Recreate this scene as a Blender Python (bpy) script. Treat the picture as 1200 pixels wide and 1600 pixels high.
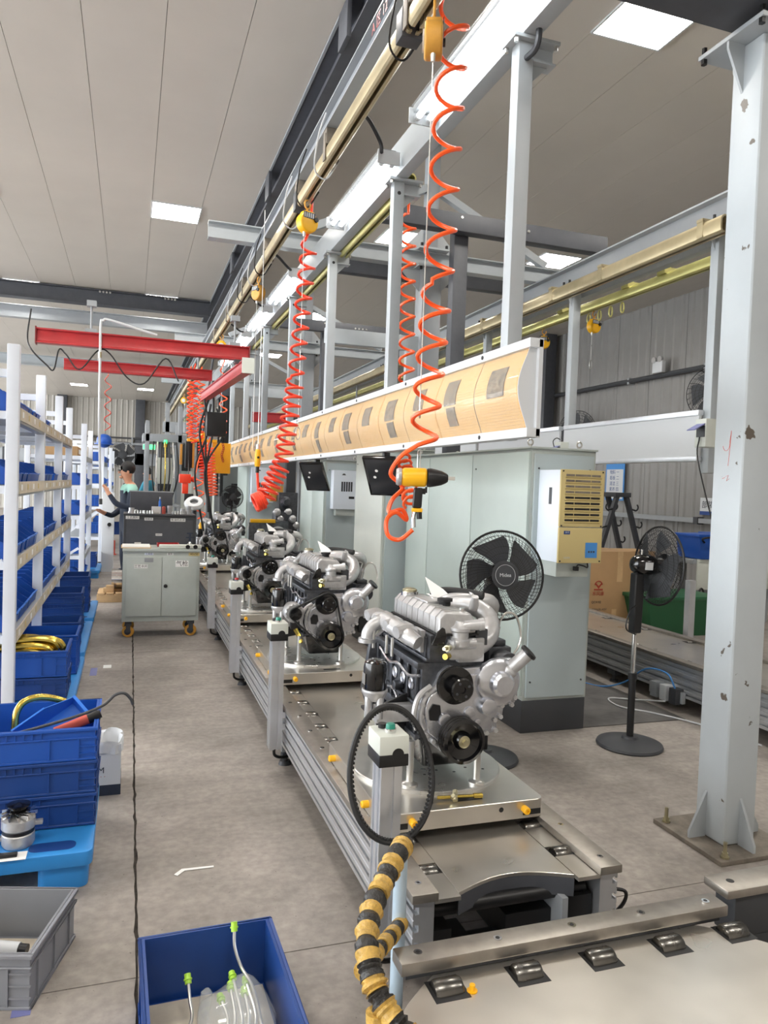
import bpy, bmesh, math, random
from mathutils import Vector as V, Matrix, Euler
for _o in list(bpy.data.objects): bpy.data.objects.remove(_o)
SC = bpy.context.scene
COL = SC.collection
rnd = random.Random(11)
PI = math.pi

# ------------------------------------------------------------------ camera, world, exposure
cam = bpy.data.cameras.new('camera')
cam_o = bpy.data.objects.new('camera', cam)
COL.objects.link(cam_o)
cam.sensor_fit = 'VERTICAL'
cam.sensor_height = 36.0
cam.lens = 1170.0 / 1600.0 * 36.0
cam.clip_start = 0.05
_R = [[0.9466557, 0.0226324, 0.3214511], [-0.3202902, -0.0436759, 0.9463121], [0.0354570, -0.9987894, -0.0340971]]
cam_o.matrix_world = Matrix(((_R[0][0], -_R[0][1], -_R[0][2], 0.0),
                             (_R[1][0], -_R[1][1], -_R[1][2], 0.0),
                             (_R[2][0], -_R[2][1], -_R[2][2], 1.5),
                             (0, 0, 0, 1)))
SC.camera = cam_o
SC.view_settings.view_transform = 'Standard'
SC.view_settings.look = 'None'
SC.view_settings.gamma = 1.0
SC.view_settings.use_curve_mapping = False
SC.view_settings.exposure = 0.84
W = bpy.data.worlds.new('world')
SC.world = W
W.use_nodes = True
_bg = W.node_tree.nodes['Background']
_bg.inputs['Color'].default_value = (0.93, 0.97, 1.0, 1)
_bg.inputs['Strength'].default_value = 4.5

# ------------------------------------------------------------------ helpers
def lin(c):
    return tuple(((x / 12.92) if x <= 0.04045 else ((x + 0.055) / 1.055) ** 2.4) for x in c)

MATS = {}
def mat(name, col, rough=0.5, metal=0.0, noise=None, bump=None, emit=0.0, alpha=1.0, spec=0.5, trans=0.0, stretch=(1, 1, 1), coat=0.0, chips=None):
    """col 0-255 sRGB. noise=(scale, amount), bump=(scale, strength), chips=(scale, threshold, colour)"""
    m = bpy.data.materials.new(name)
    m.use_nodes = True
    nt = m.node_tree
    p = nt.nodes['Principled BSDF']
    c = lin([x / 255.0 for x in col])
    p.inputs['Base Color'].default_value = (*c, 1)
    p.inputs['Roughness'].default_value = rough
    p.inputs['Metallic'].default_value = metal
    p.inputs['Specular IOR Level'].default_value = spec
    p.inputs['Coat Weight'].default_value = coat
    if trans: p.inputs['Transmission Weight'].default_value = trans
    if alpha < 1: p.inputs['Alpha'].default_value = alpha
    if emit:
        p.inputs['Emission Color'].default_value = (*c, 1)
        p.inputs['Emission Strength'].default_value = emit
    co = None
    def coords():
        tc = nt.nodes.new('ShaderNodeTexCoord')
        mp = nt.nodes.new('ShaderNodeMapping')
        mp.inputs['Scale'].default_value = stretch
        nt.links.new(tc.outputs['Object'], mp.inputs['Vector'])
        return mp.outputs['Vector']
    if noise or bump or chips: co = coords()
    last = None
    if noise:
        n = nt.nodes.new('ShaderNodeTexNoise')
        n.inputs['Scale'].default_value = noise[0]
        n.inputs['Detail'].default_value = 2 if metal > 0.5 else 6
        n.inputs['Roughness'].default_value = 0.62
        nt.links.new(co, n.inputs['Vector'])
        r = nt.nodes.new('ShaderNodeValToRGB')
        a = noise[1]
        r.color_ramp.elements[0].position = 0.3
        r.color_ramp.elements[1].position = 0.72
        r.color_ramp.elements[0].color = (*[max(0, x * (1 - a)) for x in c], 1)
        r.color_ramp.elements[1].color = (*[min(1, x * (1 + a)) for x in c], 1)
        nt.links.new(n.outputs['Fac'], r.inputs['Fac'])
        last = r.outputs['Color']
        if metal > 0.5:
            mr = nt.nodes.new('ShaderNodeMapRange')
            mr.inputs['To Min'].default_value = max(0.05, rough - 0.05)
            mr.inputs['To Max'].default_value = min(1, rough + 0.06)
            nt.links.new(n.outputs['Fac'], mr.inputs['Value'])
            nt.links.new(mr.outputs['Result'], p.inputs['Roughness'])
    if chips:
        n = nt.nodes.new('ShaderNodeTexNoise')
        n.inputs['Scale'].default_value = chips[0]
        n.inputs['Detail'].default_value = 4
        nt.links.new(co, n.inputs['Vector'])
        r = nt.nodes.new('ShaderNodeValToRGB')
        r.color_ramp.elements[0].position = chips[1]
        r.color_ramp.elements[1].position = chips[1] + 0.012
        r.color_ramp.elements[0].color = (0, 0, 0, 1)
        r.color_ramp.elements[1].color = (1, 1, 1, 1)
        nt.links.new(n.outputs['Fac'], r.inputs['Fac'])
        mx = nt.nodes.new('ShaderNodeMix')
        mx.data_type = 'RGBA'
        nt.links.new(r.outputs['Color'], mx.inputs['Factor'])
        if last: nt.links.new(last, mx.inputs['A'])
        else: mx.inputs['A'].default_value = (*c, 1)
        mx.inputs['B'].default_value = (*lin([x / 255.0 for x in chips[2]]), 1)
        last = mx.outputs['Result']
    if last: nt.links.new(last, p.inputs['Base Color'])
    if bump:
        n = nt.nodes.new('ShaderNodeTexNoise')
        n.inputs['Scale'].default_value = bump[0]
        n.inputs['Detail'].default_value = 5
        nt.links.new(co, n.inputs['Vector'])
        b = nt.nodes.new('ShaderNodeBump')
        b.inputs['Strength'].default_value = bump[1]
        b.inputs['Distance'].default_value = 0.01
        nt.links.new(n.outputs['Fac'], b.inputs['Height'])
        nt.links.new(b.outputs['Normal'], p.inputs['Normal'])
    MATS[name] = m
    return m

class B:
    """mesh builder; geometry may be given in world space when o (the parent's origin) is set"""
    def __init__(s, o=(0, 0, 0)):
        s.v = []; s.f = []; s.m = []; s.o = V(o); s.cm = 0
    def mark(s): return len(s.v)
    def xf(s, mk, M):
        for i in range(mk, len(s.v)): s.v[i] = M @ s.v[i]
        return s
    def add(s, vs, fs):
        n = len(s.v)
        s.v += [V(p) for p in vs]
        for f in fs:
            s.f.append([n + i for i in f]); s.m.append(s.cm)
        return s
    def box(s, x0, x1, y0, y1, z0, z1):
        return s.add([(x0, y0, z0), (x1, y0, z0), (x1, y1, z0), (x0, y1, z0), (x0, y0, z1), (x1, y0, z1), (x1, y1, z1), (x0, y1, z1)],
                     [(3, 2, 1, 0), (4, 5, 6, 7), (0, 1, 5, 4), (1, 2, 6, 5), (2, 3, 7, 6), (3, 0, 4, 7)])
    def bc(s, c, d):
        return s.box(c[0] - d[0] / 2, c[0] + d[0] / 2, c[1] - d[1] / 2, c[1] + d[1] / 2, c[2] - d[2] / 2, c[2] + d[2] / 2)
    def ring(s, c, a, b, r, n, ph=0.0):
        return [c + a * (r * math.cos(2 * PI * i / n + ph)) + b * (r * math.sin(2 * PI * i / n + ph)) for i in range(n)]
    def cyl(s, p0, p1, r, r1=None, n=16, caps=True):
        p0 = V(p0); p1 = V(p1); d = (p1 - p0).normalized()
        a = d.orthogonal().normalized(); b = d.cross(a)
        k = len(s.v); r1 = r if r1 is None else r1
        s.v += s.ring(p0, a, b, r, n) + s.ring(p1, a, b, r1, n)
        for i in range(n):
            s.f.append([k + i, k + (i + 1) % n, k + n + (i + 1) % n, k + n + i]); s.m.append(s.cm)
        if caps:
            s.f.append([k + i for i in reversed(range(n))]); s.m.append(s.cm)
            s.f.append([k + n + i for i in range(n)]); s.m.append(s.cm)
        return s
    def lathe(s, prof, p=(0, 0, 0), ax=(0, 0, 1), n=24, closed=False):
        """prof: list of (radius, height along ax)"""
        p = V(p); d = V(ax).normalized(); a = d.orthogonal().normalized(); b = d.cross(a)
        k = len(s.v); c = len(prof)
        for (r, h) in prof: s.v += s.ring(p + d * h, a, b, max(r, 1e-5), n)
        rng = c if closed else c - 1
        for j in range(rng):
            j2 = (j + 1) % c
            for i in range(n):
                s.f.append([k + j * n + i, k + j * n + (i + 1) % n, k + j2 * n + (i + 1) % n, k + j2 * n + i]); s.m.append(s.cm)
        if not closed:
            s.f.append([k + i for i in reversed(range(n))]); s.m.append(s.cm)
            s.f.append([k + (c - 1) * n + i for i in range(n)]); s.m.append(s.cm)
        return s
    def tube(s, pts, r, n=8, closed=False, caps=True):
        pts = [V(p) for p in pts]; N = len(pts)
        rr = r if isinstance(r, (list, tuple)) else [r] * N
        k = len(s.v); a = None
        for i, p in enumerate(pts):
            if closed: t = pts[(i + 1) % N] - pts[i - 1]
            else: t = pts[min(i + 1, N - 1)] - pts[max(i - 1, 0)]
            if t.length < 1e-9: t = V((0, 0, 1))
            t.normalize()
            if a is None: a = t.orthogonal().normalized()
            else:
                a = a - t * a.dot(t)
                if a.length < 1e-6: a = t.orthogonal()
                a.normalize()
            s.v += s.ring(p, a, t.cross(a), rr[i], n)
        for j in range(N if closed else N - 1):
            j2 = (j + 1) % N
            for i in range(n):
                s.f.append([k + j * n + i, k + j * n + (i + 1) % n, k + j2 * n + (i + 1) % n, k + j2 * n + i]); s.m.append(s.cm)
        if caps and not closed:
            s.f.append([k + i for i in reversed(range(n))]); s.m.append(s.cm)
            s.f.append([k + (N - 1) * n + i for i in range(n)]); s.m.append(s.cm)
        return s
    def prism(s, poly, o, u, w, d):
        """polygon (2-D) laid in the plane o + u*x + w*y, pushed along vector d"""
        o = V(o); u = V(u); w = V(w); d = V(d); n = len(poly); k = len(s.v)
        s.v += [o + u * x + w * y for x, y in poly] + [o + u * x + w * y + d for x, y in poly]
        s.f.append([k + i for i in reversed(range(n))]); s.m.append(s.cm)
        s.f.append([k + n + i for i in range(n)]); s.m.append(s.cm)
        for i in range(n):
            s.f.append([k + i, k + (i + 1) % n, k + n + (i + 1) % n, k + n + i]); s.m.append(s.cm)
        return s
    def sph(s, c, r, n=14, m=8, sc=(1, 1, 1)):
        c = V(c); k = len(s.v)
        for j in range(m + 1):
            t = PI * j / m
            for i in range(n):
                q = 2 * PI * i / n
                s.v.append(c + V((r * sc[0] * math.sin(t) * math.cos(q), r * sc[1] * math.sin(t) * math.sin(q), r * sc[2] * math.cos(t))))
        for j in range(m):
            for i in range(n):
                s.f.append([k + j * n + i, k + (j + 1) * n + i, k + (j + 1) * n + (i + 1) % n, k + j * n + (i + 1) % n]); s.m.append(s.cm)
        return s
    def beam(s, p0, p1, poly, up=(0, 0, 1)):
        """extrude a 2-D section (x right, y up) from p0 to p1"""
        p0 = V(p0); p1 = V(p1); d = p1 - p0; t = d.normalized(); r = t.cross(V(up)).normalized(); w = r.cross(t)
        return s.prism(poly, p0, r, w, d)
    def build(s, name, m, parent=None, bev=0.0, seg=2, ang=35, kind=None):
        me = bpy.data.meshes.new(name)
        me.from_pydata([tuple(p - s.o) for p in s.v], [], s.f)
        bm = bmesh.new(); bm.from_mesh(me)
        for i, f in enumerate(bm.faces): f.material_index = s.m[i]
        bmesh.ops.remove_doubles(bm, verts=bm.verts, dist=1e-6)
        bmesh.ops.recalc_face_normals(bm, faces=bm.faces)
        if bev:
            es = [e for e in bm.edges if len(e.link_faces) == 2 and e.calc_face_angle(0) > 0.7]
            bmesh.ops.bevel(bm, geom=es, offset=bev, segments=seg, affect='EDGES', clamp_overlap=True, profile=0.6)
        for f in bm.faces: f.smooth = True
        bm.to_mesh(me); bm.free()
        me.set_sharp_from_angle(angle=math.radians(ang))
        for q in (m if isinstance(m, (list, tuple)) else [m]): me.materials.append(MATS[q] if isinstance(q, str) else q)
        o = bpy.data.objects.new(name, me)
        COL.objects.link(o)
        if parent is not None: o.parent = parent
        if kind or (parent is not None and name in SMALL): o['kind'] = kind or 'stuff'
        return o

SMALL = {'bolt', 'rib', 'stud', 'teeth', 'hub_hole', 'disc_hole', 'countersunk_bolt', 'bolt_socket', 'frame_bolt', 'screw', 'plate_bolt', 'cooling_fin', 'nut', 'vent_grille', 'vent_slot', 'clip', 'flange', 'chain', 'hook_ring', 'cap_bolt', 'cooling_fan', 'bin_lip', 'front_guard', 'rear_guard', 'eyes_and_mouth', 'face_relief', 'deck_strip', 'cast_parts', 'glasses', 'logo', 'fuel_pipe', 'sticker'}
def tag(o, label, cat, group=None):
    o['label'] = label; o['category'] = cat
    if group: o['group'] = group
    return o
def thing(name, label, cat, loc=(0, 0, 0), rz=0.0, group=None):
    o = bpy.data.objects.new(name, None)
    o.empty_display_size = 0.1
    COL.objects.link(o); o.location = loc; o.rotation_euler = (0, 0, rz)
    return tag(o, label, cat, group)
def struct(o):
    o['kind'] = 'structure'; return o
def dup(root, loc, rz=None, label=None, skip=()):
    r = root.copy(); COL.objects.link(r); r.location = loc
    if rz is not None: r.rotation_euler = (0, 0, rz)
    if label: r['label'] = label
    for ch in list(root.children):
        if ch.name.split('.')[0] in skip: continue
        c = ch.copy(); COL.objects.link(c); c.parent = r
        for g in list(ch.children):
            d = g.copy(); COL.objects.link(d); d.parent = c
    return r
def inst(src, parent, loc=None, rot=None, name=None):
    """a further copy of one part, sharing its mesh"""
    o = bpy.data.objects.new(name or src.name.split('.')[0], src.data)
    COL.objects.link(o); o.parent = parent
    if loc is not None: o.location = loc
    if rot is not None: o.rotation_euler = rot
    return o
def one(name, b, m, label, cat, loc=None, group=None, **k):
    """a thing that is a single mesh; b in world space around loc"""
    if loc is not None: b.o = V(loc)
    o = b.build(name, m, None, **k)
    if loc is not None: o.location = loc
    return tag(o, label, cat, group)
def text(name, s, size, m, parent, loc, rot, depth=0.0008, align='CENTER', sx=1.0):
    c = bpy.data.curves.new(name, 'FONT')
    c.body = s; c.size = size; c.extrude = depth; c.align_x = align; c.align_y = 'CENTER'
    t = bpy.data.objects.new(name, c); COL.objects.link(t)
    bpy.context.view_layer.update()
    me = bpy.data.meshes.new_from_object(t.evaluated_get(bpy.context.evaluated_depsgraph_get()))
    bpy.data.objects.remove(t)
    me.materials.clear(); me.materials.append(MATS[m])
    o = bpy.data.objects.new(name, me); COL.objects.link(o)
    o.parent = parent; o.location = loc; o.rotation_euler = rot; o.scale = (sx, 1, 1)
    return o
def helix(p0, p1, r, turns, per=12, r1=None, ph=0.0):
    p0 = V(p0); p1 = V(p1); d = (p1 - p0); t = d.normalized(); a = t.orthogonal().normalized(); b = t.cross(a)
    N = int(turns * per); out = []
    for i in range(N + 1):
        q = i / N; rr = r + ((r1 if r1 is not None else r) - r) * q
        out.append(p0 + d * q + a * (rr * math.cos(2 * PI * turns * q + ph)) + b * (rr * math.sin(2 * PI * turns * q + ph)))
    return out
def curve(pts, n=8):
    """Catmull-Rom through the points"""
    P = [V(p) for p in pts]; P = [P[0] * 2 - P[1]] + P + [P[-1] * 2 - P[-2]]; out = []
    for i in range(1, len(P) - 2):
        for k in range(n):
            t = k / n
            out.append(0.5 * ((2 * P[i]) + (P[i + 1] - P[i - 1]) * t + (2 * P[i - 1] - 5 * P[i] + 4 * P[i + 1] - P[i + 2]) * t * t + (3 * P[i] - P[i - 1] - 3 * P[i + 1] + P[i + 2]) * t ** 3))
    out.append(P[-2]); return out
def isec(w, h, tf, tw):
    return [(-w / 2, 0), (w / 2, 0), (w / 2, tf), (tw / 2, tf), (tw / 2, h - tf), (w / 2, h - tf), (w / 2, h), (-w / 2, h), (-w / 2, h - tf), (-tw / 2, h - tf), (-tw / 2, tf), (-w / 2, tf)]
def rect(w, h): return [(-w / 2, -h / 2), (w / 2, -h / 2), (w / 2, h / 2), (-w / 2, h / 2)]

# ------------------------------------------------------------------ materials
mat('concrete', (146, 139, 133), 0.7, noise=(5, 0.16), bump=(60, 0.15))
def _worn_concrete():
    nt = MATS['concrete'].node_tree; p = nt.nodes['Principled BSDF']; src = p.inputs['Base Color'].links[0].from_socket
    tc = nt.nodes.new('ShaderNodeTexCoord')
    for scale, st, lo, hi, a in ((30, (1, 1, 1), .36, .64, .14), (5, (.35, 3.5, 1), .45, .75, .10), (1.3, (1, 1, 1), .40, .68, .20), (70, (1, 1, 1), .68, .74, .40)):
        mp = nt.nodes.new('ShaderNodeMapping'); mp.inputs['Scale'].default_value = st; nt.links.new(tc.outputs['Object'], mp.inputs['Vector'])
        n = nt.nodes.new('ShaderNodeTexNoise'); n.inputs['Scale'].default_value = scale; n.inputs['Detail'].default_value = 5; nt.links.new(mp.outputs['Vector'], n.inputs['Vector'])
        r = nt.nodes.new('ShaderNodeMapRange'); r.inputs['From Min'].default_value = lo; r.inputs['From Max'].default_value = hi; r.inputs['To Min'].default_value = 1 + a * .35; r.inputs['To Max'].default_value = 1 - a; nt.links.new(n.outputs['Fac'], r.inputs['Value'])
        mx = nt.nodes.new('ShaderNodeMix'); mx.data_type = 'RGBA'; mx.blend_type = 'MULTIPLY'; mx.inputs['Factor'].default_value = 1; nt.links.new(src, mx.inputs['A']); nt.links.new(r.outputs['Result'], mx.inputs['B']); src = mx.outputs['Result']
    nt.links.new(src, p.inputs['Base Color'])
_worn_concrete()
mat('joint', (70, 65, 60), 0.95, noise=(30, 0.5))
mat('ceil', (200, 193, 184), 0.42, noise=(0.7, 0.05), spec=0.4)
mat('wallp', (136, 134, 132), 0.4, metal=0.0, noise=(3, 0.06))
mat('wallb', (176, 172, 164), 0.5, noise=(3, 0.05))
mat('darksteel', (74, 76, 82), 0.5, noise=(8, 0.12))
mat('greypaint', (150, 154, 158), 0.42, noise=(5, 0.05))
mat('greylight', (172, 178, 182), 0.4, noise=(6, 0.04))
mat('colpaint', (180, 187, 191), 0.38, noise=(3, 0.05), chips=(9, 0.665, (92, 84, 76)))
mat('bareplate', (128, 120, 110), 0.6, metal=0.3, noise=(14, 0.3))
mat('steel', (208, 207, 203), 0.28, metal=0.85, noise=(7, 0.10))
mat('steelplate', (210, 205, 197), 0.29, metal=0.88, noise=(4, 0.10))
mat('rollersteel', (118, 116, 112), 0.26, metal=1.0, noise=(20, 0.1))
mat('steelside', (160, 154, 146), 0.38, metal=0.8, noise=(20, 0.12))
mat('alu', (214, 216, 220), 0.38, metal=0.85, noise=(12, 0.04))
mat('chrome', (225, 225, 225), 0.12, metal=1.0)
mat('zinc', (196, 190, 160), 0.3, metal=1.0, noise=(25, 0.1))
mat('goldrail', (188, 174, 140), 0.36, metal=0.6, noise=(6, 0.12))
mat('yellowrail', (206, 200, 132), 0.35, metal=0.6, noise=(4, 0.12))
mat('black', (22, 22, 24), 0.42)
mat('blackgloss', (12, 12, 14), 0.15, coat=0.4)
mat('blackmatte', (28, 28, 30), 0.8)
mat('rubber', (30, 30, 31), 0.6)
mat('darkgrey', (62, 64, 68), 0.45)
mat('castalu', (190, 190, 191), 0.36, metal=0.55, noise=(22, 0.12), bump=(90, 0.12))
mat('castalu2', (204, 206, 212), 0.27, metal=0.85, bump=(28, 0.12))
mat('castiron', (88, 90, 95), 0.38, metal=0.75, noise=(26, 0.3), bump=(60, 0.1))
mat('orange', (255, 92, 28), 0.32, spec=0.6)
mat('orangered', (244, 70, 40), 0.35)
mat('yellow', (246, 184, 22), 0.38, noise=(8, 0.05))
mat('yellowdull', (206, 150, 60), 0.5, noise=(12, 0.15))
mat('redpaint', (168, 38, 42), 0.38, noise=(5, 0.18))
mat('reddark', (122, 36, 38), 0.45, noise=(6, 0.2))
mat('tube', (250, 253, 255), 0.4, emit=6.0)
mat('panel_light', (255, 250, 242), 0.4, emit=30.0)
mat('diffuser', (215, 222, 224), 0.2, alpha=0.12, spec=0.5)
mat('white', (206, 209, 212), 0.45)
mat('whiteframe', (226, 232, 242), 0.4, noise=(6, 0.03))
mat('paper', (242, 242, 240), 0.8)
mat('cream', (206, 210, 202), 0.45, noise=(3, 0.03))
mat('cabinet', (184, 196, 190), 0.4, noise=(2, 0.04))
mat('cabinetside', (178, 190, 192), 0.38, noise=(2, 0.03))
mat('cartgrey', (180, 187, 182), 0.42, noise=(6, 0.06))
mat('acyellow', (206, 187, 130), 0.5)
mat('acwhite', (226, 234, 244), 0.4)
mat('blue', (28, 82, 172), 0.38, noise=(4, 0.06))
mat('bluedark', (25, 64, 132), 0.42, noise=(5, 0.08))
mat('bluebright', (50, 120, 220), 0.35)
mat('bluepallet', (50, 140, 214), 0.4, noise=(5, 0.06))
mat('tan', (222, 186, 122), 0.55, noise=(3, 0.05))
mat('ink', (112, 98, 80), 0.7, noise=(34, 0.95))
mat('card', (186, 150, 108), 0.7, noise=(4, 0.06))
mat('cardred', (168, 60, 44), 0.7)
mat('wood', (206, 172, 128), 0.7, noise=(6, 0.15), stretch=(1, 6, 1))
mat('woodstrip', (206, 196, 178), 0.6, noise=(8, 0.12))
mat('goldpipe', (212, 186, 92), 0.22, metal=1.0, noise=(6, 0.25))
mat('acrylic', (250, 244, 232), 0.05, alpha=0.10, spec=0.8)
mat('greycrate', (128, 130, 136), 0.45, noise=(6, 0.05))
mat('green', (46, 140, 120), 0.35)
mat('greendark', (42, 98, 64), 0.5)
mat('lime', (176, 226, 70), 0.4)
mat('clear', (235, 240, 240), 0.08, alpha=0.28, spec=0.8)
mat('redplastic', (196, 84, 70), 0.5)
mat('tapeyellow', (196, 158, 78), 0.35, noise=(40, 0.35), bump=(55, 1.0))
mat('tapeblack', (44, 42, 40), 0.35, noise=(40, 0.4), bump=(55, 1.0))
mat('bluepipe', (176, 194, 208), 0.35, noise=(6, 0.06))
mat('skin', (206, 152, 122), 0.55)
mat('hair', (24, 21, 20), 0.6)
mat('navy', (42, 50, 66), 0.8, noise=(20, 0.1))
mat('mint', (150, 200, 186), 0.8)
mat('teal', (60, 150, 176), 0.8)
mat('screen', (38, 40, 44), 0.18)
mat('exit_sign', (60, 220, 120), 0.4, emit=1.6)
mat('matfloor', (84, 82, 80), 0.6, noise=(4, 0.5), bump=(20, 0.3))
mat('posterblue', (70, 140, 210), 0.6)
mat('purple', (120, 124, 176), 0.3)
# ------------------------------------------------------------------ setting
X0, X1, Y0, Y1, ZC = -11.0, 9.0, -4.0, 36.0, 5.0
floor = struct(B().box(X0, X1, Y0, Y1, -0.12, -0.012).build('floor', 'joint'))
_xs = [X0, -4.25, 0.052, 4.35, X1]; _ys = [Y0, 2.305, 6.72, 11.1, 15.5, 19.9, 24.3, 28.7, Y1]
for i in range(len(_xs) - 1):
    for j in range(len(_ys) - 1):
        g = 0.003
        h = 0.0025
        y_a, y_b = _ys[j] + h, _ys[j + 1] - h; n = 90 if (j < 3 and i in (1, 2)) else 1
        def edge(x, s): return [(x + (s * rnd.choice((0, 0, .001, .002, .003, .006)) if n > 1 and 0 < q < n else 0), y_a + (y_b - y_a) * q / n) for q in range(n + 1)]
        lft = edge(_xs[i] + g, 1 if i == 2 else 0); rgt = edge(_xs[i + 1] - g, -1 if i == 1 else 0)
        B().prism(rgt + lft[::-1], (0, 0, -.012), (1, 0, 0), (0, 1, 0), (0, 0, .012)).build('floor_slab', 'concrete', floor)
ceiling = struct(B().box(X0, X1, Y0, Y1, ZC + 0.02, ZC + 0.12).build('ceiling', 'bareplate'))
_cp = None
for k in range(-19, 15):
    xa = 0.18 + 0.61 * k
    if _cp is None:
        _cp = B().box(0.0022, 0.6078, Y0, Y1, ZC, ZC + 0.02).build('ceiling_panel', 'ceil', ceiling); _cp.location.x = xa
    else: inst(_cp, ceiling, (xa, 0, 0))
def rib_poly(w, n, d):
    pts = [(0, 0)]
    p = w / n
    for i in range(n):
        a = i * p
        pts += [(a + p * 0.30, 0), (a + p * 0.42, -d), (a + p * 0.58, -d), (a + p * 0.70, 0)]
    pts += [(w, 0), (w, 0.03), (0, 0.03)]
    return pts
wall_r = struct(B().box(X1 + 0.04, X1 + 0.14, Y0, Y1, 0, ZC).build('wall_right', 'wallp'))
_wp = B().prism(rib_poly(0.94, 4, 0.022), (X1, 0, 0), (0, 1, 0), (1, 0, 0), (0, 0, ZC)).build('wall_panel', 'wallp', wall_r)
_wp.location.y = 3.05
for i in range(1, 35): inst(_wp, wall_r, (0, 3.05 + 0.95 * i, 0))
struct(B().box(X0, X1, Y0 - .12, Y0, 0, ZC).build('wall_front_unseen', 'ceil'))  # unseen wall added to shut out light from behind, pale for bounce
wall_b = struct(B().box(X0, X1, Y1 + 0.04, Y1 + 0.14, 0, ZC).build('wall_back', 'wallb'))
_wq = B().prism(rib_poly(0.94, 4, 0.022), (0, Y1, 0), (1, 0, 0), (0, 1, 0), (0, 0, ZC)).build('wall_panel', 'wallb', wall_b)
_wq.location.x = X0
for i in range(1, 21): inst(_wq, wall_b, (X0 + 0.95 * i, 0, 0))
for n, (x, y) in enumerate(((8.75, 14.8), (8.75, 24.0))):
    tag(B().box(x - .13, x + .13, y - .16, y + .16, 0, ZC).build('wall_stanchion', 'darksteel', bev=.006), ('dark steel stanchion against the ribbed right wall, beyond the front hanging board', 'dark steel stanchion at the far end of the right wall')[n], 'column')
for n, x in enumerate((-2.9, 0.35)):
    tag(B().box(x - .2, x + .2, 35.55, 35.85, 0, ZC).build('wall_stanchion', 'darksteel', bev=.006), ('dark stanchion on the back wall at the left, behind the red crane', 'dark stanchion on the back wall above the person in navy')[n], 'column')
t = thing('wall_conduit', 'grey steel pipe running along the right wall at mid height', 'pipe', (8.9, 3.2, 3.65))
B((8.9, 3.2, 3.65)).cyl((8.9, 3.2, 3.65), (8.9, 35, 3.65), 0.045, n=10).build('pipe', 'darkgrey', t)
b = B((8.9, 3.2, 3.65))
for i in range(16): b.box(8.86, 9.0, 4 + 2 * i, 4.05 + 2 * i, 3.59, 3.71)
b.build('clip', 'greypaint', t)
t = thing('wall_conduit', 'long pale pipe across the back wall at mid height', 'pipe', (-10, 35.5, 2.6))
B((-10, 35.5, 2.6)).cyl((-10, 35.5, 3.0), (8, 35.5, 3.0), 0.06, n=10).build('pipe', 'greypaint', t)
B((-10, 35.5, 2.6)).cyl((-10, 35.5, 3.25), (8, 35.5, 3.25), 0.04, n=10).build('pipe', 'darkgrey', t)
b = B((-10, 35.5, 2.6))
for i in range(10): b.box(-9 + 1.8 * i, -8.94 + 1.8 * i, 35.44, 35.97, 2.9, 3.3)
b.build('clip', 'greypaint', t)
t = thing('wall_duct', 'wide grey duct along the back wall below the pipes', 'duct', (-10, 35.6, 2.0))
B((-10, 35.6, 2.0)).box(-10, 8, 35.55, 35.95, 2.05, 2.6).build('duct_body', 'greypaint', t, bev=.02)
b = B((-10, 35.6, 2.0))
for i in range(8): b.box(-9.8 + 2.3 * i, -9.74 + 2.3 * i, 35.52, 35.96, 2.02, 2.63)
b.build('flange', 'darkgrey', t)

# ------------------------------------------------------------------ ceiling panel lights
_src = None
for k, y, lab in ((0, 10.35, 'square ceiling light panel glowing in the left ceiling, nearest on the left side'), (5, 4.72, 'square ceiling light panel nearest the camera, beside the dark beam at top right'),
                  (5, 10.05, 'square ceiling light panel behind the grey hangers, in the middle ceiling'), (9, 10.05, 'ceiling light panel glimpsed above the right gantry beam'),
                  (-4, 15.4, 'ceiling light panel at the far left edge, above the dark cross beam'), (0, 15.4, 'ceiling light panel just above the dark cross beam, left of the rails'),
                  (5, 15.4, 'ceiling light panel seen between hangers beside the near orange-red spiral hose'), (-4, 31.2, 'far ceiling light panel above the white racks, left one of the two'),
                  (0, 31.2, 'far ceiling light panel above the white racks, right one of the two'), (5, 20.7, 'ceiling light panel deep in the middle aisle ceiling'), (0, 4.95, 'unseen square ceiling light panel added above the front of the aisle'), (-4, 4.95, 'unseen square ceiling light panel added above the left racks, front row'), (9, 4.95, 'unseen square ceiling light panel added above the right conveyor'), (0, -.4, 'unseen square ceiling light panel added behind the viewpoint, over the aisle'), (5, -.4, 'unseen square ceiling light panel added behind the viewpoint, right'), (-4, 10.35, 'unseen square ceiling light panel added above the left racks, second row'), (9, -.4, 'unseen square ceiling light panel added behind the viewpoint, far right'), (-4, -.4, 'unseen square ceiling light panel added behind the viewpoint, left')):  # out-of-view panels continue the ceiling grid, added to brighten floor and cabinets
    x = 0.18 + 0.61 * k + 0.305
    if _src is None:
        t = thing('ceiling_light', lab, 'ceiling light', (x, y, ZC), 0, 'square ceiling light panels')
        b = B()
        for sx in (-1, 1):
            b.box(sx * .302 - .008, sx * .302 + .008, -.31, .31, -.016, 0); b.box(-.294, .294, sx * .302 - .008, sx * .302 + .008, -.016, 0)
        b.build('frame', 'white', t); B().box(-.294, .294, -.294, .294, -.01, 0).build('light_panel', 'panel_light', t)
        _src = t
    else: dup(_src, (x, y, ZC), None, lab)

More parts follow.
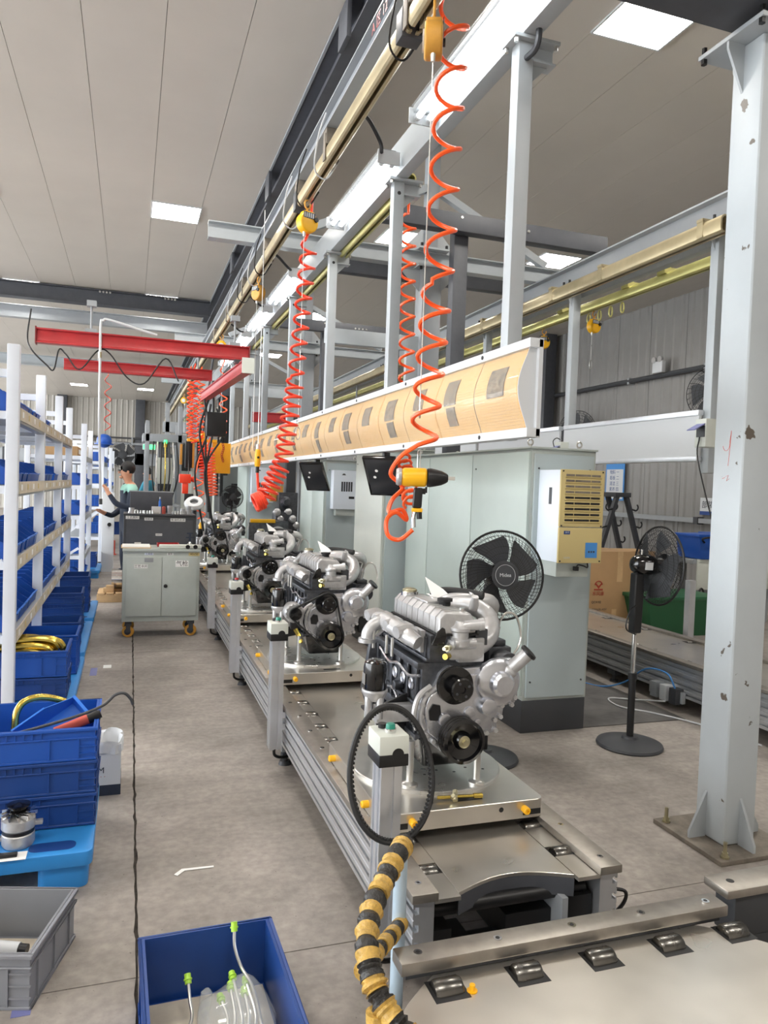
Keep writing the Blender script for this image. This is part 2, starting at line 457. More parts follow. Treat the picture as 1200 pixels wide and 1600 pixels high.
# ------------------------------------------------------------------ ceiling steel
def bolts(b, pts, d, r=0.013, h=0.012):
    d = V(d)
    for p in pts: b.cyl(p, V(p) + d * h, r, n=6)
O = (1.5, 0, 4.72)
t = thing('ceiling_girder', 'dark grey steel girder running along the ceiling above the monorail', 'beam', O)
B(O).beam((1.52, -3, 4.72), (1.52, 35, 4.72), isec(.2, .27, .012, .01)).build('girder', 'darksteel', t)
b = B(O).box(1.39, 1.41, -3, 35, 4.97, 4.99); b.build('edge_strip', 'greypaint', t)
for y in (5.4, 8.6, 11.8):
    B(O).box(1.385, 1.42, y - .12, y + .12, 4.70, 4.98).build('splice_plate', 'darksteel', t, bev=.004)
for n, (y, xa, xb, z, lab) in enumerate(((15.2, -10.5, 1.40, 4.70, 'dark steel cross beam under the left ceiling above the red crane'), (23.2, -10.5, 1.40, 4.55, 'pale steel cross beam further back under the left ceiling'))):
    O = (xa, y, z)
    t = thing('cross_beam', lab, 'beam', O)
    B(O).beam((xa, y, z), (xb, y, z), isec(.22, .28, .014, .01)).build('girder', ('darksteel', 'greylight')[n], t)
    if n == 0:
        b = B(O)
        for xq in (-.62, .55): bolts(b, [(xq + .06 * i, y - .11, z + .24) for i in range(4)], (0, -1, 0), .02)
        b.build('bolt', 'steel', t)
        B(O).beam((xa, y + .45, z - .28), (xb, y + .45, z - .28), isec(.16, .24, .014, .01)).build('lower_girder', 'greypaint', t)
for n, (y, xa, xb, z) in enumerate(((6.35, 2.0, 4.33, 3.83), (8.3, 2.05, 4.4, 3.9), (11.6, 2.05, 4.4, 3.9))):
    O = (xa, y, z)
    t = thing('tie_beam', ('dark tie beam bridging to the right gantry, nearest one', 'dark tie beam bridging to the right gantry, second one back', 'dark tie beam bridging the gantries deep in the hall')[n], 'beam', O)
    B(O).box(xa, xb, y - .06, y + .06, z, z + .16).build('beam_tube', 'darksteel', t, bev=.004)
    b = B(O); bolts(b, [(xa + 1.28 + .06 * i, y - .06, z + .09) for i in range(4)], (0, -1, 0), .014); bolts(b, [(xa + .78, y - .06, z + .12)], (0, -1, 0)); b.build('bolt', 'steel', t)
    pz = V((xa + .84, y + .12, 0))
    tag(B(pz).box(pz.x - .07, pz.x + .07, pz.y - .055, pz.y + .055, 0, z + .15).build('tie_post', 'darksteel', bev=.005), ('dark steel post behind the cabinets carrying the nearest tie beam', 'dark steel post carrying the second tie beam', 'dark steel post carrying the deepest tie beam')[n], 'post').location = pz

# ------------------------------------------------------------------ cross frames (column, light grey cross beam, braces)
for n, y in enumerate((7.0, 12.4, 17.8)):
    O = (2.76, y, 0)
    t = thing('gantry_frame', ('grey column frame with cross beam and diagonal braces, nearest frame behind the sign', 'grey column frame with cross beam, second frame back', 'grey column frame with cross beam, deepest frame')[n], 'steel frame', O)
    B(O).box(2.66, 2.86, y - .1, y + .1, 0, 3.67).build('column', 'greypaint', t, bev=.012)
    B(O).beam((.61, y, 3.675), (4.2, y, 3.675), isec(.12, .15, .01, .008)).build('cross_beam', 'greylight', t)
    B(O).box(2.70, 2.82, y - .06, y + .06, 3.84, 4.95).build('upper_post', 'greypaint', t, bev=.006)
    b = B(O).box(2.6, 2.92, y - .14, y + .14, 3.655, 3.672); b.box(2.6, 2.92, y - .14, y + .14, 3.827, 3.845); b.build('joint_plate', 'greylight', t)
    for s in (-1, 1):
        B(O).beam((2.76 + s * .06, y, 4.45), (2.76 + s * 1.3, y, 3.86), rect(.07, .07)).build('brace', 'greylight', t)
        for zz, dz in ((3.655, -.22), (3.845, .24)):
            b = B(O); b.prism([(0, 0), (.22, 0), (0, 1)], (2.76 + s * .1 * (1 if zz < 3.8 else .6), y - .005, zz), (s, 0, 0), (0, 0, dz), (0, .01, 0)); b.build('gusset', 'greylight', t)
    b = B(O); bolts(b, [(2.63, y - .12, 3.655), (2.89, y - .12, 3.655), (2.63, y - .12, 3.88), (2.89, y - .12, 3.88)], (0, 0, -1), .014, .03); b.build('bolt', 'black', t)
    b = B(O).box(2.62, 2.90, y - .14, y + .14, 0, .016); b.build('base_plate', 'bareplate', t)

# ------------------------------------------------------------------ monorail over the assembly line
O = (1.06, 0, 3.36)
t = thing('monorail_beam', 'light grey I-beam monorail over the assembly line, left of the strip lights', 'beam', O)
B(O).beam((1.06, .2, 3.55), (1.06, 26, 3.55), isec(.085, .12, .009, .008)).build('beam', 'greypaint', t)
text('chalk_mark', 'A 区 12', .07, 'redpaint', t, V((1.016, 3.3, 3.61)) - V(O), (PI / 2, 0, -PI / 2), .0004)
t = thing('trolley_rail', 'brass-coloured C-channel trolley rail hanging under the monorail beam', 'rail', O)
sec = [(-.024, 0), (-.010, 0), (-.010, .008), (-.022, .008), (-.028, .02), (-.028, .07), (-.018, .082), (.018, .082), (.028, .07), (.028, .02), (.022, .008), (.010, .008), (.010, 0), (.024, 0), (.034, .008), (.038, .022), (.038, .068), (.032, .082), (.02, .092), (-.02, .092), (-.032, .082), (-.038, .068), (-.038, .022), (-.034, .008)]
for ya, yb in ((.2, 2.92), (2.95, 5.05), (5.15, 9.0), (9.04, 14.0), (14.05, 20), (20.05, 26)):
    B(O).beam((1.06, ya, 3.365), (1.06, yb, 3.365), sec).build('channel', 'goldrail', t)
for y in (1.2, 2.95, 4.3, 5.1, 6.4, 7.7, 9.02, 10.4, 11.8, 14.02, 17, 20.02):
    b = B(O).box(1.02, 1.10, y - .035, y + .035, 3.458, 3.55)
    b.add([], []); b.box(1.015, 1.022, y - .025, y + .025, 3.37, 3.52); b.box(1.098, 1.105, y - .025, y + .025, 3.37, 3.52); b.build('clamp', 'bareplate', t, bev=.003)
for y in (3.0, 5.1): B(O).box(1.012, 1.108, y - .03, y + .05, 3.352, 3.475).build('rail_joint', 'darkgrey', t, bev=.006)
# cable loops and clips along the rail
for n, (y, s) in enumerate(((2.9, 1), (4.25, 1), (4.75, -1), (5.2, 1), (6.5, 1), (6.9, -1), (7.6, 1), (8.4, -1))):
    x = 1.06 - .05; pts = curve([(x, y, 3.62), (x - .03, y + .05, 3.5), (x - .02, y + .16, 3.36), (x + .06, y + .2, 3.33), (x + .12, y + .14, 3.42)], 6)
    B(O).tube(pts, .005, 5).build('cable_loop', ('black', 'white')[n % 2], t)
# strip-light beam
O = (1.578, 0, 3.45)
t = thing('lighting_beam', 'light grey beam carrying the strip lights and the sign hangers', 'beam', O)
B(O).box(1.538, 1.618, .2, 26, 3.45, 3.665).build('beam', 'greylight', t, bev=.004)
text('beam_mark', '7.10', .05, 'ink', t, V((1.5375, 2.55, 3.52)) - V(O), (PI / 2, 0, -PI / 2), .0004)
O = (1.665, 4.6, 3.42)
t = thing('trolley_rail', 'yellowish trolley rail under the strip-light beam, beyond the second hanger', 'rail', O)
B(O).beam((1.665, 4.6, 3.42), (1.665, 26, 3.42), [(x, y * 1.1) for x, y in sec]).build('channel', 'yellowrail', t)
for y in (5.2, 6.6, 8.0, 9.4, 10.8, 12.2): B(O).box(1.6, 1.7, y - .03, y + .03, 3.52, 3.56).box(1.6, 1.705, y - .02, y + .02, 3.535, 3.66).build('clamp', 'yellowrail', t)
# strip lights
LBL = ['nearest the camera', 'second along the beam', 'third along it, past the yellow balancer', 'fourth along the beam', 'fifth along the beam', 'last visible along the beam']
_src = None
for n, y in enumerate((2.62, 4.42, 7.15, 8.75, 10.35, 11.95)):
    lab = 'twin-tube fluorescent strip light on the grey beam, ' + LBL[n]
    if _src is None:
        t = thing('strip_light', lab, 'strip light', (1.45, y, 3.5), 0, 'twin-tube strip lights')
        b = B().prism([(-.05, .02), (.05, .02), (.05, .06), (-.05, .06)], (0, 0, 0), (1, 0, 0), (0, 0, 1), (0, 1.25, 0)); b.build('housing', 'greypaint', t, bev=.006)
        for s in (-1, 1):
            tu = B().cyl((s * .032, .05, -.012), (s * .032, 1.2, -.012), .015, n=12).build('lamp_tube', 'tube', t)
            for ya in (.02, 1.2): B().cyl((s * .032, ya, -.012), (s * .032, ya + .03, -.012), .018, n=12).build('end_cap', 'white', t)
        d = [(-.072, .04), (-.072, -.01), (-.06, -.034), (-.012, -.038), (0, -.03), (.012, -.038), (.06, -.034), (.072, -.01), (.072, .04), (.069, .04), (.069, -.01), (.058, -.03), (.012, -.034), (0, -.026), (-.012, -.034), (-.058, -.03), (-.069, -.01), (-.069, .04)]
        B().prism(d, (0, 0, 0), (1, 0, 0), (0, 0, 1), (0, 1.25, 0)).build('diffuser', 'diffuser', t)
        for ya in (-.012, 1.25): B().box(-.072, .072, ya, ya + .012, -.034, .05).build('end_plate', 'white', t, bev=.005)
        B().tube(curve([(-.05, -.01, .03), (-.12, -.2, .0), (-.24, -.35, .04), (-.34, -.42, .06)], 6), .012, 6).build('supply_cable', 'rubber', t)
        _src = t
    else: dup(_src, (1.45, y, 3.5), None, lab)
# ------------------------------------------------------------------ sign hangers
HY = [2.97, 4.58, 6.2, 7.82, 9.44, 11.05, 12.66]
for n, y in enumerate(HY):
    O = (1.57, y, 1.66)
    t = thing('sign_hanger', 'light grey tube hanger holding the long sign, ' + ('nearest the camera', 'second from the camera', 'third from the camera', 'fourth from the camera', 'fifth from the camera', 'sixth from the camera', 'farthest from the camera')[n], 'post', O, 0, 'sign hangers')
    B(O).box(1.535, 1.605, y - .035, y + .035, 1.722, 3.432).build('tube', 'greylight', t, bev=.005)
    b = B(O).box(1.50, 1.72, y - .06, y + .06, 3.432, 3.448); b.build('top_plate', 'greylight', t, bev=.002)
    B(O).prism([(0, 0), (.11, 0), (.11, -.05), (0, -.16)], (1.605, y - .004, 3.432), (1, 0, 0), (0, 0, 1), (0, .008, 0)).box(1.605, 1.715, y - .035, y + .035, 3.355, 3.365).build('gusset', 'greylight', t)
    b = B(O); bolts(b, [(1.515, y - .045, 3.432), (1.515, y + .045, 3.432), (1.705, y - .045, 3.432), (1.705, y + .045, 3.432)], (0, 0, -1), .010, .02); b.build('bolt', 'steel', t)
    b = B(O); b.cyl((1.57, y - .0352, 3.36), (1.57, y - .036, 3.36), .012, n=12); b.build('cable_hole', 'black', t)
    if n == 0: B(O).tube(curve([(1.57, y - .034, 3.36), (1.585, y - .09, 3.38), (1.59, y - .1, 3.46), (1.58, y - .08, 3.55)], 6), .014, 8).build('conduit', 'darkgrey', t)

# ------------------------------------------------------------------ right-hand gantry
O = (4.0, 3.2, 3.3)
t = thing('gantry_beam', 'grey I-beam of the right gantry running to the painted column', 'beam', O)
B(O).beam((4.0, 3.2, 3.47), (4.0, 26, 3.47), isec(.14, .2, .014, .01)).build('beam', 'greypaint', t)
t = thing('trolley_rail', 'brass trolley rail under the left edge of the right gantry beam', 'rail', O)
B(O).beam((3.84, 4.2, 3.33), (3.84, 26, 3.33), [(x * 1.4, y * 1.3) for x, y in sec]).build('channel', 'goldrail', t)
for y in (4.4, 5.6, 6.4, 7.9, 9.4, 11): B(O).box(3.78, 3.95, y - .03, y + .03, 3.45, 3.472).box(3.785, 3.8, y - .03, y + .03, 3.34, 3.46).build('clamp', 'goldrail', t)
t = thing('light_channel', 'pale blue-grey channel beside the right gantry beam', 'rail', O)
B(O).box(4.12, 4.2, 3.4, 26, 3.40, 3.53).build('channel', 'greylight', t, bev=.004)
for y in (4.6, 6.6, 8.6, 10.6, 12.6): B(O).box(4.07, 4.12, y - .03, y + .03, 3.46, 3.5).build('bracket', 'greypaint', t)
t = thing('trolley_rail', 'pale yellow trolley rail on the far side of the right gantry', 'rail', O)
B(O).beam((4.32, 3.4, 3.32), (4.32, 26, 3.32), [(x * 1.2, y) for x, y in sec]).build('channel', 'yellowrail', t)
for y in (4.6, 5.4, 5.9, 7.0, 8.2, 9.6): B(O).box(4.26, 4.38, y - .05, y + .05, 3.40, 3.45).box(4.2, 4.34, y - .03, y + .03, 3.44, 3.5).build('clamp', 'yellowrail', t)
b = B(O)
for i in range(4): b.tube([(4.32 + .018 * math.cos(q * PI / 5), 6.0 + .18 * i, 3.25 + .05 * math.sin(q * PI / 5)) for q in range(10)], .008, 6, closed=True)
b.build('hook_ring', 'yellowrail', t)
_src = None
for n, y in enumerate((4.44, 6.3, 8.15, 10.0, 11.85)):
    lab = 'light grey hanger of the right gantry, ' + ('nearest the painted column', 'second back, holding the white board', 'third back', 'fourth back', 'farthest back')[n]
    if _src is None:
        _src = t = thing('board_hanger', lab, 'post', (4.0, y, 1.68), 0, 'right gantry hangers')
        B().box(-.04, .04, -.04, .04, 0, 1.77).build('tube', 'greylight', t, bev=.006)
        B().box(-.12, .1, -.08, .08, 1.77, 1.788).build('top_plate', 'greylight', t)
        B().prism([(0, 0), (-.09, 0), (0, -.16)], (-.04, -.005, 1.77), (1, 0, 0), (0, 0, 1), (0, .01, 0)).build('gusset', 'greylight', t)
        b = B(); bolts(b, [(-.1, -.05, 1.788), (-.1, .05, 1.788), (.08, -.05, 1.788)], (0, 0, 1), .012, .05); b.build('bolt', 'black', t)
    else: dup(_src, (4.0, y, 1.68), None, lab)
for n, (ya, yb) in enumerate(((4.46, 6.26), (6.34, 8.11), (8.19, 9.96), (10.04, 11.8))):
    O = (3.93, ya, 1.8)
    t = thing('hanging_board', 'long white board with aluminium edges hung from the right gantry, ' + ('nearest panel', 'second panel', 'third panel', 'farthest panel')[n], 'board', O)
    B(O).box(3.915, 3.935, ya, yb, 1.80, 2.10).build('panel', 'white', t)
    B(O).box(3.905, 3.955, ya, yb, 2.10, 2.14).build('edge_rail', 'alu', t, bev=.003); B(O).box(3.905, 3.955, ya, yb, 1.765, 1.80).build('edge_rail', 'alu', t, bev=.003)
# breaker boxes on the hangers
for n, (x, y, z) in enumerate(((3.9, 4.40, 1.86), (3.9, 6.28, 1.78))):
    t = thing('breaker_box', ('cream breaker box with open lid and black cable, beside the painted column', 'cream breaker box with blue lid above the big cabinet')[n], 'breaker box', (x, y, z))
    B().box(-.07, .05, -.11, .0, 0, .2).build('case', 'cream', t, bev=.006)
    B().box(-.075, -.069, -.1, -.02, .07, .15).build('breaker_switch', 'darkgrey', t)
    b = B(); mk = b.mark(); b.box(-.1, .0, -.10, -.02, 0, .006); b.xf(mk, Matrix.Translation((-.07, 0, .16)) @ Matrix.Rotation(-.5, 4, 'Y')); b.build('lid', 'purple', t)
    pts = [(-.08, -.06, .07), (-.1, -.08, -.1), (-.12, -.3, -.6), (-.14, -.46, -.95)] if n == 0 else [(-.08, -.05, .1), (-.1, -.02, .2), (-.05, 0, .24), (0, .02, .23)]
    B().tube(curve(pts, 6), .005, 5).build('cable', 'black', t)

# ------------------------------------------------------------------ painted column on the right, beam over it
O = (2.505, 2.575, 0)
t = thing('building_column', 'chipped pale grey square steel column with gussets on a bolted base plate', 'column', O)
b = B(O).box(2.42, 2.59, 2.49, 2.66, .02, 3.42); b.build('shaft', 'colpaint', t, bev=.014, seg=3)
b = B(O).box(2.31, 2.72, 2.38, 2.80, 0, .02); b.build('base_plate', 'bareplate', t, bev=.003)
b = B(O).box(2.33, 2.70, 2.41, 2.77, 3.42, 3.44); b.build('cap_plate', 'greylight', t, bev=.003)
for (px, py, dx, dy, w) in ((2.505, 2.49, 0, -1, .085), (2.505, 2.66, 0, 1, .085), (2.42, 2.6, -1, 0, .085), (2.59, 2.575, 1, 0, .1)):
    for z, h in ((.02, .2), (3.42, -.2)):
        q = V((dy, -dx, 0)) * .006
        pts = [(0, 0), (w, 0), (w, math.copysign(.03, h)), (0.0, h)]
        B(O).prism(pts, V((px, py, z)) - q, (dx, dy, 0), (0, 0, 1), q * 2).build('gusset', 'greylight', t)
for (x, y) in ((2.345, 2.755), (2.355, 2.41), (2.68, 2.41), (2.68, 2.75)):
    B(O).cyl((x, y, .02), (x, y, .028), .018, n=16).cyl((x, y, .028), (x, y, .042), .014, n=6).cyl((x, y, .042), (x, y, .085), .008, n=10).build('anchor_bolt', 'zinc', t)
b = B(O)
for (x, y) in ((2.345, 2.43), (2.345, 2.75), (2.68, 2.43), (2.68, 2.75)): b.cyl((x, y, 3.40), (x, y, 3.42), .014, n=6).cyl((x, y, 3.44), (x, y, 3.47), .012, n=6)
b.build('cap_bolt', 'black', t)
b = B(O); b.tube([(2.4197, 2.585 - .02 * math.cos(q), 1.735 + .03 * math.sin(q)) for q in [PI * (1.1 + 1.0 * i / 10) for i in range(11)]] + [(2.4197, 2.56, 1.79), (2.4197, 2.565, 1.7), (2.4197, 2.57, 1.64)], .0012, 4); b.tube([(2.4197, 2.60, 1.585), (2.4197, 2.585, 1.59)], .0012, 4); b.tube([(2.4197, 2.58, 1.595), (2.4197, 2.565, 1.60), (2.4197, 2.575, 1.575), (2.4197, 2.56, 1.585)], .0012, 4)
b.build('chalk_mark', 'redplastic', t)
O = (3.2, 2.55, 3.47)
t = thing('cross_beam', 'wide dark grey beam resting on the painted column at top right', 'beam', O)
B(O).beam((1.66, 2.5, 3.472), (6.5, 2.5, 3.472), isec(.24, .3, .014, .01)).build('girder', 'darksteel', t)
# ------------------------------------------------------------------ assembly conveyor
CY0, CY1 = 1.93, 14.0
O = (1.125, CY0, 0)
cv = thing('assembly_conveyor', 'long low roller conveyor with aluminium side rails carrying the engine pallets', 'conveyor', O)
def slot_rail(b, xa, xb, z0, z1, ya, yb, face):
    """extruded aluminium rail with T-slots on the outer face (face -1: left, 1: right)"""
    h = z1 - z0; n = 4; out = []
    xo, xi = (xa, xb) if face < 0 else (xb, xa)
    s = 1 if face < 0 else -1
    pts = [(xi, z0), (xi, z1)]
    for k in reversed(range(n)):
        za, zb = z0 + h * k / n, z0 + h * (k + 1) / n; m = (za + zb) / 2
        pts += [(xo, zb - .003), (xo, m + .006), (xo + s * .006, m + .006), (xo + s * .006, m + .012), (xo + s * .018, m + .010), (xo + s * .018, m - .010), (xo + s * .006, m - .012), (xo + s * .006, m - .006), (xo, m - .006), (xo, za + .003), (xo + s * .003, za)]
    b.prism(pts, (0, ya, 0), (1, 0, 0), (0, 0, 1), (0, yb - ya, 0))
for f, xa, xb in ((-1, .785, .85), (1, 1.405, 1.468)):
    b = B(O); slot_rail(b, xa, xb, .12, .325, CY0, CY1, f); b.build('side_rail', 'alu', cv)
    for k in range(5):
        ya = CY0 - .012 + k * 2.42
        B(O).box(xa - .008, xb + .008, ya, min(ya + 2.415, CY1), .326, .352).build('cover_strip', 'steelside', cv, bev=.003)
    b = B(O)
    for k in range(52): b.cyl(((xa + xb) / 2, CY0 + .05 + .23 * k, .352), ((xa + xb) / 2, CY0 + .05 + .23 * k, .3545), .010, n=10)
    b.build('countersunk_bolt', 'chrome', cv)
    b = B(O)
    for k in range(52): b.cyl(((xa + xb) / 2, CY0 + .05 + .23 * k, .3545), ((xa + xb) / 2, CY0 + .05 + .23 * k, .355), .005, n=6)
    b.build('bolt_socket', 'black', cv)
# deck: centre plates and the strips between roller openings
arc = [(.935 + .39 * i / 12, CY0 + .02 + .06 * math.sin(PI * i / 12)) for i in range(13)]
b = B(O).prism(arc + [(1.325, 3.2), (.935, 3.2)], (0, 0, .312), (1, 0, 0), (0, 1, 0), (0, 0, .012)); b.build('deck_plate', 'steelplate', cv, bev=.001, seg=1)
B(O).prism(arc + [(x, y + .004) for x, y in reversed(arc)], (0, 0, .255), (1, 0, 0), (0, 1, 0), (0, 0, .057)).build('deck_skirt', 'darksteel', cv)
yy = 3.204
while yy < CY1:
    ye = min(yy + 1.6, CY1); B(O).box(.935, 1.325, yy, ye - .003, .312, .324).build('deck_plate', 'steelplate', cv); yy = ye
_st = None; _ro = None
for f, xa in ((-1, .852), (1, 1.327)):
    b = B(O)
    y = CY0 + .0; k = 0
    while y < CY1 - .2:
        b.box(xa, xa + .081, y, y + .135, .312, .324); y += .2
    b.build('deck_strip', 'steelplate', cv)
    for k in range(40):
        y = CY0 + .1675 + .2 * k
        if _ro is None:
            _ro = B().lathe([(.012, -.03), (.028, -.03), (.031, -.024), (.031, .024), (.028, .03), (.012, .03)], (0, 0, 0), (1, 0, 0), 20).build('roller', 'rollersteel', cv); r = _ro
        else: r = inst(_ro, cv)
        r.location = (xa + .042 - O[0], y - O[1], .306)
b = B(O).box(.855, .93, CY0 + .05, CY1, .14, .2).box(1.33, 1.40, CY0 + .05, CY1, .14, .2)
b.build('inner_rail', 'black', cv)
for k in range(8):
    y = CY0 + .35 + 1.62 * k
    for x in (.815, 1.437):
        B(O).box(x - .03, x + .03, y - .06, y + .06, .085, .12).build('foot_bracket', 'greypaint', cv)
        B(O).cyl((x, y, .01), (x, y, .09), .014, n=10).cyl((x, y, 0), (x, y, .02), .035, .028, n=16).cyl((x, y, .045), (x, y, .06), .024, n=6).build('levelling_foot', 'darkgrey', cv)
    B(O).box(.85, 1.40, y - .03, y + .03, .13, .19).build('cross_member', 'alu', cv)
# drive parts seen under the front edge
B(O).box(1.30, 1.40, 1.96, 2.1, .09, .25).build('bearing_block', 'black', cv, bev=.006)
B(O).box(1.28, 1.30, 1.94, 2.14, .06, .26).build('end_plate', 'greypaint', cv)
B(O).cyl((.86, 2.0, .255), (1.39, 2.0, .255), .022, n=14).build('drive_shaft', 'black', cv)
B(O).box(.9, 1.02, 1.97, 2.14, .03, .13).cyl((1.02, 2.06, .08), (1.16, 2.06, .08), .045, n=16).build('gear_motor', 'darkgrey', cv, bev=.005)
B(O).box(1.12, 1.28, 2.0, 2.3, .1, .2).build('motor_cover', 'black', cv, bev=.004)
B(O).tube(curve([(1.47, 1.99, .24), (1.52, 1.96, .24), (1.535, 1.98, .19), (1.52, 2.02, .13), (1.475, 2.05, .12)], 6), .006, 6).build('side_cable', 'rubber', cv)
# ------------------------------------------------------------------ transfer turntable in front
O = (1.13, 1.12, 0)
tt = thing('transfer_turntable', 'round brushed steel turntable plate with a long guide bar, bottom right', 'turntable', O)
disc = [(1.13 + .70 * math.cos(2 * PI * i / 72), 1.08 + .70 * math.sin(2 * PI * i / 72)) for i in range(72)]
disc = [(x, min(y, 1.70)) for x, y in disc]
B(O).prism(disc, (0, 0, .29), (1, 0, 0), (0, 1, 0), (0, 0, .014)).build('round_plate', 'steelplate', tt, bev=.002, seg=1)
B(O).box(.72, 1.54, .62, 1.6, .1, .29).build('frame', 'darkgrey', tt)
B(O).lathe([(.02, 0), (.3, 0), (.28, .04), (.16, .1), (.02, .1)], (1.13, 1.1, 0), (0, 0, 1), 32).build('pedestal', 'darkgrey', tt)
B(O).box(.645, 1.63, 1.645, 1.715, .318, .35).build('guide_bar', 'steelside', tt, bev=.004)
B(O).box(.66, 1.61, 1.655, 1.71, .304, .318).build('bar_spacer', 'darkgrey', tt)
for i in range(5):
    x = .70 + .22 * i
    B(O).cyl((x, 1.68, .35), (x, 1.68, .3525), .011, n=14).build('bolt', 'chrome', tt)
    B(O).cyl((x, 1.68, .3525), (x, 1.68, .353), .006, n=6).build('bolt_socket', 'black', tt)
    xr = .745 + .215 * i
    B(O).box(xr - .045, xr + .045, 1.555, 1.635, .3035, .3045).build('roller_window', 'black', tt)
    B(O).lathe([(.01, -.036), (.026, -.036), (.03, -.028), (.03, .028), (.026, .036), (.01, .036)], (xr, 1.60, .298), (1, 0, 0), 24).build('roller', 'rollersteel', tt)
B(O).cyl((.80, 1.575, .3045), (.80, 1.575, .306), .013, n=14).cyl((.80, 1.575, .305), (.80, 1.575, .32), .007, n=10).build('proximity_sensor', 'yellow', tt)
O = (1.9, 1.73, 0)
t = thing('guide_rail', 'short steel guide bar with slotted hole on a dark support, at the right edge', 'guide rail', O)
B(O).box(1.68, 2.3, 1.70, 1.80, .325, .352).build('guide_bar', 'steelside', t, bev=.008)
B(O).cyl((1.735, 1.75, .352), (1.735, 1.75, .3525), .012, n=12).build('slot_hole', 'black', t)
B(O).box(1.72, 2.3, 1.71, 1.79, .2, .325).build('support', 'darkgrey', t, bev=.004)
B(O).box(1.8, 1.88, 1.71, 1.79, 0, .2).build('leg', 'darkgrey', t); B(O).box(2.15, 2.23, 1.71, 1.79, 0, .2).build('leg', 'darkgrey', t)

# ------------------------------------------------------------------ pallets
PC = (1.112, 2.65, .355)
def rrect(w, h, r, n=5):
    out = []
    for cx, cy, a in ((w / 2 - r, h / 2 - r, 0), (-w / 2 + r, h / 2 - r, 1), (-w / 2 + r, -h / 2 + r, 2), (w / 2 - r, -h / 2 + r, 3)):
        for i in range(n + 1):
            q = PI / 2 * (a + i / n); out.append((cx + r * math.cos(q), cy + r * math.sin(q)))
    return out
GP = 'engine pallets on the conveyor'
pal = thing('engine_pallet', 'steel engine pallet with round turntable and yellow bumpers, nearest the camera', 'pallet', PC, 0, GP)
B().prism(rrect(.60, .74, .03), (0, 0, 0), (1, 0, 0), (0, 1, 0), (0, 0, .065)).build('plate', 'steelplate', pal, bev=.002, seg=1)
B().lathe([(.01, .065), (.288, .065), (.288, .075), (.284, .078), (.01, .078)], (0, .02, 0), (0, 0, 1), 64).build('turntable_disc', 'steel', pal)
for (x, y, dx, dy) in ((-.20, -.37, 0, -1), (.22, -.37, 0, -1), (-.30, -.2, -1, 0), (-.30, .25, -1, 0), (.30, .1, 1, 0), (.30, .3, 1, 0)):
    B().lathe([(.004, 0), (.013, 0), (.013, .022), (.010, .026), (.005, .026), (.004, .02)], (x, y, .035), (dx, dy, 0), 16).build('bumper', 'yellow', pal)
for x in (-.25, .25): B().box(x - .035, x + .035, -.3715, -.3695, .012, .032).build('corner_slot', 'black', pal, bev=.001)
B().cyl((.13, -.3705, .04), (.13, -.369, .04), .009, n=12).build('pin_hole', 'black', pal)
B().box(-.02, .08, -.325, -.30, .0652, .0658).build('plate_slot', 'black', pal)
for (x, y) in ((-.14, -.18), (.105, -.22), (-.14, .2), (.105, .22)):
    B().lathe([(.03, .078), (.03, .086), (.018, .09), (.013, .094), (.013, .24), (.004, .24)], (x, y, 0), (0, 0, 1), 18).build('support_post', 'steel', pal)
b = B()
for k in range(5): b.cyl((-.05 + .06 * k, -.10 + .03 * (k % 2), .078), (-.05 + .06 * k, -.10 + .03 * (k % 2), .0785), .006, n=8)
b.build('disc_hole', 'black', pal)
PY = (0, 1.87, 3.80, 7.4)
for n in (1, 2, 3): dup(pal, (PC[0], PC[1] + PY[n], PC[2]), None, 'steel engine pallet with round turntable, ' + ('second from the camera', 'third from the camera', 'farthest, under the last engine')[n - 1])

# ------------------------------------------------------------------ engines
EO = V((1.12, 2.68, .434))
GE = 'diesel engines on the assembly line'
eng = thing('diesel_engine', 'four-cylinder diesel engine without belt, black oil filter at its side, nearest the camera', 'engine', EO, 0, GE)
b = B()
b.add([(-.075, -.15, .035), (.115, -.15, .035), (.115, .12, .035), (-.075, .12, .035), (-.105, -.19, .155), (.14, -.19, .155), (.14, .31, .155), (-.105, .31, .155), (-.09, .14, .10), (.125, .14, .10), (.125, .29, .1), (-.09, .29, .1)],
      [(3, 2, 1, 0), (0, 1, 5, 4), (4, 5, 6, 7), (8, 9, 2, 3), (8, 11, 10, 9), (11, 7, 6, 10), (0, 4, 7, 11, 8, 3), (1, 2, 9, 10, 6, 5)])
op = b.build('oil_pan', 'blackgloss', eng, bev=.014, seg=3)
b = B()
for i in range(9): b.cyl((-.108, -.16 + .055 * i, .15), (-.118, -.16 + .055 * i, .15), .008, n=6)
b.build('bolt', 'castiron', op)
bl = B()
bl.box(-.10, .13, -.17, .32, .15, .43).box(-.118, .14, -.17, .32, .148, .165).box(-.118, .14, -.17, .32, .405, .43)
for i in range(6): bl.box(-.113, -.1, -.15 + .09 * i, -.132 + .09 * i, .16, .41)
bl.box(-.112, -.10, -.17, .32, .262, .275); bl.box(-.135, -.10, -.05, .06, .17, .25); bl.box(-.12, -.1, .1, .3, .2, .24); bl.cyl((-.10, .02, .3), (-.14, .02, .3), .02, n=10)
bk = bl.build('block', 'castiron', eng, bev=.004)
for i in range(3): B().lathe([(.002, .0), (.022, .0), (.024, .012), (.018, .016), (.002, .012)], (-.10, -.095 + .09 * i, .335), (-1, 0, 0), 18).build('core_plug', 'castalu2', bk)
b = B()
b.tube(curve([(-.105, -.16, .38), (-.125, -.1, .37), (-.13, .0, .39), (-.125, .12, .37), (-.11, .28, .39)], 5), .006, 6)
b.tube(curve([(-.115, -.12, .2), (-.14, -.08, .23), (-.13, .05, .28), (-.12, .2, .25)], 5), .005, 6)
b.build('fuel_pipe', 'castalu2', bk)
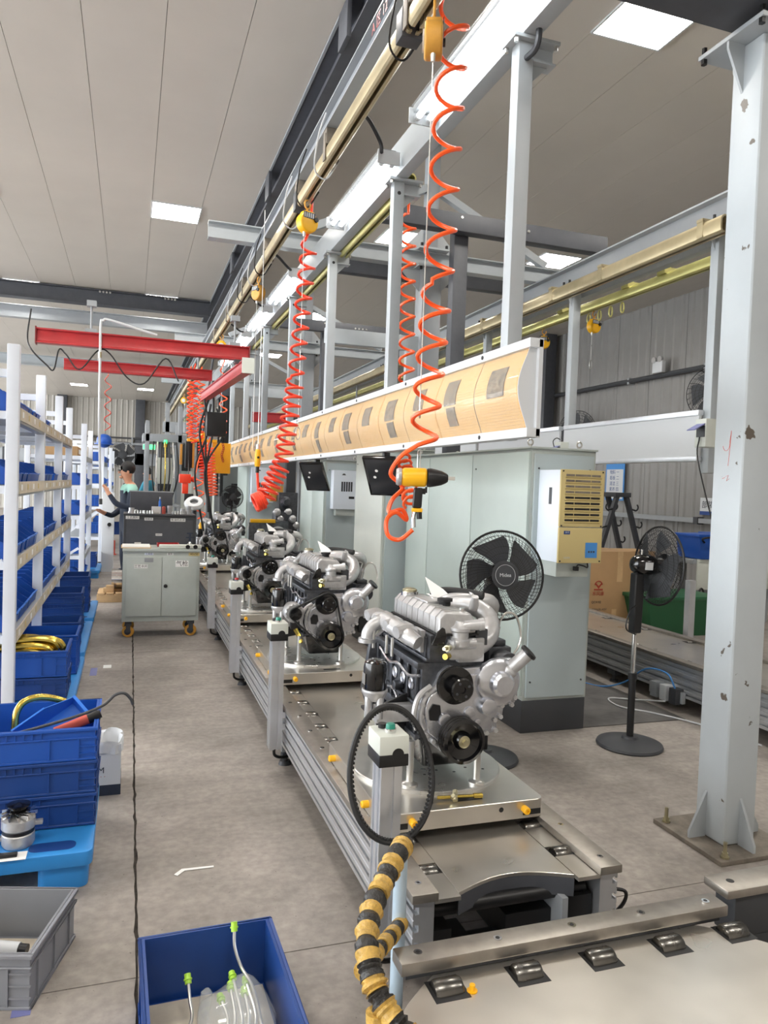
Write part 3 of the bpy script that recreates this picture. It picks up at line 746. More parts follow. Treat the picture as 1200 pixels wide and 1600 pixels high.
tc = [(-0.038, 0.395), (-0.002, 0.422), (0.05, 0.41), (0.127, 0.413), (0.17, .43), (0.2, 0.439), (0.257, 0.439), (0.273, 0.4), (0.278, 0.295), (0.265, 0.267), (0.222, 0.266), (0.217, 0.221), (0.192, 0.21), (0.198, 0.167), (0.159, 0.16), (0.098, 0.113), (0.03, 0.087), (-0.03, .11), (-0.068, 0.142), (-0.099, 0.167), (-0.119, 0.243), (-0.117, 0.288), (-0.100, 0.33), (-0.056, 0.352)]
b = B().prism(tc, (0, -.205, 0), (1, 0, 0), (0, 0, 1), (0, .035, 0))
t1 = b.build('timing_cover', 'castalu2', eng, bev=.007, seg=3)
tcin = [(.02 + (x - .02) * .86, .265 + (z - .265) * .84) for x, z in tc]
B().prism(tcin, (0, -.214, 0), (1, 0, 0), (0, 0, 1), (0, .012, 0)).build('cover_face', 'castalu2', t1, bev=.006, seg=3)
b = B()
for i in range(0, len(tc), 1):
    x, z = tc[i]; x = .02 + (x - .02) * .94; z = .265 + (z - .265) * .93; b.cyl((x, -.204, z), (x, -.217, z), .009, n=6)
b.build('bolt', 'castalu', t1)
for x, z, l, ra, rb in ((-.025, .231, .022, .026, .023), (.075, .25, .016, .022, .022), (.139, .273, .04, .036, .03), (.11, .21, .012, .014, .014)):
    B().cyl((x, -.207, z), (x, -.207 - l, z), ra, rb, n=22).build('boss', 'castalu2', t1, bev=.004)
B().prism([(-.019, -.026), (.012, -.03), (.024, -.004), (.019, .026), (-.008, .032), (-.024, .008)], (-.063, -.216, .258), (1, 0, 0), (0, 0, 1), (0, -.004, 0)).build('cover_plate', 'black', t1)
# gear case bulge and oil filler
ga = B().lathe([(.005, .0), (.088, .0), (.088, .02), (.075, .032), (.046, .036), (.044, .06), (.034, .07), (.005, .07)], (.185, -.205, .358), (0, -1, 0), 32).build('gear_case', 'castalu2', eng)
fp0, fp1 = V((.215, -.215, .385)), V((.283, -.255, .468)); fd = (fp1 - fp0).normalized()
fl = B().cyl(fp0 - fd * .03, fp1, .026, n=24).lathe([(.026, 0), (.032, .008), (.032, .022), (.026, .03)], fp0 + fd * .005, fd, 24).build('oil_filler_neck', 'castalu', eng)
B().lathe([(.005, 0), (.033, 0), (.034, .006), (.031, .012), (.005, .012)], fp1, fd, 24).build('filler_cap', 'black', fl)
# crank pulley
def vpulley(r, n, w, hub, back=0.0):
    pr = [(hub, 0)]
    pr += [(r, 0)]
    h = 0.004
    for i in range(n):
        pr += [(r, h), (r - .010, h + .005), (r - .010, h + .009), (r, h + .014)]; h += .018
    pr += [(r, h), (r - .012, h + .004), (r - .016, h - .012), (hub + .012, h - .02), (hub, h - .006), (hub * .5, h - .006)]
    return pr, h
pr, h = vpulley(.080, 3, 0, .022)
cp = B().lathe(pr, (.029, -.225, .165), (0, -1, 0), 48).build('crank_pulley', 'blackgloss', eng)
B().lathe([(.003, 0), (.022, 0), (.022, .006), (.016, .008), (.003, .008)], (.029, -.275, .165), (0, -1, 0), 20).cyl((.029, -.283, .165), (.029, -.296, .165), .013, n=6).build('hub_bolt', 'zinc', cp)
B().cyl((.029, -.205, .165), (.029, -.228, .165), .05, n=32).build('seal_ring', 'castalu', cp)
fp = B().lathe([(.01, 0), (.066, 0), (.068, .005), (.056, .01), (.056, .014), (.068, .02), (.068, .026), (.036, .03), (.034, .055), (.042, .06), (.043, .082), (.038, .086), (.012, .086), (.012, .08), (.004, .08)], (.006, -.215, .358), (0, -1, 0), 40).build('fan_pulley', 'blackgloss', eng)
b = B()
for i in range(4): b.cyl((.006 + .026 * math.cos(i * PI / 2 + .5), -.30, .358 + .026 * math.sin(i * PI / 2 + .5)), (.006 + .026 * math.cos(i * PI / 2 + .5), -.3025, .358 + .026 * math.sin(i * PI / 2 + .5)), .005, n=8)
b.build('hub_hole', 'darkgrey', fp)
# slotted brace
b = B()
pth = curve([(-.075, -.2, .35), (-.115, -.205, .325), (-.135, -.21, .29), (-.14, -.21, .24), (-.125, -.205, .20)], 5)
b.tube(pth, .011, 8); pth2 = [p + V((.026, 0, -.004)) for p in pth]; b.tube(pth2, .008, 8)
b.build('slotted_brace', 'castalu', eng)
# head, cover
b = B().box(-.075, .135, -.175, .32, .43, .53); b.box(-.085, .14, -.17, .325, .43, .445)
for i in range(5): b.box(-.082, -.07, -.15 + .1 * i, -.12 + .1 * i, .44, .52)
hd = b.build('cylinder_head', 'castiron', eng, bev=.004)
b = B().box(-.01, .125, -.215, -.17, .445, .505); b.box(.03, .135, -.2, -.16, .43, .52); b.build('front_water_outlet', 'castalu', eng, bev=.008)
vc = B().prism([(-.052, 0), (.10, 0), (.10, .045), (.075, .078), (-.028, .085), (-.05, .06)], (0, -.195, .535), (1, 0, 0), (0, 0, 1), (0, .49, 0)).build('valve_cover', 'castalu', eng, bev=.012, seg=3)
b = B()
for i in range(8): b.prism([(-.055, .004), (-.053, .061), (-.03, .088), (.07, .081), (.07, .07), (-.03, .07)], (0, -.165 + .06 * i, .535), (1, 0, 0), (0, 0, 1), (0, .006, 0))
b.build('rib', 'castalu', vc)
B().box(-.06, .108, -.2, .3, .53, .537).build('gasket', 'black', vc)
B().box(-.02, .06, .0, .14, .615, .626).build('breather_box', 'castalu', vc, bev=.004)
B().lathe([(.005, 0), (.036, 0), (.036, .016), (.005, .016)], (.0, .245, .615), (0, 0, 1), 24).build('filler_pedestal', 'chrome', vc)
B().lathe([(.005, 0), (.03, 0), (.031, .008), (.02, .014), (.005, .014)], (.0, .245, .631), (0, 0, 1), 12).build('filler_cap', 'zinc', vc)
B().lathe([(.005, 0), (.022, 0), (.022, .02), (.03, .022), (.03, .032), (.005, .034)], (.042, -.03, .61), (0, 0, 1), 24).build('cap', 'blackmatte', vc)
b = B()
for y in (-.14, .0, .13): b.cyl((.05, y - .03, .612), (.05, y - .03, .628), .009, n=6)
b.build('nut', 'chrome', vc)
# thermostat housing with pipes and sensors
b = B().lathe([(.005, 0), (.043, 0), (.043, .02), (.034, .025), (.034, .05), (.04, .055), (.04, .065), (.026, .075), (.02, .09), (.005, .09)], (.035, -.19, .495), (0, 0, 1), 24)
b.cyl((.04, -.195, .565), (.115, -.22, .575), .02, n=18).cyl((.1, -.215, .573), (.118, -.221, .5755), .023, n=18)
b.cyl((-.0, -.21, .505), (.09, -.2, .5), .022, n=16)
th = b.build('thermostat_housing', 'castalu', eng)
B().cyl((-.005, -.2, .49), (-.03, -.225, .492), .012, n=12).cyl((-.02, -.215, .491), (-.045, -.236, .493), .007, n=8).build('brass_sensor', 'zinc', th)
B().cyl((-.01, -.205, .46), (-.035, -.225, .462), .011, n=12).build('brass_plug', 'goldpipe', th)
B().prism([(0, 0), (.05, .0), (.058, .03), (.05, .06), (.04, .065), (.022, .05)], (-.082, -.21, .50), (1, 0, 0), (0, 0, 1), (0, .006, 0)).build('lifting_eye', 'blackgloss', eng, bev=.002)
# left manifold
mp = curve([(-.115, -.16, .50), (-.135, -.12, .515), (-.145, -.02, .525), (-.145, .1, .53), (-.145, .2, .525), (-.13, .29, .51)], 5)
b = B().tube(mp, [.026 + .008 * math.sin(PI * i / (len(mp) - 1)) for i in range(len(mp))], 12)
for y in (-.1, .02, .14, .26): b.tube(curve([(-.18, y, .53), (-.13, y + .01, .535), (-.075, y + .01, .50)], 4), .024, 10); b.box(-.095, -.078, y - .035, y + .05, .46, .54)
mn = b.build('intake_manifold', 'castalu', eng)
b = B()
for y in (-.13, -.04, .08, .2, .3): b.cyl((-.09, y + .04, .53), (-.112, y + .04, .533), .009, n=6)
for x, y in ((-.175, -.05), (-.18, .0), (-.2, .1)): b.cyl((x, y, .5), (x, y, .43), .006, n=8)
b.build('stud', 'steel', mn)
B().tube(curve([(-.145, .12, .53), (-.19, .12, .52), (-.215, .12, .49), (-.22, .12, .465)], 5), .026, 12).cyl((-.22, .12, .465), (-.22, .12, .45), .036, n=20).build('outlet', 'castalu', mn)
# oil filter
of = B().lathe([(.005, 0), (.043, 0), (.044, .006), (.044, .08), (.040, .098), (.025, .108), (.005, .108)], (-.255, -.10, .325), (0, 0, 1), 28).build('oil_filter', 'blackgloss', eng)
B().box(-.30, -.2985, -.117, -.083, .345, .385).build('label_print', 'steel', of)
b = B().lathe([(.005, 0), (.03, 0), (.048, .03), (.048, .042), (.005, .042)], (-.255, -.10, .283), (0, 0, 1), 24)
for a in range(4): b.cyl((-.255 + .03 * math.cos(a * 1.57 + .4), -.1 + .03 * math.sin(a * 1.57 + .4), .22), (-.255 + .03 * math.cos(a * 1.57 + .4), -.1 + .03 * math.sin(a * 1.57 + .4), .3), .013, n=10)
b.box(-.25, -.1, -.12, -.07, .2, .26)
b.build('filter_base', 'castalu', eng, bev=.003)
B().prism([(0, 0), (.13, .05), (.13, -.10), (.02, -.12)], (-.24, -.06, .24), (1, 0, 0), (0, 0, 1), (0, .012, 0)).box(-.25, -.1, -.06, .08, .2, .212).build('mount_bracket', 'black', eng, bev=.003)
# right side: intake elbow, turbo pipe, injection pump
b = B().tube(curve([(.10, -.13, .46), (.15, -.14, .485), (.20, -.11, .52), (.215, -.06, .57), (.185, .0, .60), (.14, .08, .595), (.11, .16, .58)], 6), [.03, .031, .032, .033, .034, .035, .035, .036, .036, .036, .036, .036, .036, .036, .036, .036, .036, .036, .036, .036, .036, .036, .036, .036, .036, .036, .036, .036, .036, .036, .036, .036, .036, .036, .036, .036, .036], 14)
b.cyl((.165, -.03, .6), (.16, -.05, .65), .02, .014, n=14)
el = b.build('intake_elbow', 'castalu', eng)
b = B().tube(curve([(.06, .12, .56), (.12, .11, .60), (.2, .1, .605), (.29, .11, .60), (.33, .15, .57), (.32, .2, .52)], 6), .038, 14)
b.lathe([(.03, 0), (.045, 0), (.045, .016), (.03, .016)], (.2, .1, .605), (1, 0, .0), 20)
b.build('air_pipe', 'castalu', eng)
B().tube(curve([(.07, .17, .61), (.09, .175, .635), (.13, .16, .643), (.19, .12, .642), (.25, .06, .635)], 6), .017, 10).build('breather_hose', 'rubber', eng)
b = B().box(.20, .30, -.05, .22, .30, .40).box(.215, .285, -.03, .2, .40, .425); b.cyl((.25, -.13, .35), (.25, -.05, .35), .045, n=20)
ip = b.build('injection_pump', 'castiron', eng, bev=.006); ip.location = (.045, .03, .04)
for i in range(4):
    y = .0 + .055 * i
    B().cyl((.25, y, .42), (.262, y, .475), .011, n=8).cyl((.258, y, .455), (.266, y, .495), .007, n=6).build('plunger', 'castalu', ip)
    B().tube(curve([(.266, y, .49), (.29, y - .01, .53), (.33, y - .02, .52), (.35, y - .03, .45), (.33, y - .05, .40), (.30, y - .05, .36)] if i == 0 else [(.266, y, .49), (.27, y, .525), (.22, y + .01, .53), (.15, y + .02, .515)], 5), .0045, 6).build('fuel_line', 'steel', ip)
B().prism([(0, 0), (.06, 0), (.06, .06), (.02, .07)], (.09, -.19, .49), (1, 0, 0), (0, 0, 1), (0, .05, 0)).build('control_bracket', 'darkgrey', eng, bev=.003)
B().prism([(-.13, .09), (.17, .09), (.21, .2), (.18, .42), (.1, .47), (-.06, .47), (-.14, .4), (-.17, .2)], (0, .32, 0), (1, 0, 0), (0, 0, 1), (0, .035, 0)).build('flywheel_housing', 'castiron', eng, bev=.006)
# belts and alternator: the further engines
def hull(P):
    P = sorted(P); lo = []; up = []
    for p in P:
        while len(lo) > 1 and (lo[-1][0] - lo[-2][0]) * (p[1] - lo[-2][1]) - (lo[-1][1] - lo[-2][1]) * (p[0] - lo[-2][0]) <= 0: lo.pop()
        lo.append(p)
    for p in reversed(P):
        while len(up) > 1 and (up[-1][0] - up[-2][0]) * (p[1] - up[-2][1]) - (up[-1][1] - up[-2][1]) * (p[0] - up[-2][0]) <= 0: up.pop()
        up.append(p)
    return lo[:-1] + up[:-1]
eng2 = dup(eng, EO + V((0, PY[1], 0)), None, 'diesel engine with alternator and drive belt fitted, second from the camera')
AC = V((-.185, -.20, .30))
al = B().lathe([(.01, -.08), (.05, -.08), (.056, -.07), (.058, -.03), (.055, -.025), (.058, -.02), (.058, .02), (.05, .032), (.01, .032)], AC, (0, -1, 0), 32).build('alternator', 'castalu', eng2)
b = B()
for i in range(14):
    q = 2 * PI * i / 14; mk = b.mark(); b.box(.03, .056, -.004, .004, -.006, .006); b.xf(mk, Matrix.Translation(AC + V((0, -.035, 0))) @ Matrix.Rotation(q, 4, 'Y'))
b.build('cooling_fin', 'castalu', al)
B().lathe([(.005, 0), (.034, 0), (.036, .004), (.028, .010), (.028, .014), (.036, .02), (.036, .024), (.012, .026), (.012, .034), (.003, .034)], AC + V((0, -.04, 0)), (0, -1, 0), 28).build('pulley', 'blackgloss', al)
B().box(-.2, -.1, -.2, -.16, .2, .25).build('alternator_mount', 'black', al, bev=.006)
cs = [(.029, .165, .077), (.006, .358, .061), (AC.x, AC.z, .033)]
hp = hull([(cx + r * math.cos(i * PI / 18), cz + r * math.sin(i * PI / 18)) for cx, cz, r in cs for i in range(36)])
B().tube([(x, -.252, z) for x, z in hp], .0065, 6, closed=True).build('drive_belt', 'rubber', eng2)
B().box(.22, .30, -.2, .0, .16, .27).build('hydraulic_pump', 'black', eng2, bev=.02)
B().tube(curve([(-.17, -.19, .2), (-.15, -.2, .16), (-.14, -.22, .12)], 4), .014, 8).build('copper_pipe', 'goldpipe', eng2)
dup(eng2, EO + V((0, PY[2], 0)), None, 'diesel engine with alternator and drive belt fitted, third from the camera')
dup(eng2, EO + V((0, PY[3], 0)), None, 'diesel engine with drive belt, farthest on the conveyor, beside the tool cart')
for n in range(3):
    p = EO + V((.055, .13 + PY[n], .622))
    b = B(p); b.prism([(0, 0), (.085, -.004), (.045, .035), (-.03, .085)], p, (.95, -.3, 0), (.1, .35, .93), (.001, .001, 0)); b.prism([(0, 0), (.085, -.004), (.07, .06), (-.01, .06)], p, (.95, -.3, 0), (.1, .9, .1), (0, 0, .001))
    tag(b.build('paper_slip', 'paper'), ('folded white paper slip lying on the nearest engine', 'folded white paper slip lying on the second engine', 'folded white paper slip lying on the third engine')[n], 'paper').location = p
# small fittings lying on the first pallet
p = V((1.13, 2.33, .423))
t = thing('brass_fitting', 'brass pipe fitting lying on the front of the nearest pallet', 'fitting', p)
B().cyl((-.1, .02, .008), (.06, .0, .008), .006, n=10).cyl((.03, .004, .008), (.062, 0, .008), .009, n=10).build('pipe', 'goldpipe', t)
t = thing('hose_coupling', 'small galvanised coupling lying on the nearest pallet beside the brass fitting', 'fitting', p + V((-.05, -.02, 0)))
B().cyl((0, 0, .008), (.012, .03, .03), .009, n=8).cyl((.004, .01, .015), (.0, .02, .02), .013, n=6).build('body', 'zinc', t)
# ------------------------------------------------------------------ control posts
_src = None
for n, y in enumerate((2.05, 3.80, 5.40, 7.05)):
    lab = 'aluminium control post with push-button box, ' + ('with green button, nearest the camera', 'with green button, second from the camera', 'with red button, third from the camera', 'farthest, beside the tool cart')[n]
    p = (.735, y, .13)
    if _src is None:
        _src = t = thing('control_post', lab, 'control post', p, 0, 'push-button posts along the conveyor')
        pts = []
        w, dd = .032, .04
        prof = [(-w, -dd), (-.008, -dd), (-.008, -dd + .008), (.008, -dd + .008), (.008, -dd), (w, -dd), (w, -.028), (w - .008, -.028), (w - .008, -.012), (w, -.012), (w, .012), (w - .008, .012), (w - .008, .028), (w, .028), (w, dd), (-w, dd), (-w, .028), (-w + .008, .028), (-w + .008, .012), (-w, .012), (-w, -.012), (-w + .008, -.012), (-w + .008, -.028), (-w, -.028)]
        B().prism(prof, (0, 0, 0), (1, 0, 0), (0, 1, 0), (0, 0, .565)).build('post', 'alu', t)
        B().box(-.045, .045, -.055, .055, .565, .60).build('box_base', 'black', t, bev=.003)
        bb = B().box(-.045, .045, -.055, .055, .60, .655).build('box_lid', 'cream', t, bev=.004)
        B().cyl((.012, -.0555, .601), (.012, -.0545, .601), .018, n=20).build('cable_knockout', 'black', bb)
        B().lathe([(.01, 0), (.017, 0), (.017, .012), (.01, .012)], (.0, -.015, .655), (0, 0, 1), 20).build('button_collar', 'chrome', bb)
        B().lathe([(.003, 0), (.014, 0), (.014, .01), (.012, .014), (.003, .015)], (.0, -.015, .666), (0, 0, 1), 20).build('button', 'green', bb)
        B().cyl((-.01, .028, .655), (-.01, .028, .668), .013, n=16).build('second_button', 'black', bb)
        for z in (.1, .16): B().box(.032, .05, -.03, .03, z, z + .03).build('clamp', 'alu', t)
        B().tube(curve([(.0, .0, .0), (.01, .02, -.05), (.06, .05, -.075), (.1, .06, -.07)], 6), .008, 7).build('cable', 'rubber', t)
    else:
        q = dup(_src, p, None, lab)
        if n == 2:
            for c in q.children:
                for g in c.children:
                    if g.name.startswith('button') and not g.name.startswith('button_collar'):
                        g.data = g.data.copy(); g.data.materials[0] = MATS['redpaint']
# belt hanging on the first post
p = V((.728, 2.0, .53))
pts = []
for i in range(60):
    q = 2 * PI * i / 60
    pts.append(V((.124 * math.cos(q) * (1 - .06 * math.sin(q)), .05 * math.sin(q), .178 * math.sin(q))))
bt = thing('drive_belt', 'black toothed rubber belt loop hung over the nearest control post', 'belt', p + V((-.005, -.02, .155)) - V((0, 0, .0)))
b = B(); b.tube(pts, .0085, 8, closed=True); b.build('loop', 'rubber', bt)
b = B()
for i in range(90):
    q = 2 * PI * i / 90; c = V((.116 * math.cos(q) * (1 - .06 * math.sin(q)), .05 * math.sin(q), .17 * math.sin(q))); b.bc(c, (.006, .012, .006))
b.build('teeth', 'rubber', bt, kind='stuff')
# ------------------------------------------------------------------ long sign with instruction cards
def lined(name, col, line, sc):
    m = mat(name, col, 0.55, noise=(3, 0.04)); nt = m.node_tree; p = nt.nodes['Principled BSDF']
    src = p.inputs['Base Color'].links[0].from_socket
    tc = nt.nodes.new('ShaderNodeTexCoord'); w = nt.nodes.new('ShaderNodeTexWave'); w.wave_type = 'BANDS'; w.bands_direction = 'Z'
    w.inputs['Scale'].default_value = sc; w.inputs['Distortion'].default_value = 0
    nt.links.new(tc.outputs['Object'], w.inputs['Vector'])
    n = nt.nodes.new('ShaderNodeTexNoise'); n.inputs['Scale'].default_value = 40; nt.links.new(tc.outputs['Object'], n.inputs['Vector'])
    mu = nt.nodes.new('ShaderNodeMath'); mu.operation = 'MULTIPLY'; nt.links.new(w.outputs['Fac'], mu.inputs[0]); nt.links.new(n.outputs['Fac'], mu.inputs[1])
    r = nt.nodes.new('ShaderNodeMapRange'); r.inputs['From Min'].default_value = .25; r.inputs['From Max'].default_value = .6; r.inputs['To Max'].default_value = .45; nt.links.new(mu.outputs[0], r.inputs['Value'])
    mx = nt.nodes.new('ShaderNodeMix'); mx.data_type = 'RGBA'; nt.links.new(r.outputs['Result'], mx.inputs['Factor']); nt.links.new(src, mx.inputs['A']); mx.inputs['B'].default_value = (*lin([x / 255 for x in line]), 1)
    nt.links.new(mx.outputs['Result'], p.inputs['Base Color'])
lined('cardpaper', (216, 176, 112), (140, 104, 62), 26)
SZ0, SZ1 = 1.752, 2.068
def sx(z, off=0.0):
    q = (z - SZ0) / (SZ1 - SZ0); return 1.488 - .046 * math.sin(PI * q) ** 1.2 - off
def strip(b, ya, yb, za, zb, off, th=.0015, n=10):
    P = [(sx(za + (zb - za) * i / n, off), za + (zb - za) * i / n) for i in range(n + 1)]
    return b.prism(P + [(x + th, z) for x, z in reversed(P)], (0, ya, 0), (1, 0, 0), (0, 0, 1), (0, yb - ya, 0))
SY0, SY1 = 2.62, 13.4
O = (1.5, SY0, 1.715)
sg = thing('instruction_sign', 'long overhead sign of tan instruction cards behind curved acrylic in a white frame', 'sign', O)
B(O).box(1.512, 1.53, SY0, SY1, 1.72, 2.10).build('back_panel', 'white', sg)
for z in (2.068, 1.715): B(O).box(1.47, 1.531, SY0, SY1, z, z + .037).build('frame_rail', 'white', sg, bev=.003)
for z in (2.086, 1.733):
    b = B(O)
    for k in range(11): b.cyl((1.47, SY0 + .42 + k * .98, z), (1.466, SY0 + .42 + k * .98, z), .009, n=10)
    b.build('frame_bolt', 'black', sg)
B(O).prism([(sx(SZ0 + (SZ1 - SZ0) * i / 12, .008), SZ0 + (SZ1 - SZ0) * i / 12) for i in range(13)] + [(1.512, SZ1), (1.512, SZ0)], (0, SY0 + .02, 0), (1, 0, 0), (0, 0, 1), (0, .004, 0)).build('end_cap', 'white', sg)
strip(B(O), SY0 + .03, SY1 - .02, SZ0, SZ1, .010, .0015, 16).build('acrylic_cover', 'acrylic', sg)
y = SY0 + .035; k = 0
PIC = [(.30, .17, .10), (.28, .13, .11), (.0, 0, 0), (.30, .15, .08), (.30, .14, .09), (.28, .12, .1), (.3, .15, .08), (.26, .14, .1)]
while y < SY1 - .3:
    w = .405 if k == 0 else .455
    c = strip(B(O), y, y + w - .007, SZ0 + .001, SZ1 - .001, 0.0).build('instruction_card', 'cardpaper', sg)
    rr = rnd.random
    zt = SZ1 - .04 - .02 * rr(); hgt = .20 + .05 * rr(); ya = y + w - .24 - .08 * rr(); ww = .13 + .07 * rr()
    if k % 2 == 0: strip(B(O), y - .010, y + .001, SZ0 + .001, SZ1 - .001, .0015, .002).build('card_divider', 'yellowdull', sg)
    strip(B(O), ya, ya + ww, zt - hgt * .55, zt, .0042, .0025, 8).build('printed_picture', 'ink', c)
    if k % 2: strip(B(O), ya + .01, ya + ww * .8, zt - hgt, zt - hgt * .6, .0042, .0025, 8).build('printed_picture', 'ink', c)
    y += w; k += 1
# monitors under the sign
for n, (yy, lab) in enumerate(((4.5, 'black flat monitor tilted under the sign, nearer one'), (6.35, 'black flat monitor tilted under the sign, farther one'))):
    O = (1.53, yy, 1.72)
    t = thing('monitor', lab, 'monitor', O)
    b = B(); b.box(-.02, .02, -.02, .02, -.12, -.005).cyl((0, 0, -.12), (-.02, 0, -.14), .03, n=14); b.build('arm', 'black', t, bev=.003)
    M = Matrix.Translation((-.02, -.01, -.155)) @ Matrix.Rotation(math.radians(52), 4, 'Z') @ Matrix.Rotation(math.radians(52), 4, 'Y')
    b = B(); b.box(-.15, .15, -.11, .11, -.012, .012); b.xf(0, M); b.build('case', 'blackgloss', t, bev=.006)
    b = B(); b.box(-.135, .135, -.095, .095, -.0135, -.012); b.xf(0, M); b.build('screen', 'screen', t)
    b = B(); b.cyl((-.05, .03, -.0136), (-.05, .03, -.015), .01, n=10).cyl((.0, .05, -.0136), (.0, .05, -.015), .01, n=10); b.xf(0, M); b.build('sticker', 'paper', t)

# ------------------------------------------------------------------ balancers and air tools
def balancer(p, label, rz=0.0, disc='yellow', cable=1.0, front=True, carab=True):
    t = thing('tool_balancer', label, 'balancer', p, rz, 'yellow spring balancers')
    # p is the point where the hook meets the rail
    b = B(); b.tube([(.022 * math.cos(q), 0, -.03 + .028 * math.sin(q)) for q in [PI * (.5 + 1.6 * i / 14) for i in range(15)]], .006, 7); b.cyl((0, 0, -.055), (0, 0, -.09), .007, n=8); b.build('hook', 'yellowdull', t)
    bd = B().lathe([(.01, -.035), (.062, -.035), (.068, -.028), (.068, .028), (.062, .035), (.01, .035)], (0, 0, -.15), (0, 1, 0), 24).prism([(-.05, 0), (.05, 0), (.035, .07), (-.035, .07)], (0, -.03, -.15), (1, 0, 0), (0, 0, 1), (0, .06, 0)).build('drum_case', disc, t, bev=.004)
    b = B()
    for i in range(5): b.box(-.045 + .016 * i, -.037 + .016 * i, -.0385, -.034, -.125, -.095)
    b.build('vent_grille', 'white', bd); B().box(-.05, .04, -.037, -.034, -.13, -.09).build('vent_recess', 'black', bd)
    B().cyl((.045, -.036, -.13), (.045, -.046, -.13), .016, n=12).build('adjuster_knob', 'black', bd)
    B().cyl((0, .036, -.15), (0, .042, -.15), .04, n=20).build('side_plate', 'white', bd)
    b = B().cyl((-.02, 0, -.2), (-.02, 0, -.24), .012, .008, n=10).cyl((-.02, 0, -.24), (-.02, 0, -.24 - cable), .0022, n=5); b.build('cable', 'steel', t)
    if carab:
        z = -.24 - cable
        b = B(); b.tube([(-.02 + .016 * math.cos(2 * PI * i / 18), 0, z - .04 + .04 * math.sin(2 * PI * i / 18)) for i in range(18)], .0035, 6, closed=True); b.build('carabiner', 'steel', t)
    return t
balancer((1.06, 2.73, 3.36), 'yellow spring balancer hanging from the rail nearest the camera, edge-on', 1.2, 'yellowdull', 1.27)
balancer((1.06, 4.9, 3.36), 'yellow spring balancer with ribbed grille hanging from the rail, second from the camera', .35, 'yellow', 1.25)
balancer((1.06, 6.88, 3.36), 'dull yellow disc balancer hanging from the rail, third from the camera', -1.1, 'yellowdull', 1.33, carab=False)
balancer((1.06, 9.8, 3.36), 'pale faced yellow balancer hanging above the red crane', 2.9, 'yellow', .6)
balancer((1.06, 16.9, 3.36), 'yellow balancer far along the rail below the red crane', 2.9, 'yellow', .7)
balancer((4.32, 6.45, 3.31), 'yellow disc balancer with white loop under the right gantry rail, nearer', .2, 'yellow', .25)
balancer((4.32, 7.4, 3.31), 'yellow balancer under the right gantry rail beside the sign end', -.5, 'yellow', .2)

def cut_hose(name, segs, r, label, m='orange', cat='air hose', n=7):
    p = V(segs[0]); b = B(p); b.tube(segs, r, n); o = b.build(name, m); o.location = p; return tag(o, label, cat)
# impact wrench and its spiral hose
P = V((1.06, 2.72, 1.52))
t = thing('impact_wrench', 'yellow and black pneumatic impact wrench hanging nose right on the nearest spiral hose', 'impact wrench', P, -.3)
B().lathe([(.01, -.058), (.03, -.056), (.036, -.045), (.037, -.0), (.037, .035), (.032, .042), (.01, .042)], (-.01, 0, .02), (1, 0, 0), 20).build('motor_housing', 'yellow', t, bev=.002)
B().lathe([(.005, 0), (.034, 0), (.035, .012), (.03, .02), (.005, .02)], (-.066, 0, .02), (-1, 0, 0), 20).build('rear_cap', 'castalu', t)
B().lathe([(.01, 0), (.036, 0), (.037, .012), (.034, .03), (.028, .055), (.02, .072), (.014, .08), (.004, .08)], (.035, 0, .02), (1, 0, 0), 20).build('hammer_case', 'black', t)
B().cyl((.11, 0, .02), (.115, 0, .02), .012, n=12).box(.115, .142, -.007, .007, .013, .027).build('drive_anvil', 'steel', t)
B().prism([(-.016, -.02), (.02, -.02), (.018, -.05), (.016, -.1), (-.02, -.1), (-.018, -.06)], (0, -.017, 0), (1, 0, 0), (0, 0, 1), (0, .034, 0)).build('grip', 'black', t, bev=.009, seg=3)
B().box(.018, .03, -.007, .007, -.045, -.022).box(.028, .036, -.009, .009, -.04, -.016).build('trigger', 'black', t, bev=.002)
B().box(-.022, .02, -.02, .02, -.115, -.1).build('grip_base', 'yellow', t, bev=.004)
B().cyl((.008, 0, -.115), (.01, 0, -.142), .011, n=12).build('muffler', 'black', t); B().cyl((-.01, 0, -.115), (-.014, 0, -.145), .008, n=10).cyl((-.014, 0, -.14), (-.012, 0, -.175), .01, n=10).build('hose_coupler', 'chrome', t)
B().tube([(-.005, 0, .055), (-.005, 0, .12), (.0, 0, .13), (.005, 0, .12), (.005, 0, .055)], .002, 5).build('hanger_wire', 'steel', t)
h = [V((1.16, 2.78, 3.52)), V((1.17, 2.78, 3.44))] + helix((1.165, 2.78, 3.42), (1.12, 2.74, 2.3), .056, 7.0, 18) + helix((1.118, 2.74, 2.28), (1.075, 2.72, 1.66), .056, 5.0, 18, .05)
h += curve([h[-1], (1.0, 2.76, 1.62), (.97, 2.79, 1.55), (1.03, 2.81, 1.50), (.985, 2.80, 1.45), (.965, 2.78, 1.40), (1.02, 2.78, 1.41), (1.04, 2.78, 1.37), (.99, 2.77, 1.40), (.95, 2.76, 1.37), (.955, 2.75, 1.31), (1.0, 2.74, 1.295), (1.045, 2.72, 1.335)], 6)[1:]
cut_hose('spiral_hose', h, .0088, 'bright orange spiral air hose from the rail to the impact wrench, nearest the camera')
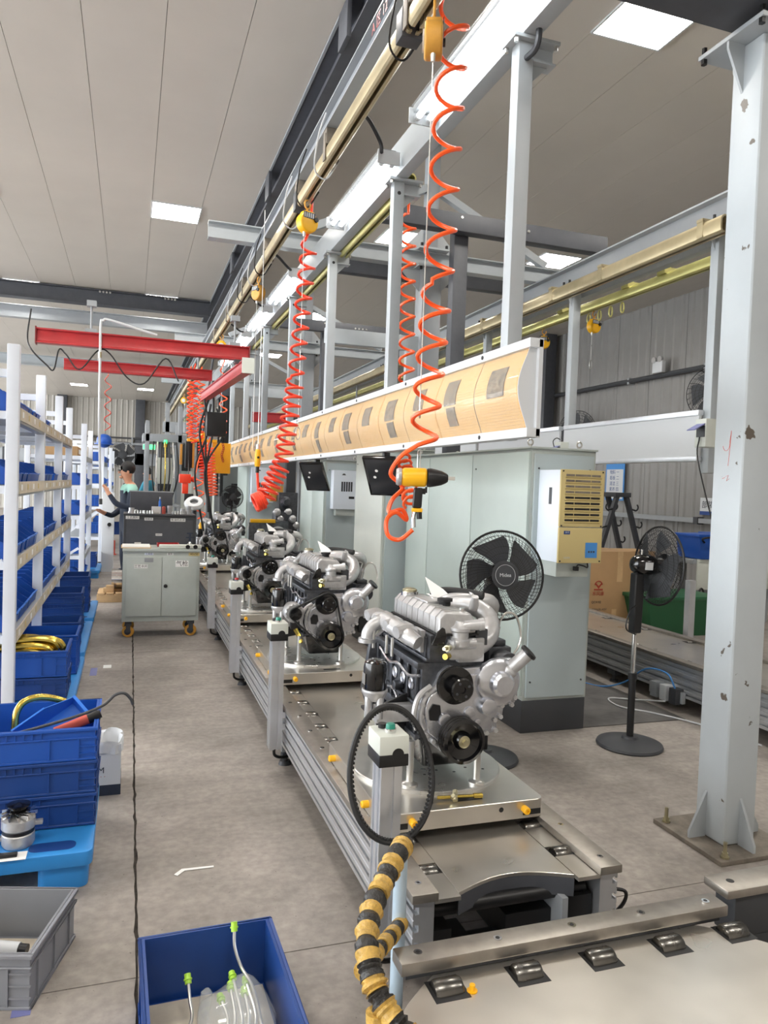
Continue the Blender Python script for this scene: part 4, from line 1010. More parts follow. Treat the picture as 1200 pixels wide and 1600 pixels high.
# second hose with screwdriver
h = [V((1.10, 4.95, 3.45)), V((1.10, 4.95, 3.2))] + helix((1.09, 4.95, 3.1), (1.02, 4.92, 2.2), .05, 9, 12) + helix((1.02, 4.92, 2.18), (.95, 4.9, 1.65), .055, 8.5, 12) + helix((.94, 4.9, 1.62), (.84, 4.9, 1.40), .06, 6, 12) + helix((.83, 4.9, 1.39), (.77, 4.9, 1.36), .055, 5, 12)
h += curve([h[-1], (.80, 4.92, 1.40), (.79, 4.92, 1.5), (.785, 4.92, 1.56)], 5)[1:]
cut_hose('spiral_hose', h, .0095, 'red-orange spiral air hose bunched at its lower end, second from the camera', 'orangered')
P = V((.785, 4.92, 1.66))
t = thing('air_screwdriver', 'yellow and black pneumatic screwdriver hanging nose up on the second spiral hose', 'air tool', P)
B().lathe([(.006, .06), (.016, .05), (.02, .02), (.02, -.05), (.016, -.06), (.006, -.06)], (0, 0, 0), (0, 0, 1), 16).build('body', 'yellow', t)
B().lathe([(.004, 0), (.014, 0), (.012, .03), (.006, .035)], (0, 0, .055), (0, 0, 1), 14).build('head', 'chrome', t)
B().cyl((0, 0, -.06), (0, 0, -.1), .012, n=12).build('grip_end', 'black', t)
B().cyl((0, -.02, .0), (0, -.026, 0), .008, n=10).build('button', 'black', t)
B().cyl((0, 0, .085), (.0, 0, 1.6), .002, n=5).build('suspension_wire', 'steel', t)
# hose behind the second hanger, looping under the sign
h = [V((1.75, 4.86, 3.45)), V((1.75, 4.86, 3.36))] + helix((1.75, 4.86, 3.34), (1.76, 4.80, 2.14), .05, 10, 12)
h += [V((1.76, 4.8, 2.05)), V((1.74, 4.7, 1.75))] + helix((1.66, 4.55, 1.70), (1.62, 4.25, 1.40), .045, 8, 12, .05)
cut_hose('spiral_hose', h, .0095, 'orange spiral air hose hanging behind the second hanger and curling under the sign')

# ------------------------------------------------------------------ red bridge crane
def red_beam(name, p0, p1, label, loc, w=.09, h=.13):
    t = thing(name, label, 'crane beam', loc)
    b = B(loc); b.beam(p0, p1, [(-w / 2, 0), (w / 2, 0), (w / 2, .012), (w * .32, .02), (w * .32, h - .02), (w / 2, h - .012), (w / 2, h), (-w / 2, h), (-w / 2, h - .012), (-w * .32, h - .02), (-w * .32, .02), (-w / 2, .012)]); b.build('rail', 'redpaint', t, bev=.002, seg=1)
    return t
t = red_beam('crane_runway', (-.80, 7.2, 2.64), (1.03, 7.2, 2.64), 'long red crane runway beam across the aisle, nearer one', (0, 7.2, 2.64))
B((0, 7.2, 2.64)).box(-.81, -.80, 7.15, 7.25, 2.63, 2.78).build('end_plate', 'reddark', t); B((0, 7.2, 2.64)).box(1.03, 1.04, 7.15, 7.25, 2.63, 2.78).build('end_plate', 'reddark', t)
for x in (-.36, .9):
    B((0, 7.2, 2.64)).cyl((x, 7.2, 2.78), (x, 7.2, 3.0), .010, n=8).box(x - .05, x + .05, 7.16, 7.24, 2.77, 2.80).box(x - .04, x + .04, 7.16, 7.24, 3.0, 3.05).build('hanger', 'greypaint', t)
B((0, 7.2, 2.64)).tube(curve([(-.28, 7.16, 2.5), (-.28, 7.16, 2.85), (-.26, 7.16, 2.88), (-.2, 7.16, 2.89), (.2, 7.18, 2.8)], 5), .012, 7).build('pipe', 'white', t)
B((0, 7.2, 2.64)).tube(curve([(-.86, 7.3, 2.95), (-.88, 7.25, 2.7), (-.84, 7.2, 2.58), (-.72, 7.2, 2.46), (-.66, 7.2, 2.42), (-.62, 7.2, 2.6), (-.56, 7.2, 2.56), (-.45, 7.2, 2.44), (-.3, 7.2, 2.62), (-.2, 7.2, 2.6), (-.05, 7.2, 2.4), (.1, 7.2, 2.36), (.28, 7.2, 2.6), (.4, 7.2, 2.4)], 6), .007, 6).build('festoon_cable', 'black', t)
t = red_beam('crane_runway', (-.71, 8.85, 2.64), (.86, 8.85, 2.64), 'long red crane runway beam across the aisle, farther one', (0, 8.85, 2.64), .08, .12)
for x in (-.36, .7): B((0, 8.85, 2.64)).cyl((x, 8.85, 2.75), (x, 8.85, 3.0), .010, n=8).build('hanger', 'greypaint', t)
t = red_beam('crane_bridge', (.995, 6.95, 2.50), (.86, 9.9, 2.50), 'dark red bridge beam running lengthwise under the red runways', (.95, 8, 2.5), .09, .12)
B((.95, 8, 2.5)).box(.94, 1.05, 6.93, 6.95, 2.49, 2.63).build('end_plate', 'cream', t)
B((.95, 8, 2.5)).box(.90, 1.02, 7.15, 7.25, 2.61, 2.64).build('trolley', 'darkgrey', t); B((.95, 8, 2.5)).box(.86, .97, 8.8, 8.9, 2.61, 2.64).build('trolley', 'darkgrey', t)
t = thing('drop_pipe', 'thin white vertical pipe hanging from the nearer red runway', 'pipe', (-.28, 7.15, 1.2))
B().tube(curve([(0, 0, 1.35), (.005, 0, .8), (.03, 0, .1)], 6), .011, 7).build('pipe', 'white', t)
B().cyl((.03, 0, .1), (.031, 0, .05), .016, n=8).build('nozzle', 'darkgrey', t)
B().cyl((0, 0, 1.35), (0, 0, 1.40), .016, n=10).build('top_fitting', 'zinc', t)
# ------------------------------------------------------------------ electrical cabinets
def cabinet(name, label, x0, x1, y0, y1, z1, splits, m='cabinet', plinth=.2, eyes=True, pm='darkgrey'):
    O = ((x0 + x1) / 2, (y0 + y1) / 2, 0)
    t = thing(name, label, 'cabinet', O)
    B(O).box(x0 + .01, x1 - .01, y0 + .01, y1 - .01, 0, plinth).build('plinth', pm, t, bev=.004)
    B(O).box(x0 + .018, x1, y0 + .02, y1, plinth, z1).build('carcass', 'cartgrey', t, bev=.004)
    ys = [y0 + .02] + splits + [y1]
    for a, b_ in zip(ys, ys[1:]):
        d = B(O).box(x0, x0 + .018, a + .004, b_ - .004, plinth + .03, z1 - .02).build('door', m, t, bev=.003)
        B(O).cyl((x0, b_ - .06, z1 - .12), (x0 - .004, b_ - .06, z1 - .12), .006, n=8).build('door_screw', 'darkgrey', d)
    B(O).box(x0 + .035, x1 - .02, y0 + .005, y0 + .02, plinth + .02, z1 - .03).build('side_panel', 'cabinetside', t, bev=.003)
    B(O).box(x0 - .002, x1 + .002, y0, y1, z1, z1 + .012).build('top_trim', 'cartgrey', t, bev=.003)
    b = B(O)
    for zz in (plinth + .12, z1 - .12):
        for xx in (x0 + .06, x1 - .05): b.cyl((xx, y0 + .006, zz), (xx, y0, zz), .006, n=8)
    b.build('screw', 'darkgrey', t)
    if eyes:
        for yy in (y0 + .12, y1 - .12):
            for xx in (x0 + .06, x1 - .06):
                b = B(O); b.tube([(xx + .018 * math.cos(2 * PI * i / 16), yy, z1 + .045 + .018 * math.sin(2 * PI * i / 16)) for i in range(16)], .006, 6, closed=True); b.cyl((xx, yy, z1 + .01), (xx, yy, z1 + .03), .010, n=8); b.build('eye_bolt', 'steel', t)
    return t, O
ca, OA = cabinet('electrical_cabinet', 'large pale green electrical cabinet with black plinth behind the pedestal fan', 2.31, 2.785, 4.05, 6.18, 1.765, [4.87, 5.68])
cb_, OB = cabinet('electrical_cabinet', 'cream electrical cabinet standing behind the large pale green one', 2.12, 2.6, 6.28, 7.15, 1.83, [], 'cream', .1)
cc, OC = cabinet('electrical_cabinet', 'pale green cabinet with white cooling unit, beside the farther monitor', 2.28, 2.76, 9.05, 10.4, 1.80, [9.7], 'cabinet', .1)
cd, OD = cabinet('electrical_cabinet', 'distant pale cabinet with white cooling unit behind the bunched spiral hose', 1.9, 2.42, 13.0, 14.2, 1.86, [], 'cabinet', .1)
ce, OE = cabinet('electrical_cabinet', 'distant pale cabinet with dark screen beside the yellow tool panel', 1.75, 2.3, 15.5, 17.2, 1.95, [16.3], 'cream', .1)
B(OE).box(1.95, 2.3, 15.46, 15.5, 1.12, 1.45).build('screen', 'screen', ce, bev=.004)
# yellow cooling unit
O = (2.52, 3.92, 1.09)
t = thing('cooling_unit', 'white and yellow cooling unit with louvres mounted on the big cabinet side', 'cooling unit', O)
B(O).box(2.375, 2.665, 3.815, 4.055, 1.09, 1.635).build('case', 'acwhite', t, bev=.004)
fp_ = B(O); fp_.box(2.372, 2.668, 3.80, 3.815, 1.302, 1.638); up = fp_.build('upper_panel', 'acyellow', t, bev=.004)
lo = B(O).box(2.372, 2.668, 3.80, 3.815, 1.088, 1.298).build('lower_panel', 'acyellow', t, bev=.004)
_sl = None
for r_ in range(9):
    z = 1.605 - .033 * r_
    for (xa, xb) in ((2.405, 2.462), (2.468, 2.572), (2.578, 2.64)):
        B(O).box(xa, xb, 3.7985, 3.80, z - .006, z + .006).build('louvre_slot', 'bareplate' if r_ < 4 else 'black', up)
    B(O).prism([(0, 0), (0, .012), (-.008, .008)], (2.40, 3.80, z - .02), (0, 1, 0), (0, 0, 1), (.245, 0, 0)).build('louvre_lip', 'acyellow', up)
B(O).box(2.555, 2.635, 3.797, 3.80, 1.12, 1.21).build('control_panel', 'posterblue', lo)
text('panel_mark', '■ ■ ■', .014, 'darkgrey', lo, V((2.595, 3.796, 1.155)) - V(O), (PI / 2, 0, 0), .0004)
B(O).box(2.405, 2.445, 3.797, 3.80, 1.258, 1.278).build('brand_plate', 'bluedark', lo); text('plate_text', '冷丰', .014, 'white', lo, V((2.425, 3.7965, 1.268)) - V(O), (PI / 2, 0, 0), .0003)
text('unit_text', 'LFJ300', .016, 'cream', lo, V((2.43, 3.799, 1.12)) - V(O), (PI / 2, 0, 0), .0004)
B(O).box(2.373, 2.375, 3.9, 3.93, 1.43, 1.53).build('rating_label', 'darkgrey', t)
b = B(O)
for (x, z) in ((2.385, 1.628), (2.655, 1.628), (2.385, 1.308), (2.655, 1.308), (2.385, 1.1), (2.655, 1.1)): b.cyl((x, 3.80, z), (x, 3.797, z), .005, n=8)
b.build('screw', 'black', t)
B(O).box(2.40, 2.62, 3.86, 4.055, 1.0, 1.09).build('drain_box', 'cartgrey', t, bev=.003)
B(O).tube(curve([(2.6, 3.84, 1.088), (2.59, 3.82, 1.06), (2.56, 3.82, 1.07), (2.53, 3.83, 1.075), (2.52, 3.83, 1.06)], 5), .004, 5).box(2.505, 2.53, 3.82, 3.845, 1.04, 1.065).build('power_plug', 'black', t)
def cooler(parent, O, x0, x1, y, z0, z1):
    c = B(O).box(x0, x1, y - .14, y, z0, z1).build('cooling_unit', 'acwhite', parent, bev=.006)
    b = B(O)
    for i in range(5): b.box(x0 + .1 + .03 * i, x0 + .122 + .03 * i, y - .142, y - .139, z0 + .22, z0 + .34)
    b.build('vent_slot', 'darkgrey', c)
    B(O).box(x1 - .12, x1 - .05, y - .143, y - .139, z0 + .13, z0 + .16).build('control_panel', 'black', c)
    B(O).prism([(-.025, 0), (.025, 0), (.012, .02), (-.012, .02)], (x0 + .13, y - .141, z1 - .06), (1, 0, 0), (0, 0, 1), (0, -.002, 0)).build('emblem', 'darkgrey', c)
    B(O).box(x0 + .05, x1 - .03, y - .1, y, z0 - .08, z0).build('drain_box', 'cartgrey', c)
cooler(cc, OC, 2.36, 2.68, 9.05, 1.2, 1.68); cooler(cd, OD, 1.96, 2.34, 13.0, 1.15, 1.75)
# ------------------------------------------------------------------ fans
def fan_head(par, M, r, gm='black', bm='darkgrey', badge=None, nw=64, back=.09, wire=.0012):
    """axis +Y of the local frame points out of the front of the fan"""
    def pr(q): return [(r * s, q * math.cos(s * PI / 2) ** .6) for s in (1.0, .97, .9, .8, .65, .5, .36, .24)]
    for nm, q, inner in (('front_guard', back * .55, .24), ('rear_guard', -back * .75, .24)):
        b = B()
        P = pr(q)
        for k in range(nw):
            a = 2 * PI * k / nw
            b.tube([(rr * math.cos(a + (1 - rr / r) * .5), h, rr * math.sin(a + (1 - rr / r) * .5)) for rr, h in P], wire, 3, caps=False)
        for s in (.9, .8, .65, .5, .36):
            rr = r * s; h = q * math.cos(s * PI / 2) ** .6
            b.tube([(rr * math.cos(2 * PI * i / 40), h, rr * math.sin(2 * PI * i / 40)) for i in range(40)], wire * 1.2, 4, closed=True)
        b.xf(0, M); b.build(nm, gm, par)
    b = B(); b.tube([(r * math.cos(2 * PI * i / 48), 0, r * math.sin(2 * PI * i / 48)) for i in range(48)], .0065, 8, closed=True); b.xf(0, M); b.build('guard_rim', gm, par)
    for k in range(5):
        a = 2 * PI * k / 5 + .3; b = B(); pts = []
        for i in range(7):
            s = i / 6; rr = r * (.2 + .70 * s); w = .36 + .16 * math.sin(PI * s * .8) + .0 * s; off = -.38 * s
            for sd in (0, 1):
                q = a + off + (w if sd else -w) * (.95 if s > .95 else 1); pts.append((rr * math.cos(q), -.02 + (.022 if sd else -.018), rr * math.sin(q)))
        n_ = len(pts); pts += [(x, y + .003, z) for x, y, z in pts]; fs = []
        for i in range(6):
            q = 2 * i; fs += [(q, q + 1, q + 3, q + 2), (n_ + q, n_ + q + 2, n_ + q + 3, n_ + q + 1), (q, q + 2, n_ + q + 2, n_ + q), (q + 1, n_ + q + 1, n_ + q + 3, q + 3)]
        fs += [(0, n_, n_ + 1, 1), (12, 13, n_ + 13, n_ + 12)]
        b.add(pts, fs); b.xf(0, M); b.build('blade', bm, par)
    b = B(); b.lathe([(.005, -.035), (r * .2, -.035), (r * .22, -.02), (r * .2, .03), (.005, .036)], (0, 0, 0), (0, 1, 0), 24); b.xf(0, M); b.build('hub', gm, par)
    b = B(); b.lathe([(.005, back * .52), (r * .30, back * .52), (r * .32, back * .5), (r * .32, back * .42), (.005, back * .42)], (0, 0, 0), (0, 1, 0), 32); b.xf(0, M); cpz = b.build('badge_disc', bm, par)
    if badge:
        b = B(); b.tube([(r * .235 * math.cos(2 * PI * i / 40), back * .525, r * .235 * math.sin(2 * PI * i / 40)) for i in range(40)], .0012, 4, closed=True); b.xf(0, M); b.build('badge_ring', 'white', cpz)
        tx = text('badge_text', badge, r * .115, 'white', cpz, (0, 0, 0), (0, 0, 0), .0005)
        tx.matrix_local = M @ Matrix.Translation((0, back * .525, 0)) @ Matrix.Rotation(PI, 4, 'Z') @ Matrix.Rotation(PI / 2, 4, 'X')
    b = B(); b.lathe([(.01, -.035), (.03, -.04), (.058, -.05), (.062, -.07), (.058, -.14), (.045, -.17), (.02, -.185), (.005, -.187)], (0, 0, 0), (0, 1, 0), 24); b.xf(0, M); mt = b.build('motor_case', 'blackgloss', par)
    b = B(); b.cyl((0, -.12, .06), (0, -.12, .085), .006, n=8).cyl((0, -.12, .085), (0, -.12, .09), .009, n=8); b.xf(0, M); b.build('oscillation_knob', 'chrome', mt)
    b = B(); b.box(.058, .0635, -.13, -.08, -.025, .02); b.xf(0, M); b.build('motor_label', 'white', mt)
def ped_fan(label, p, hz, aim, r, rest=None, badge=None, tilt=0.0, basem='darkgrey', off=.14):
    t = thing('pedestal_fan', label, 'fan', p, 0)
    M = Matrix.Translation((0, 0, hz)) @ Matrix.Rotation(aim, 4, 'Z') @ Matrix.Rotation(tilt, 4, 'X') @ Matrix.Translation((0, off, .03))
    fan_head(t, M, r, 'black', 'darkgrey', badge)
    B().lathe([(.005, 0), (.19, 0), (.195, .008), (.19, .02), (.12, .038), (.05, .046), (.045, .06), (.005, .06)], (0, 0, 0), (0, 0, 1), 40).build('base', basem, t)
    B().cyl((0, 0, .05), (0, 0, .42), .021, n=16).cyl((0, 0, .40), (0, 0, .44), .026, n=16).build('lower_pole', 'black', t)
    B().cyl((0, 0, .42), (0, 0, .72), .0135, n=14).build('inner_pole', 'chrome', t)
    b = B().prism([(-.028, 0), (.028, 0), (.033, .2), (.03, hz - .70), (-.03, hz - .70), (-.033, .2)], (0, -.03, .68), (1, 0, 0), (0, 0, 1), (0, .06, 0)); b.build('control_column', 'black', t, bev=.014, seg=3)
    B().cyl((0, 0, hz - .04), (0, 0, hz + .01), .024, n=14).build('neck', 'black', t)
    return t
ped_fan('black pedestal fan facing the camera behind the nearest engine, badge on its guard', (1.90, 3.72, 0), 1.0, PI - .1, .235, badge='Midea', tilt=.12, off=.17)
f2 = ped_fan('black pedestal fan turned away to the right, standing in front of the right conveyor', (2.87, 3.72, 0), 1.06, -1.62, .235, tilt=-.05, basem='darkgrey')
B().tube(curve([(-.02, -.03, .85), (-.08, -.05, .82), (-.1, -.05, .72), (-.03, -.05, .68)], 6), .004, 5).build('cord', 'black', f2)
t = thing('desk_fan', 'small black fan on a pole far back, behind the farthest engine', 'fan', (1.585, 12.4, 1.02))
fan_head(t, Matrix.Translation((0, 0, .22)) @ Matrix.Rotation(PI + .25, 4, 'Z'), .185, nw=40, wire=.002); B().cyl((0, .1, -1.02), (0, .1, .2), .02, n=10).build('pole', 'black', t); B().cyl((0, .1, -1.02), (0, .1, -.99), .17, n=24).build('base', 'black', t)
for n, (p, az, lab) in enumerate((((8.55, 9.45, 3.13), PI / 2 + .5, 'black wall fan on the right wall above the white board'), ((8.55, 13.2, 2.75), PI / 2 + .5, 'black wall fan on the right wall, behind the sign end'), ((-.3, 30, 2.35), PI, 'black wall fan on the back wall above the racks'))):
    t = thing('wall_fan', lab, 'fan', p)
    fan_head(t, Matrix.Rotation(az, 4, 'Z') , .42 if n < 2 else .5, 'black', 'darkgrey', None, 30, .12, .003)
    d = V((1, 0, 0)) if n < 2 else V((0, 1, 0))
    B().cyl(d * .1, d * (.38 if n < 2 else 5.8), .03, n=10).bc(d * (.4 if n < 2 else 5.85), (.06, .2, .25) if n < 2 else (.2, .06, .25)).build('wall_bracket', 'darkgrey', t)
t = thing('emergency_light', 'small white twin-lamp emergency light on the right wall pipe', 'emergency light', (8.82, 11.1, 3.72))
B().box(-.05, .03, -.13, .13, -.04, .16).build('case', 'white', t, bev=.01)
for y in (-.08, .08): B().lathe([(.01, 0), (.05, .0), (.055, .05), (.01, .05)], (-.02, y, .19), (-1, 0, 0), 16).build('lamp', 'chrome', t)

# ------------------------------------------------------------------ right conveyor
RY0, RY1 = 2.95, 13
O = (4.05, RY0, 0)
rc = thing('return_conveyor', 'second low aluminium conveyor with worn steel deck along the right side', 'conveyor', O)
for f, xa, xb in ((-1, 3.69, 3.75), (1, 4.35, 4.41)):
    b = B(O); slot_rail(b, xa, xb, .10, .322, RY0, RY1, f); b.build('side_rail', 'alu', rc)
    B(O).box(xa - .006, xb + .006, RY0, RY1, .323, .347).build('cover_strip', 'steelside', rc, bev=.003)
for k in range(6):
    ya = RY0 + k * 1.7; B(O).box(3.757, 4.344, ya, min(ya + 1.697, RY1), .315, .327).build('deck_plate', 'steelplate', rc)
for k in range(14):
    for x in (3.79, 4.31):
        y = RY0 + .3 + .55 * k
        B(O).prism([(-.04, -.03), (.03, -.05), (.04, .03), (-.03, .05)], (x, y, .327), (1, 0, 0), (0, 1, 0), (0, 0, .0012)).build('roller_window', 'black', rc)
        B(O).lathe([(.008, -.022), (.02, -.022), (.02, .022), (.008, .022)], (x, y, .316), (1, 0, 0), 14).build('roller', 'steel', rc)
for k in range(6):
    y = RY0 + .4 + 1.7 * k
    for x in (3.72, 4.38): B(O).box(x - .03, x + .03, y - .05, y + .05, .06, .1).cyl((x, y, 0), (x, y, .07), .016, n=10).cyl((x, y, 0), (x, y, .015), .035, n=14).build('levelling_foot', 'darkgrey', rc)
B(O).box(3.66, 3.69, 4.2, 4.55, .06, .14).build('valve_manifold', 'greypaint', rc, bev=.004)
for k in range(3): B(O).box(3.62, 3.69, 4.22 + .1 * k, 4.29 + .1 * k, .0 + .05, .16).build('solenoid_valve', ('darkgrey', 'white', 'greypaint')[k], rc, bev=.004)
B(O).tube(curve([(3.64, 4.25, .16), (3.6, 4.3, .26), (3.58, 4.5, .24), (3.6, 4.75, .08), (3.5, 4.9, .01), (3.4, 5.1, .01)], 6), .006, 6).build('air_tube', 'posterblue', rc)
B(O).tube(curve([(3.62, 4.32, .05), (3.5, 4.5, .02), (3.35, 4.6, .01), (3.3, 4.4, .01), (3.45, 4.2, .01), (3.6, 3.9, .01), (3.66, 3.5, .012)], 6), .006, 6).build('power_cord', 'white', rc)
B(O).box(4.47, 4.53, 5.1, 5.16, 0, .8).build('side_post', 'alu', rc)
t = thing('cart_shelf', 'low cream trolley with two tiers of parts behind the painted column', 'trolley', (3.75, 2.6, 0))
B().box(-.2, .3, -.3, .28, .10, .14).build('lower_tray', 'cream', t, bev=.004); B().box(-.2, .3, -.3, .28, .24, .29).build('upper_tray', 'cream', t, bev=.004)
for x in (-.18, .28):
    for y in (-.28, .26): B().box(x - .015, x + .015, y - .015, y + .015, .03, .29).cyl((x - .02, y, .03), (x + .02, y, .03), .03, n=14).build('leg', 'darkgrey', t)
b = B()
for k in range(6): b.tube(curve([(-.15 + .05 * k, -.25, .15), (-.12 + .05 * k, .0, .19), (-.1 + .05 * k, .2, .16)], 4), .012, 6)
b.build('cast_parts', 'castalu', t)
one('floor_mat', B().box(2.77, 3.58, 4.07, 8.2, .0, .006), 'matfloor', 'dark stained rubber mat on the floor beside the big cabinet', 'mat', (3.17, 6.1, 0))
# things beyond the right conveyor
t = thing('cardboard_box', 'tall brown cardboard box with red logo and tape beyond the right conveyor', 'box', (5.0, 7.15, 0))
B().box(-.3, .25, -.26, .26, 0, .88).build('carton', 'card', t, bev=.006)
B().box(.05, .12, -.263, -.26, .55, .88).build('tape', 'wood', t); B().box(.0, .06, -.263, -.26, .05, .25).build('tape', 'wood', t)
b = B(); b.tube([(-.18 + .045 * math.cos(q * PI / 6), -.262, .52 + .04 * math.sin(q * PI / 6)) for q in range(0, 7)], .006, 4); b.prism([(-.05, .03), (0, -.03), (.05, .03), (.03, .03), (0, 0), (-.03, .03)], (-.18, -.262, .505), (1, 0, 0), (0, 0, 1), (0, -.002, 0)); b.box(-.235, -.125, -.263, -.26, .46, .475); b.build('logo', 'cardred', t)
text('box_text', '东风康', .05, 'cardred', t, (-.18, -.262, .42), (PI / 2, 0, 0), .0005); text('box_text', 'QC4102', .035, 'darkgrey', t, (-.2, -.262, .33), (PI / 2, 0, 0), .0005); text('box_text', 'COOLER ASSY', .03, 'darkgrey', t, (-.16, -.262, .25), (PI / 2, 0, 0), .0005)
t = thing('cardboard_box', 'smaller brown cardboard box behind the fan column', 'box', (5.75, 7.6, 0)); B().box(-.3, .2, -.2, .2, 0, .84).build('carton', 'card', t, bev=.006); B().box(-.08, -.02, -.203, -.2, .3, .84).build('tape', 'wood', t)
t = thing('hook_rack', 'olive A-frame rack with rows of black hooks beyond the right conveyor', 'rack', (6.1, 8.5, 0))
for (dx, dy) in ((-.55, -.22), (.55, -.22), (-.55, .22), (.55, .22)):
    lg = B().beam((dx * .12, dy * .9, 1.5), (dx, dy, 0), rect(.05, .06), up=(0, 1, 0)).build('leg', 'darkgrey', t)
    s = 1 if dx > 0 else -1
    for k in range(6):
        q = .12 + .15 * k; c = V((dx * .12 + dx * .88 * q, dy, 1.5 * (1 - q)))
        B().tube([c, c + V((s * .08, 0, -.02))] + [c + V((s * (.08 + .045 * math.sin(a)), 0, .02 - .045 * math.cos(a))) for a in (0, .5, 1.0, 1.5, 2.0, 2.5)], .011, 6).build('hook', 'black', lg)
B().box(-.12, .12, -.24, .24, 1.47, 1.53).build('top_plate', 'darkgrey', t, bev=.004)
for n, (p, w, lab) in enumerate((((6.55, 7.25, .78), .55, 'blue plastic bin heaped with parts on the grey stand behind the column'), ((7.1, 7.5, .78), .5, 'second blue plastic bin on the grey stand, partly behind the column'))):
    t = thing('parts_bin', lab, 'bin', p)
    B().prism([(-w / 2 + .05, 0), (w / 2 - .05, 0), (w / 2, .28), (-w / 2, .28)], (0, -.2, 0), (1, 0, 0), (0, 0, 1), (0, .4, 0)).build('bin_body', 'blue', t, bev=.01)
    B().box(-w / 2 - .01, w / 2 + .01, -.21, .21, .26, .29).build('rim', 'blue', t, bev=.004)
    if n == 0: B().box(-.12, -.02, -.215, -.205, .12, .24).build('paper_tag', 'wood', t)
    B().tube(curve([(-.2, -.2, .2), (-.27, -.25, .24), (-.2, -.27, .26), (.0, -.27, .26), (.1, -.27, .2), (.12, -.26, .05)], 5), .012, 7).build('handle', 'black', t)
t = thing('grey_stand', 'grey steel stand with panel and loop of black cable behind the column', 'stand', (6.9, 7.35, 0))
B().box(-.65, .6, -.25, .35, .72, .775).build('shelf', 'greypaint', t, bev=.004); B().box(-.6, .5, -.27, -.25, .42, .78).build('panel', 'cream', t, bev=.004)
for x in (-.4, .5): B().box(x - .05, x + .05, -.2, -.1, 0, .72).box(x - .05, x + .05, .2, .3, 0, .72).build('leg', 'greypaint', t)
B().tube([(-.56 + .09 * math.cos(2 * PI * i / 24) * (1 if math.sin(2 * PI * i / 24) < 0 else .6), -.3, .22 + .22 * math.sin(2 * PI * i / 24)) for i in range(24)], .012, 6, closed=True).build('cable_loop', 'rubber', t)
t = thing('green_tub', 'green plastic tub with black bag hanging out beyond the right conveyor', 'tub', (5.65, 6.75, 0))
b = B(); b.add([(-.38, -.2, 0), (.38, -.2, 0), (.38, .25, 0), (-.38, .25, 0), (-.5, -.28, .42), (.45, -.28, .42), (.45, .3, .42), (-.5, .3, .42)], [(3, 2, 1, 0), (0, 1, 5, 4), (1, 2, 6, 5), (2, 3, 7, 6), (3, 0, 4, 7), (4, 5, 6, 7)]); b.build('tub', 'greendark', t, bev=.015)
B().box(-.52, .47, -.3, .32, .40, .44).build('rim', 'greendark', t, bev=.01); B().sph((.5, -.1, .2), .16, 14, 8, (.7, 1, 1.25)).build('black_bag', 'blackgloss', t)
t = thing('wall_poster', 'blue and white notice poster with text rows on the right wall', 'poster', (8.94, 12.4, 1.75))
B().box(-.012, .0, -.3, .28, -.36, .36).build('sheet', 'posterblue', t); B().box(-.015, -.012, -.27, .25, -.33, .24).build('text_area', 'white', t)
for k, s in enumerate(('物料 一', '看板 二', '清洁 三', '素养 四', '整理 五')): text('text_row', s, .09, 'bluedark', t, (-.016, 0.0, .18 - .11 * k), (PI / 2, 0, -PI / 2), .0005)
t = thing('wall_plate', 'small white wall plate with dark lettering beside the column', 'sign', (8.94, 9.75, 1.36))
B().box(-.012, 0, -.3, .3, -.14, .14).build('plate', 'white', t); B().box(-.014, -.012, -.3, .3, -.14, -.08).build('band', 'bluedark', t); text('plate_text', '部装工序', .13, 'navy', t, (-.015, 0, .02), (PI / 2, 0, -PI / 2), .0005)
t = thing('wall_girt', 'grey horizontal girt along the lower right wall', 'rail', (8.93, 3.1, 1.0)); B((8.93, 3.1, 1.0)).box(8.86, 8.97, 3.1, 35, 1.08, 1.16).build('girt', 'greypaint', t)
for k in range(6): B((8.93, 3.1, 1.0)).box(8.84, 8.97, 5 + 5 * k, 5.1 + 5 * k, 1.06, 1.18).build('bracket', 'darkgrey', t)
# ------------------------------------------------------------------ crates and bins
def crate_parts(t, w, d, h, m, ribs=True):
    """open turnover crate, x width w, y depth d"""
    k = .004
    b = B().box(-w / 2, w / 2, -d / 2, d / 2, 0, k)
    for s in (-1, 1):
        b.box(s * (w / 2 - k) - k if s < 0 else w / 2 - 2 * k, -w / 2 + 2 * k if s < 0 else w / 2 - k + k, -d / 2, d / 2, k, h)
        b.box(-w / 2 + 2 * k, w / 2 - 2 * k, s * d / 2 if s < 0 else d / 2 - 2 * k, -d / 2 + 2 * k if s < 0 else d / 2, k, h)
    b.build('crate_body', m, t)
    b = B()
    for z0, z1, e in ((h - .012, h, .010), (h - .042, h - .036, .007), (0.0, .010, .005)):
        b.box(-w / 2 - e, w / 2 + e, -d / 2 - e, -d / 2, z0, z1).box(-w / 2 - e, w / 2 + e, d / 2, d / 2 + e, z0, z1)
        b.box(-w / 2 - e, -w / 2, -d / 2, d / 2, z0, z1).box(w / 2, w / 2 + e, -d / 2, d / 2, z0, z1)
    b.build('rim', m, t, bev=.002, seg=1)
    if ribs:
        b = B(); e = .006
        for x in (-w / 2 + .06, -w * .22, w * .22, w / 2 - .06): b.box(x - .003, x + .003, -d / 2 - e, -d / 2, .01, h - .04).box(x - .003, x + .003, d / 2, d / 2 + e, .01, h - .04)
        for y in (-d / 2 + .05, 0, d / 2 - .05): b.box(-w / 2 - e, -w / 2, y - .003, y + .003, .01, h - .04).box(w / 2, w / 2 + e, y - .003, y + .003, .01, h - .04)
        for i in range(8): x = -.11 + .03 * i; b.box(x - .002, x + .002, -d / 2 - e, -d / 2, h - .036, h - .012)
        for q in range(3): z = h * .2 + q * h * .22; b.box(w / 2 - .055, w / 2 + e * .9, -d / 2 - e, -d / 2, z, z + .004)
        b.build('rib', m, t)
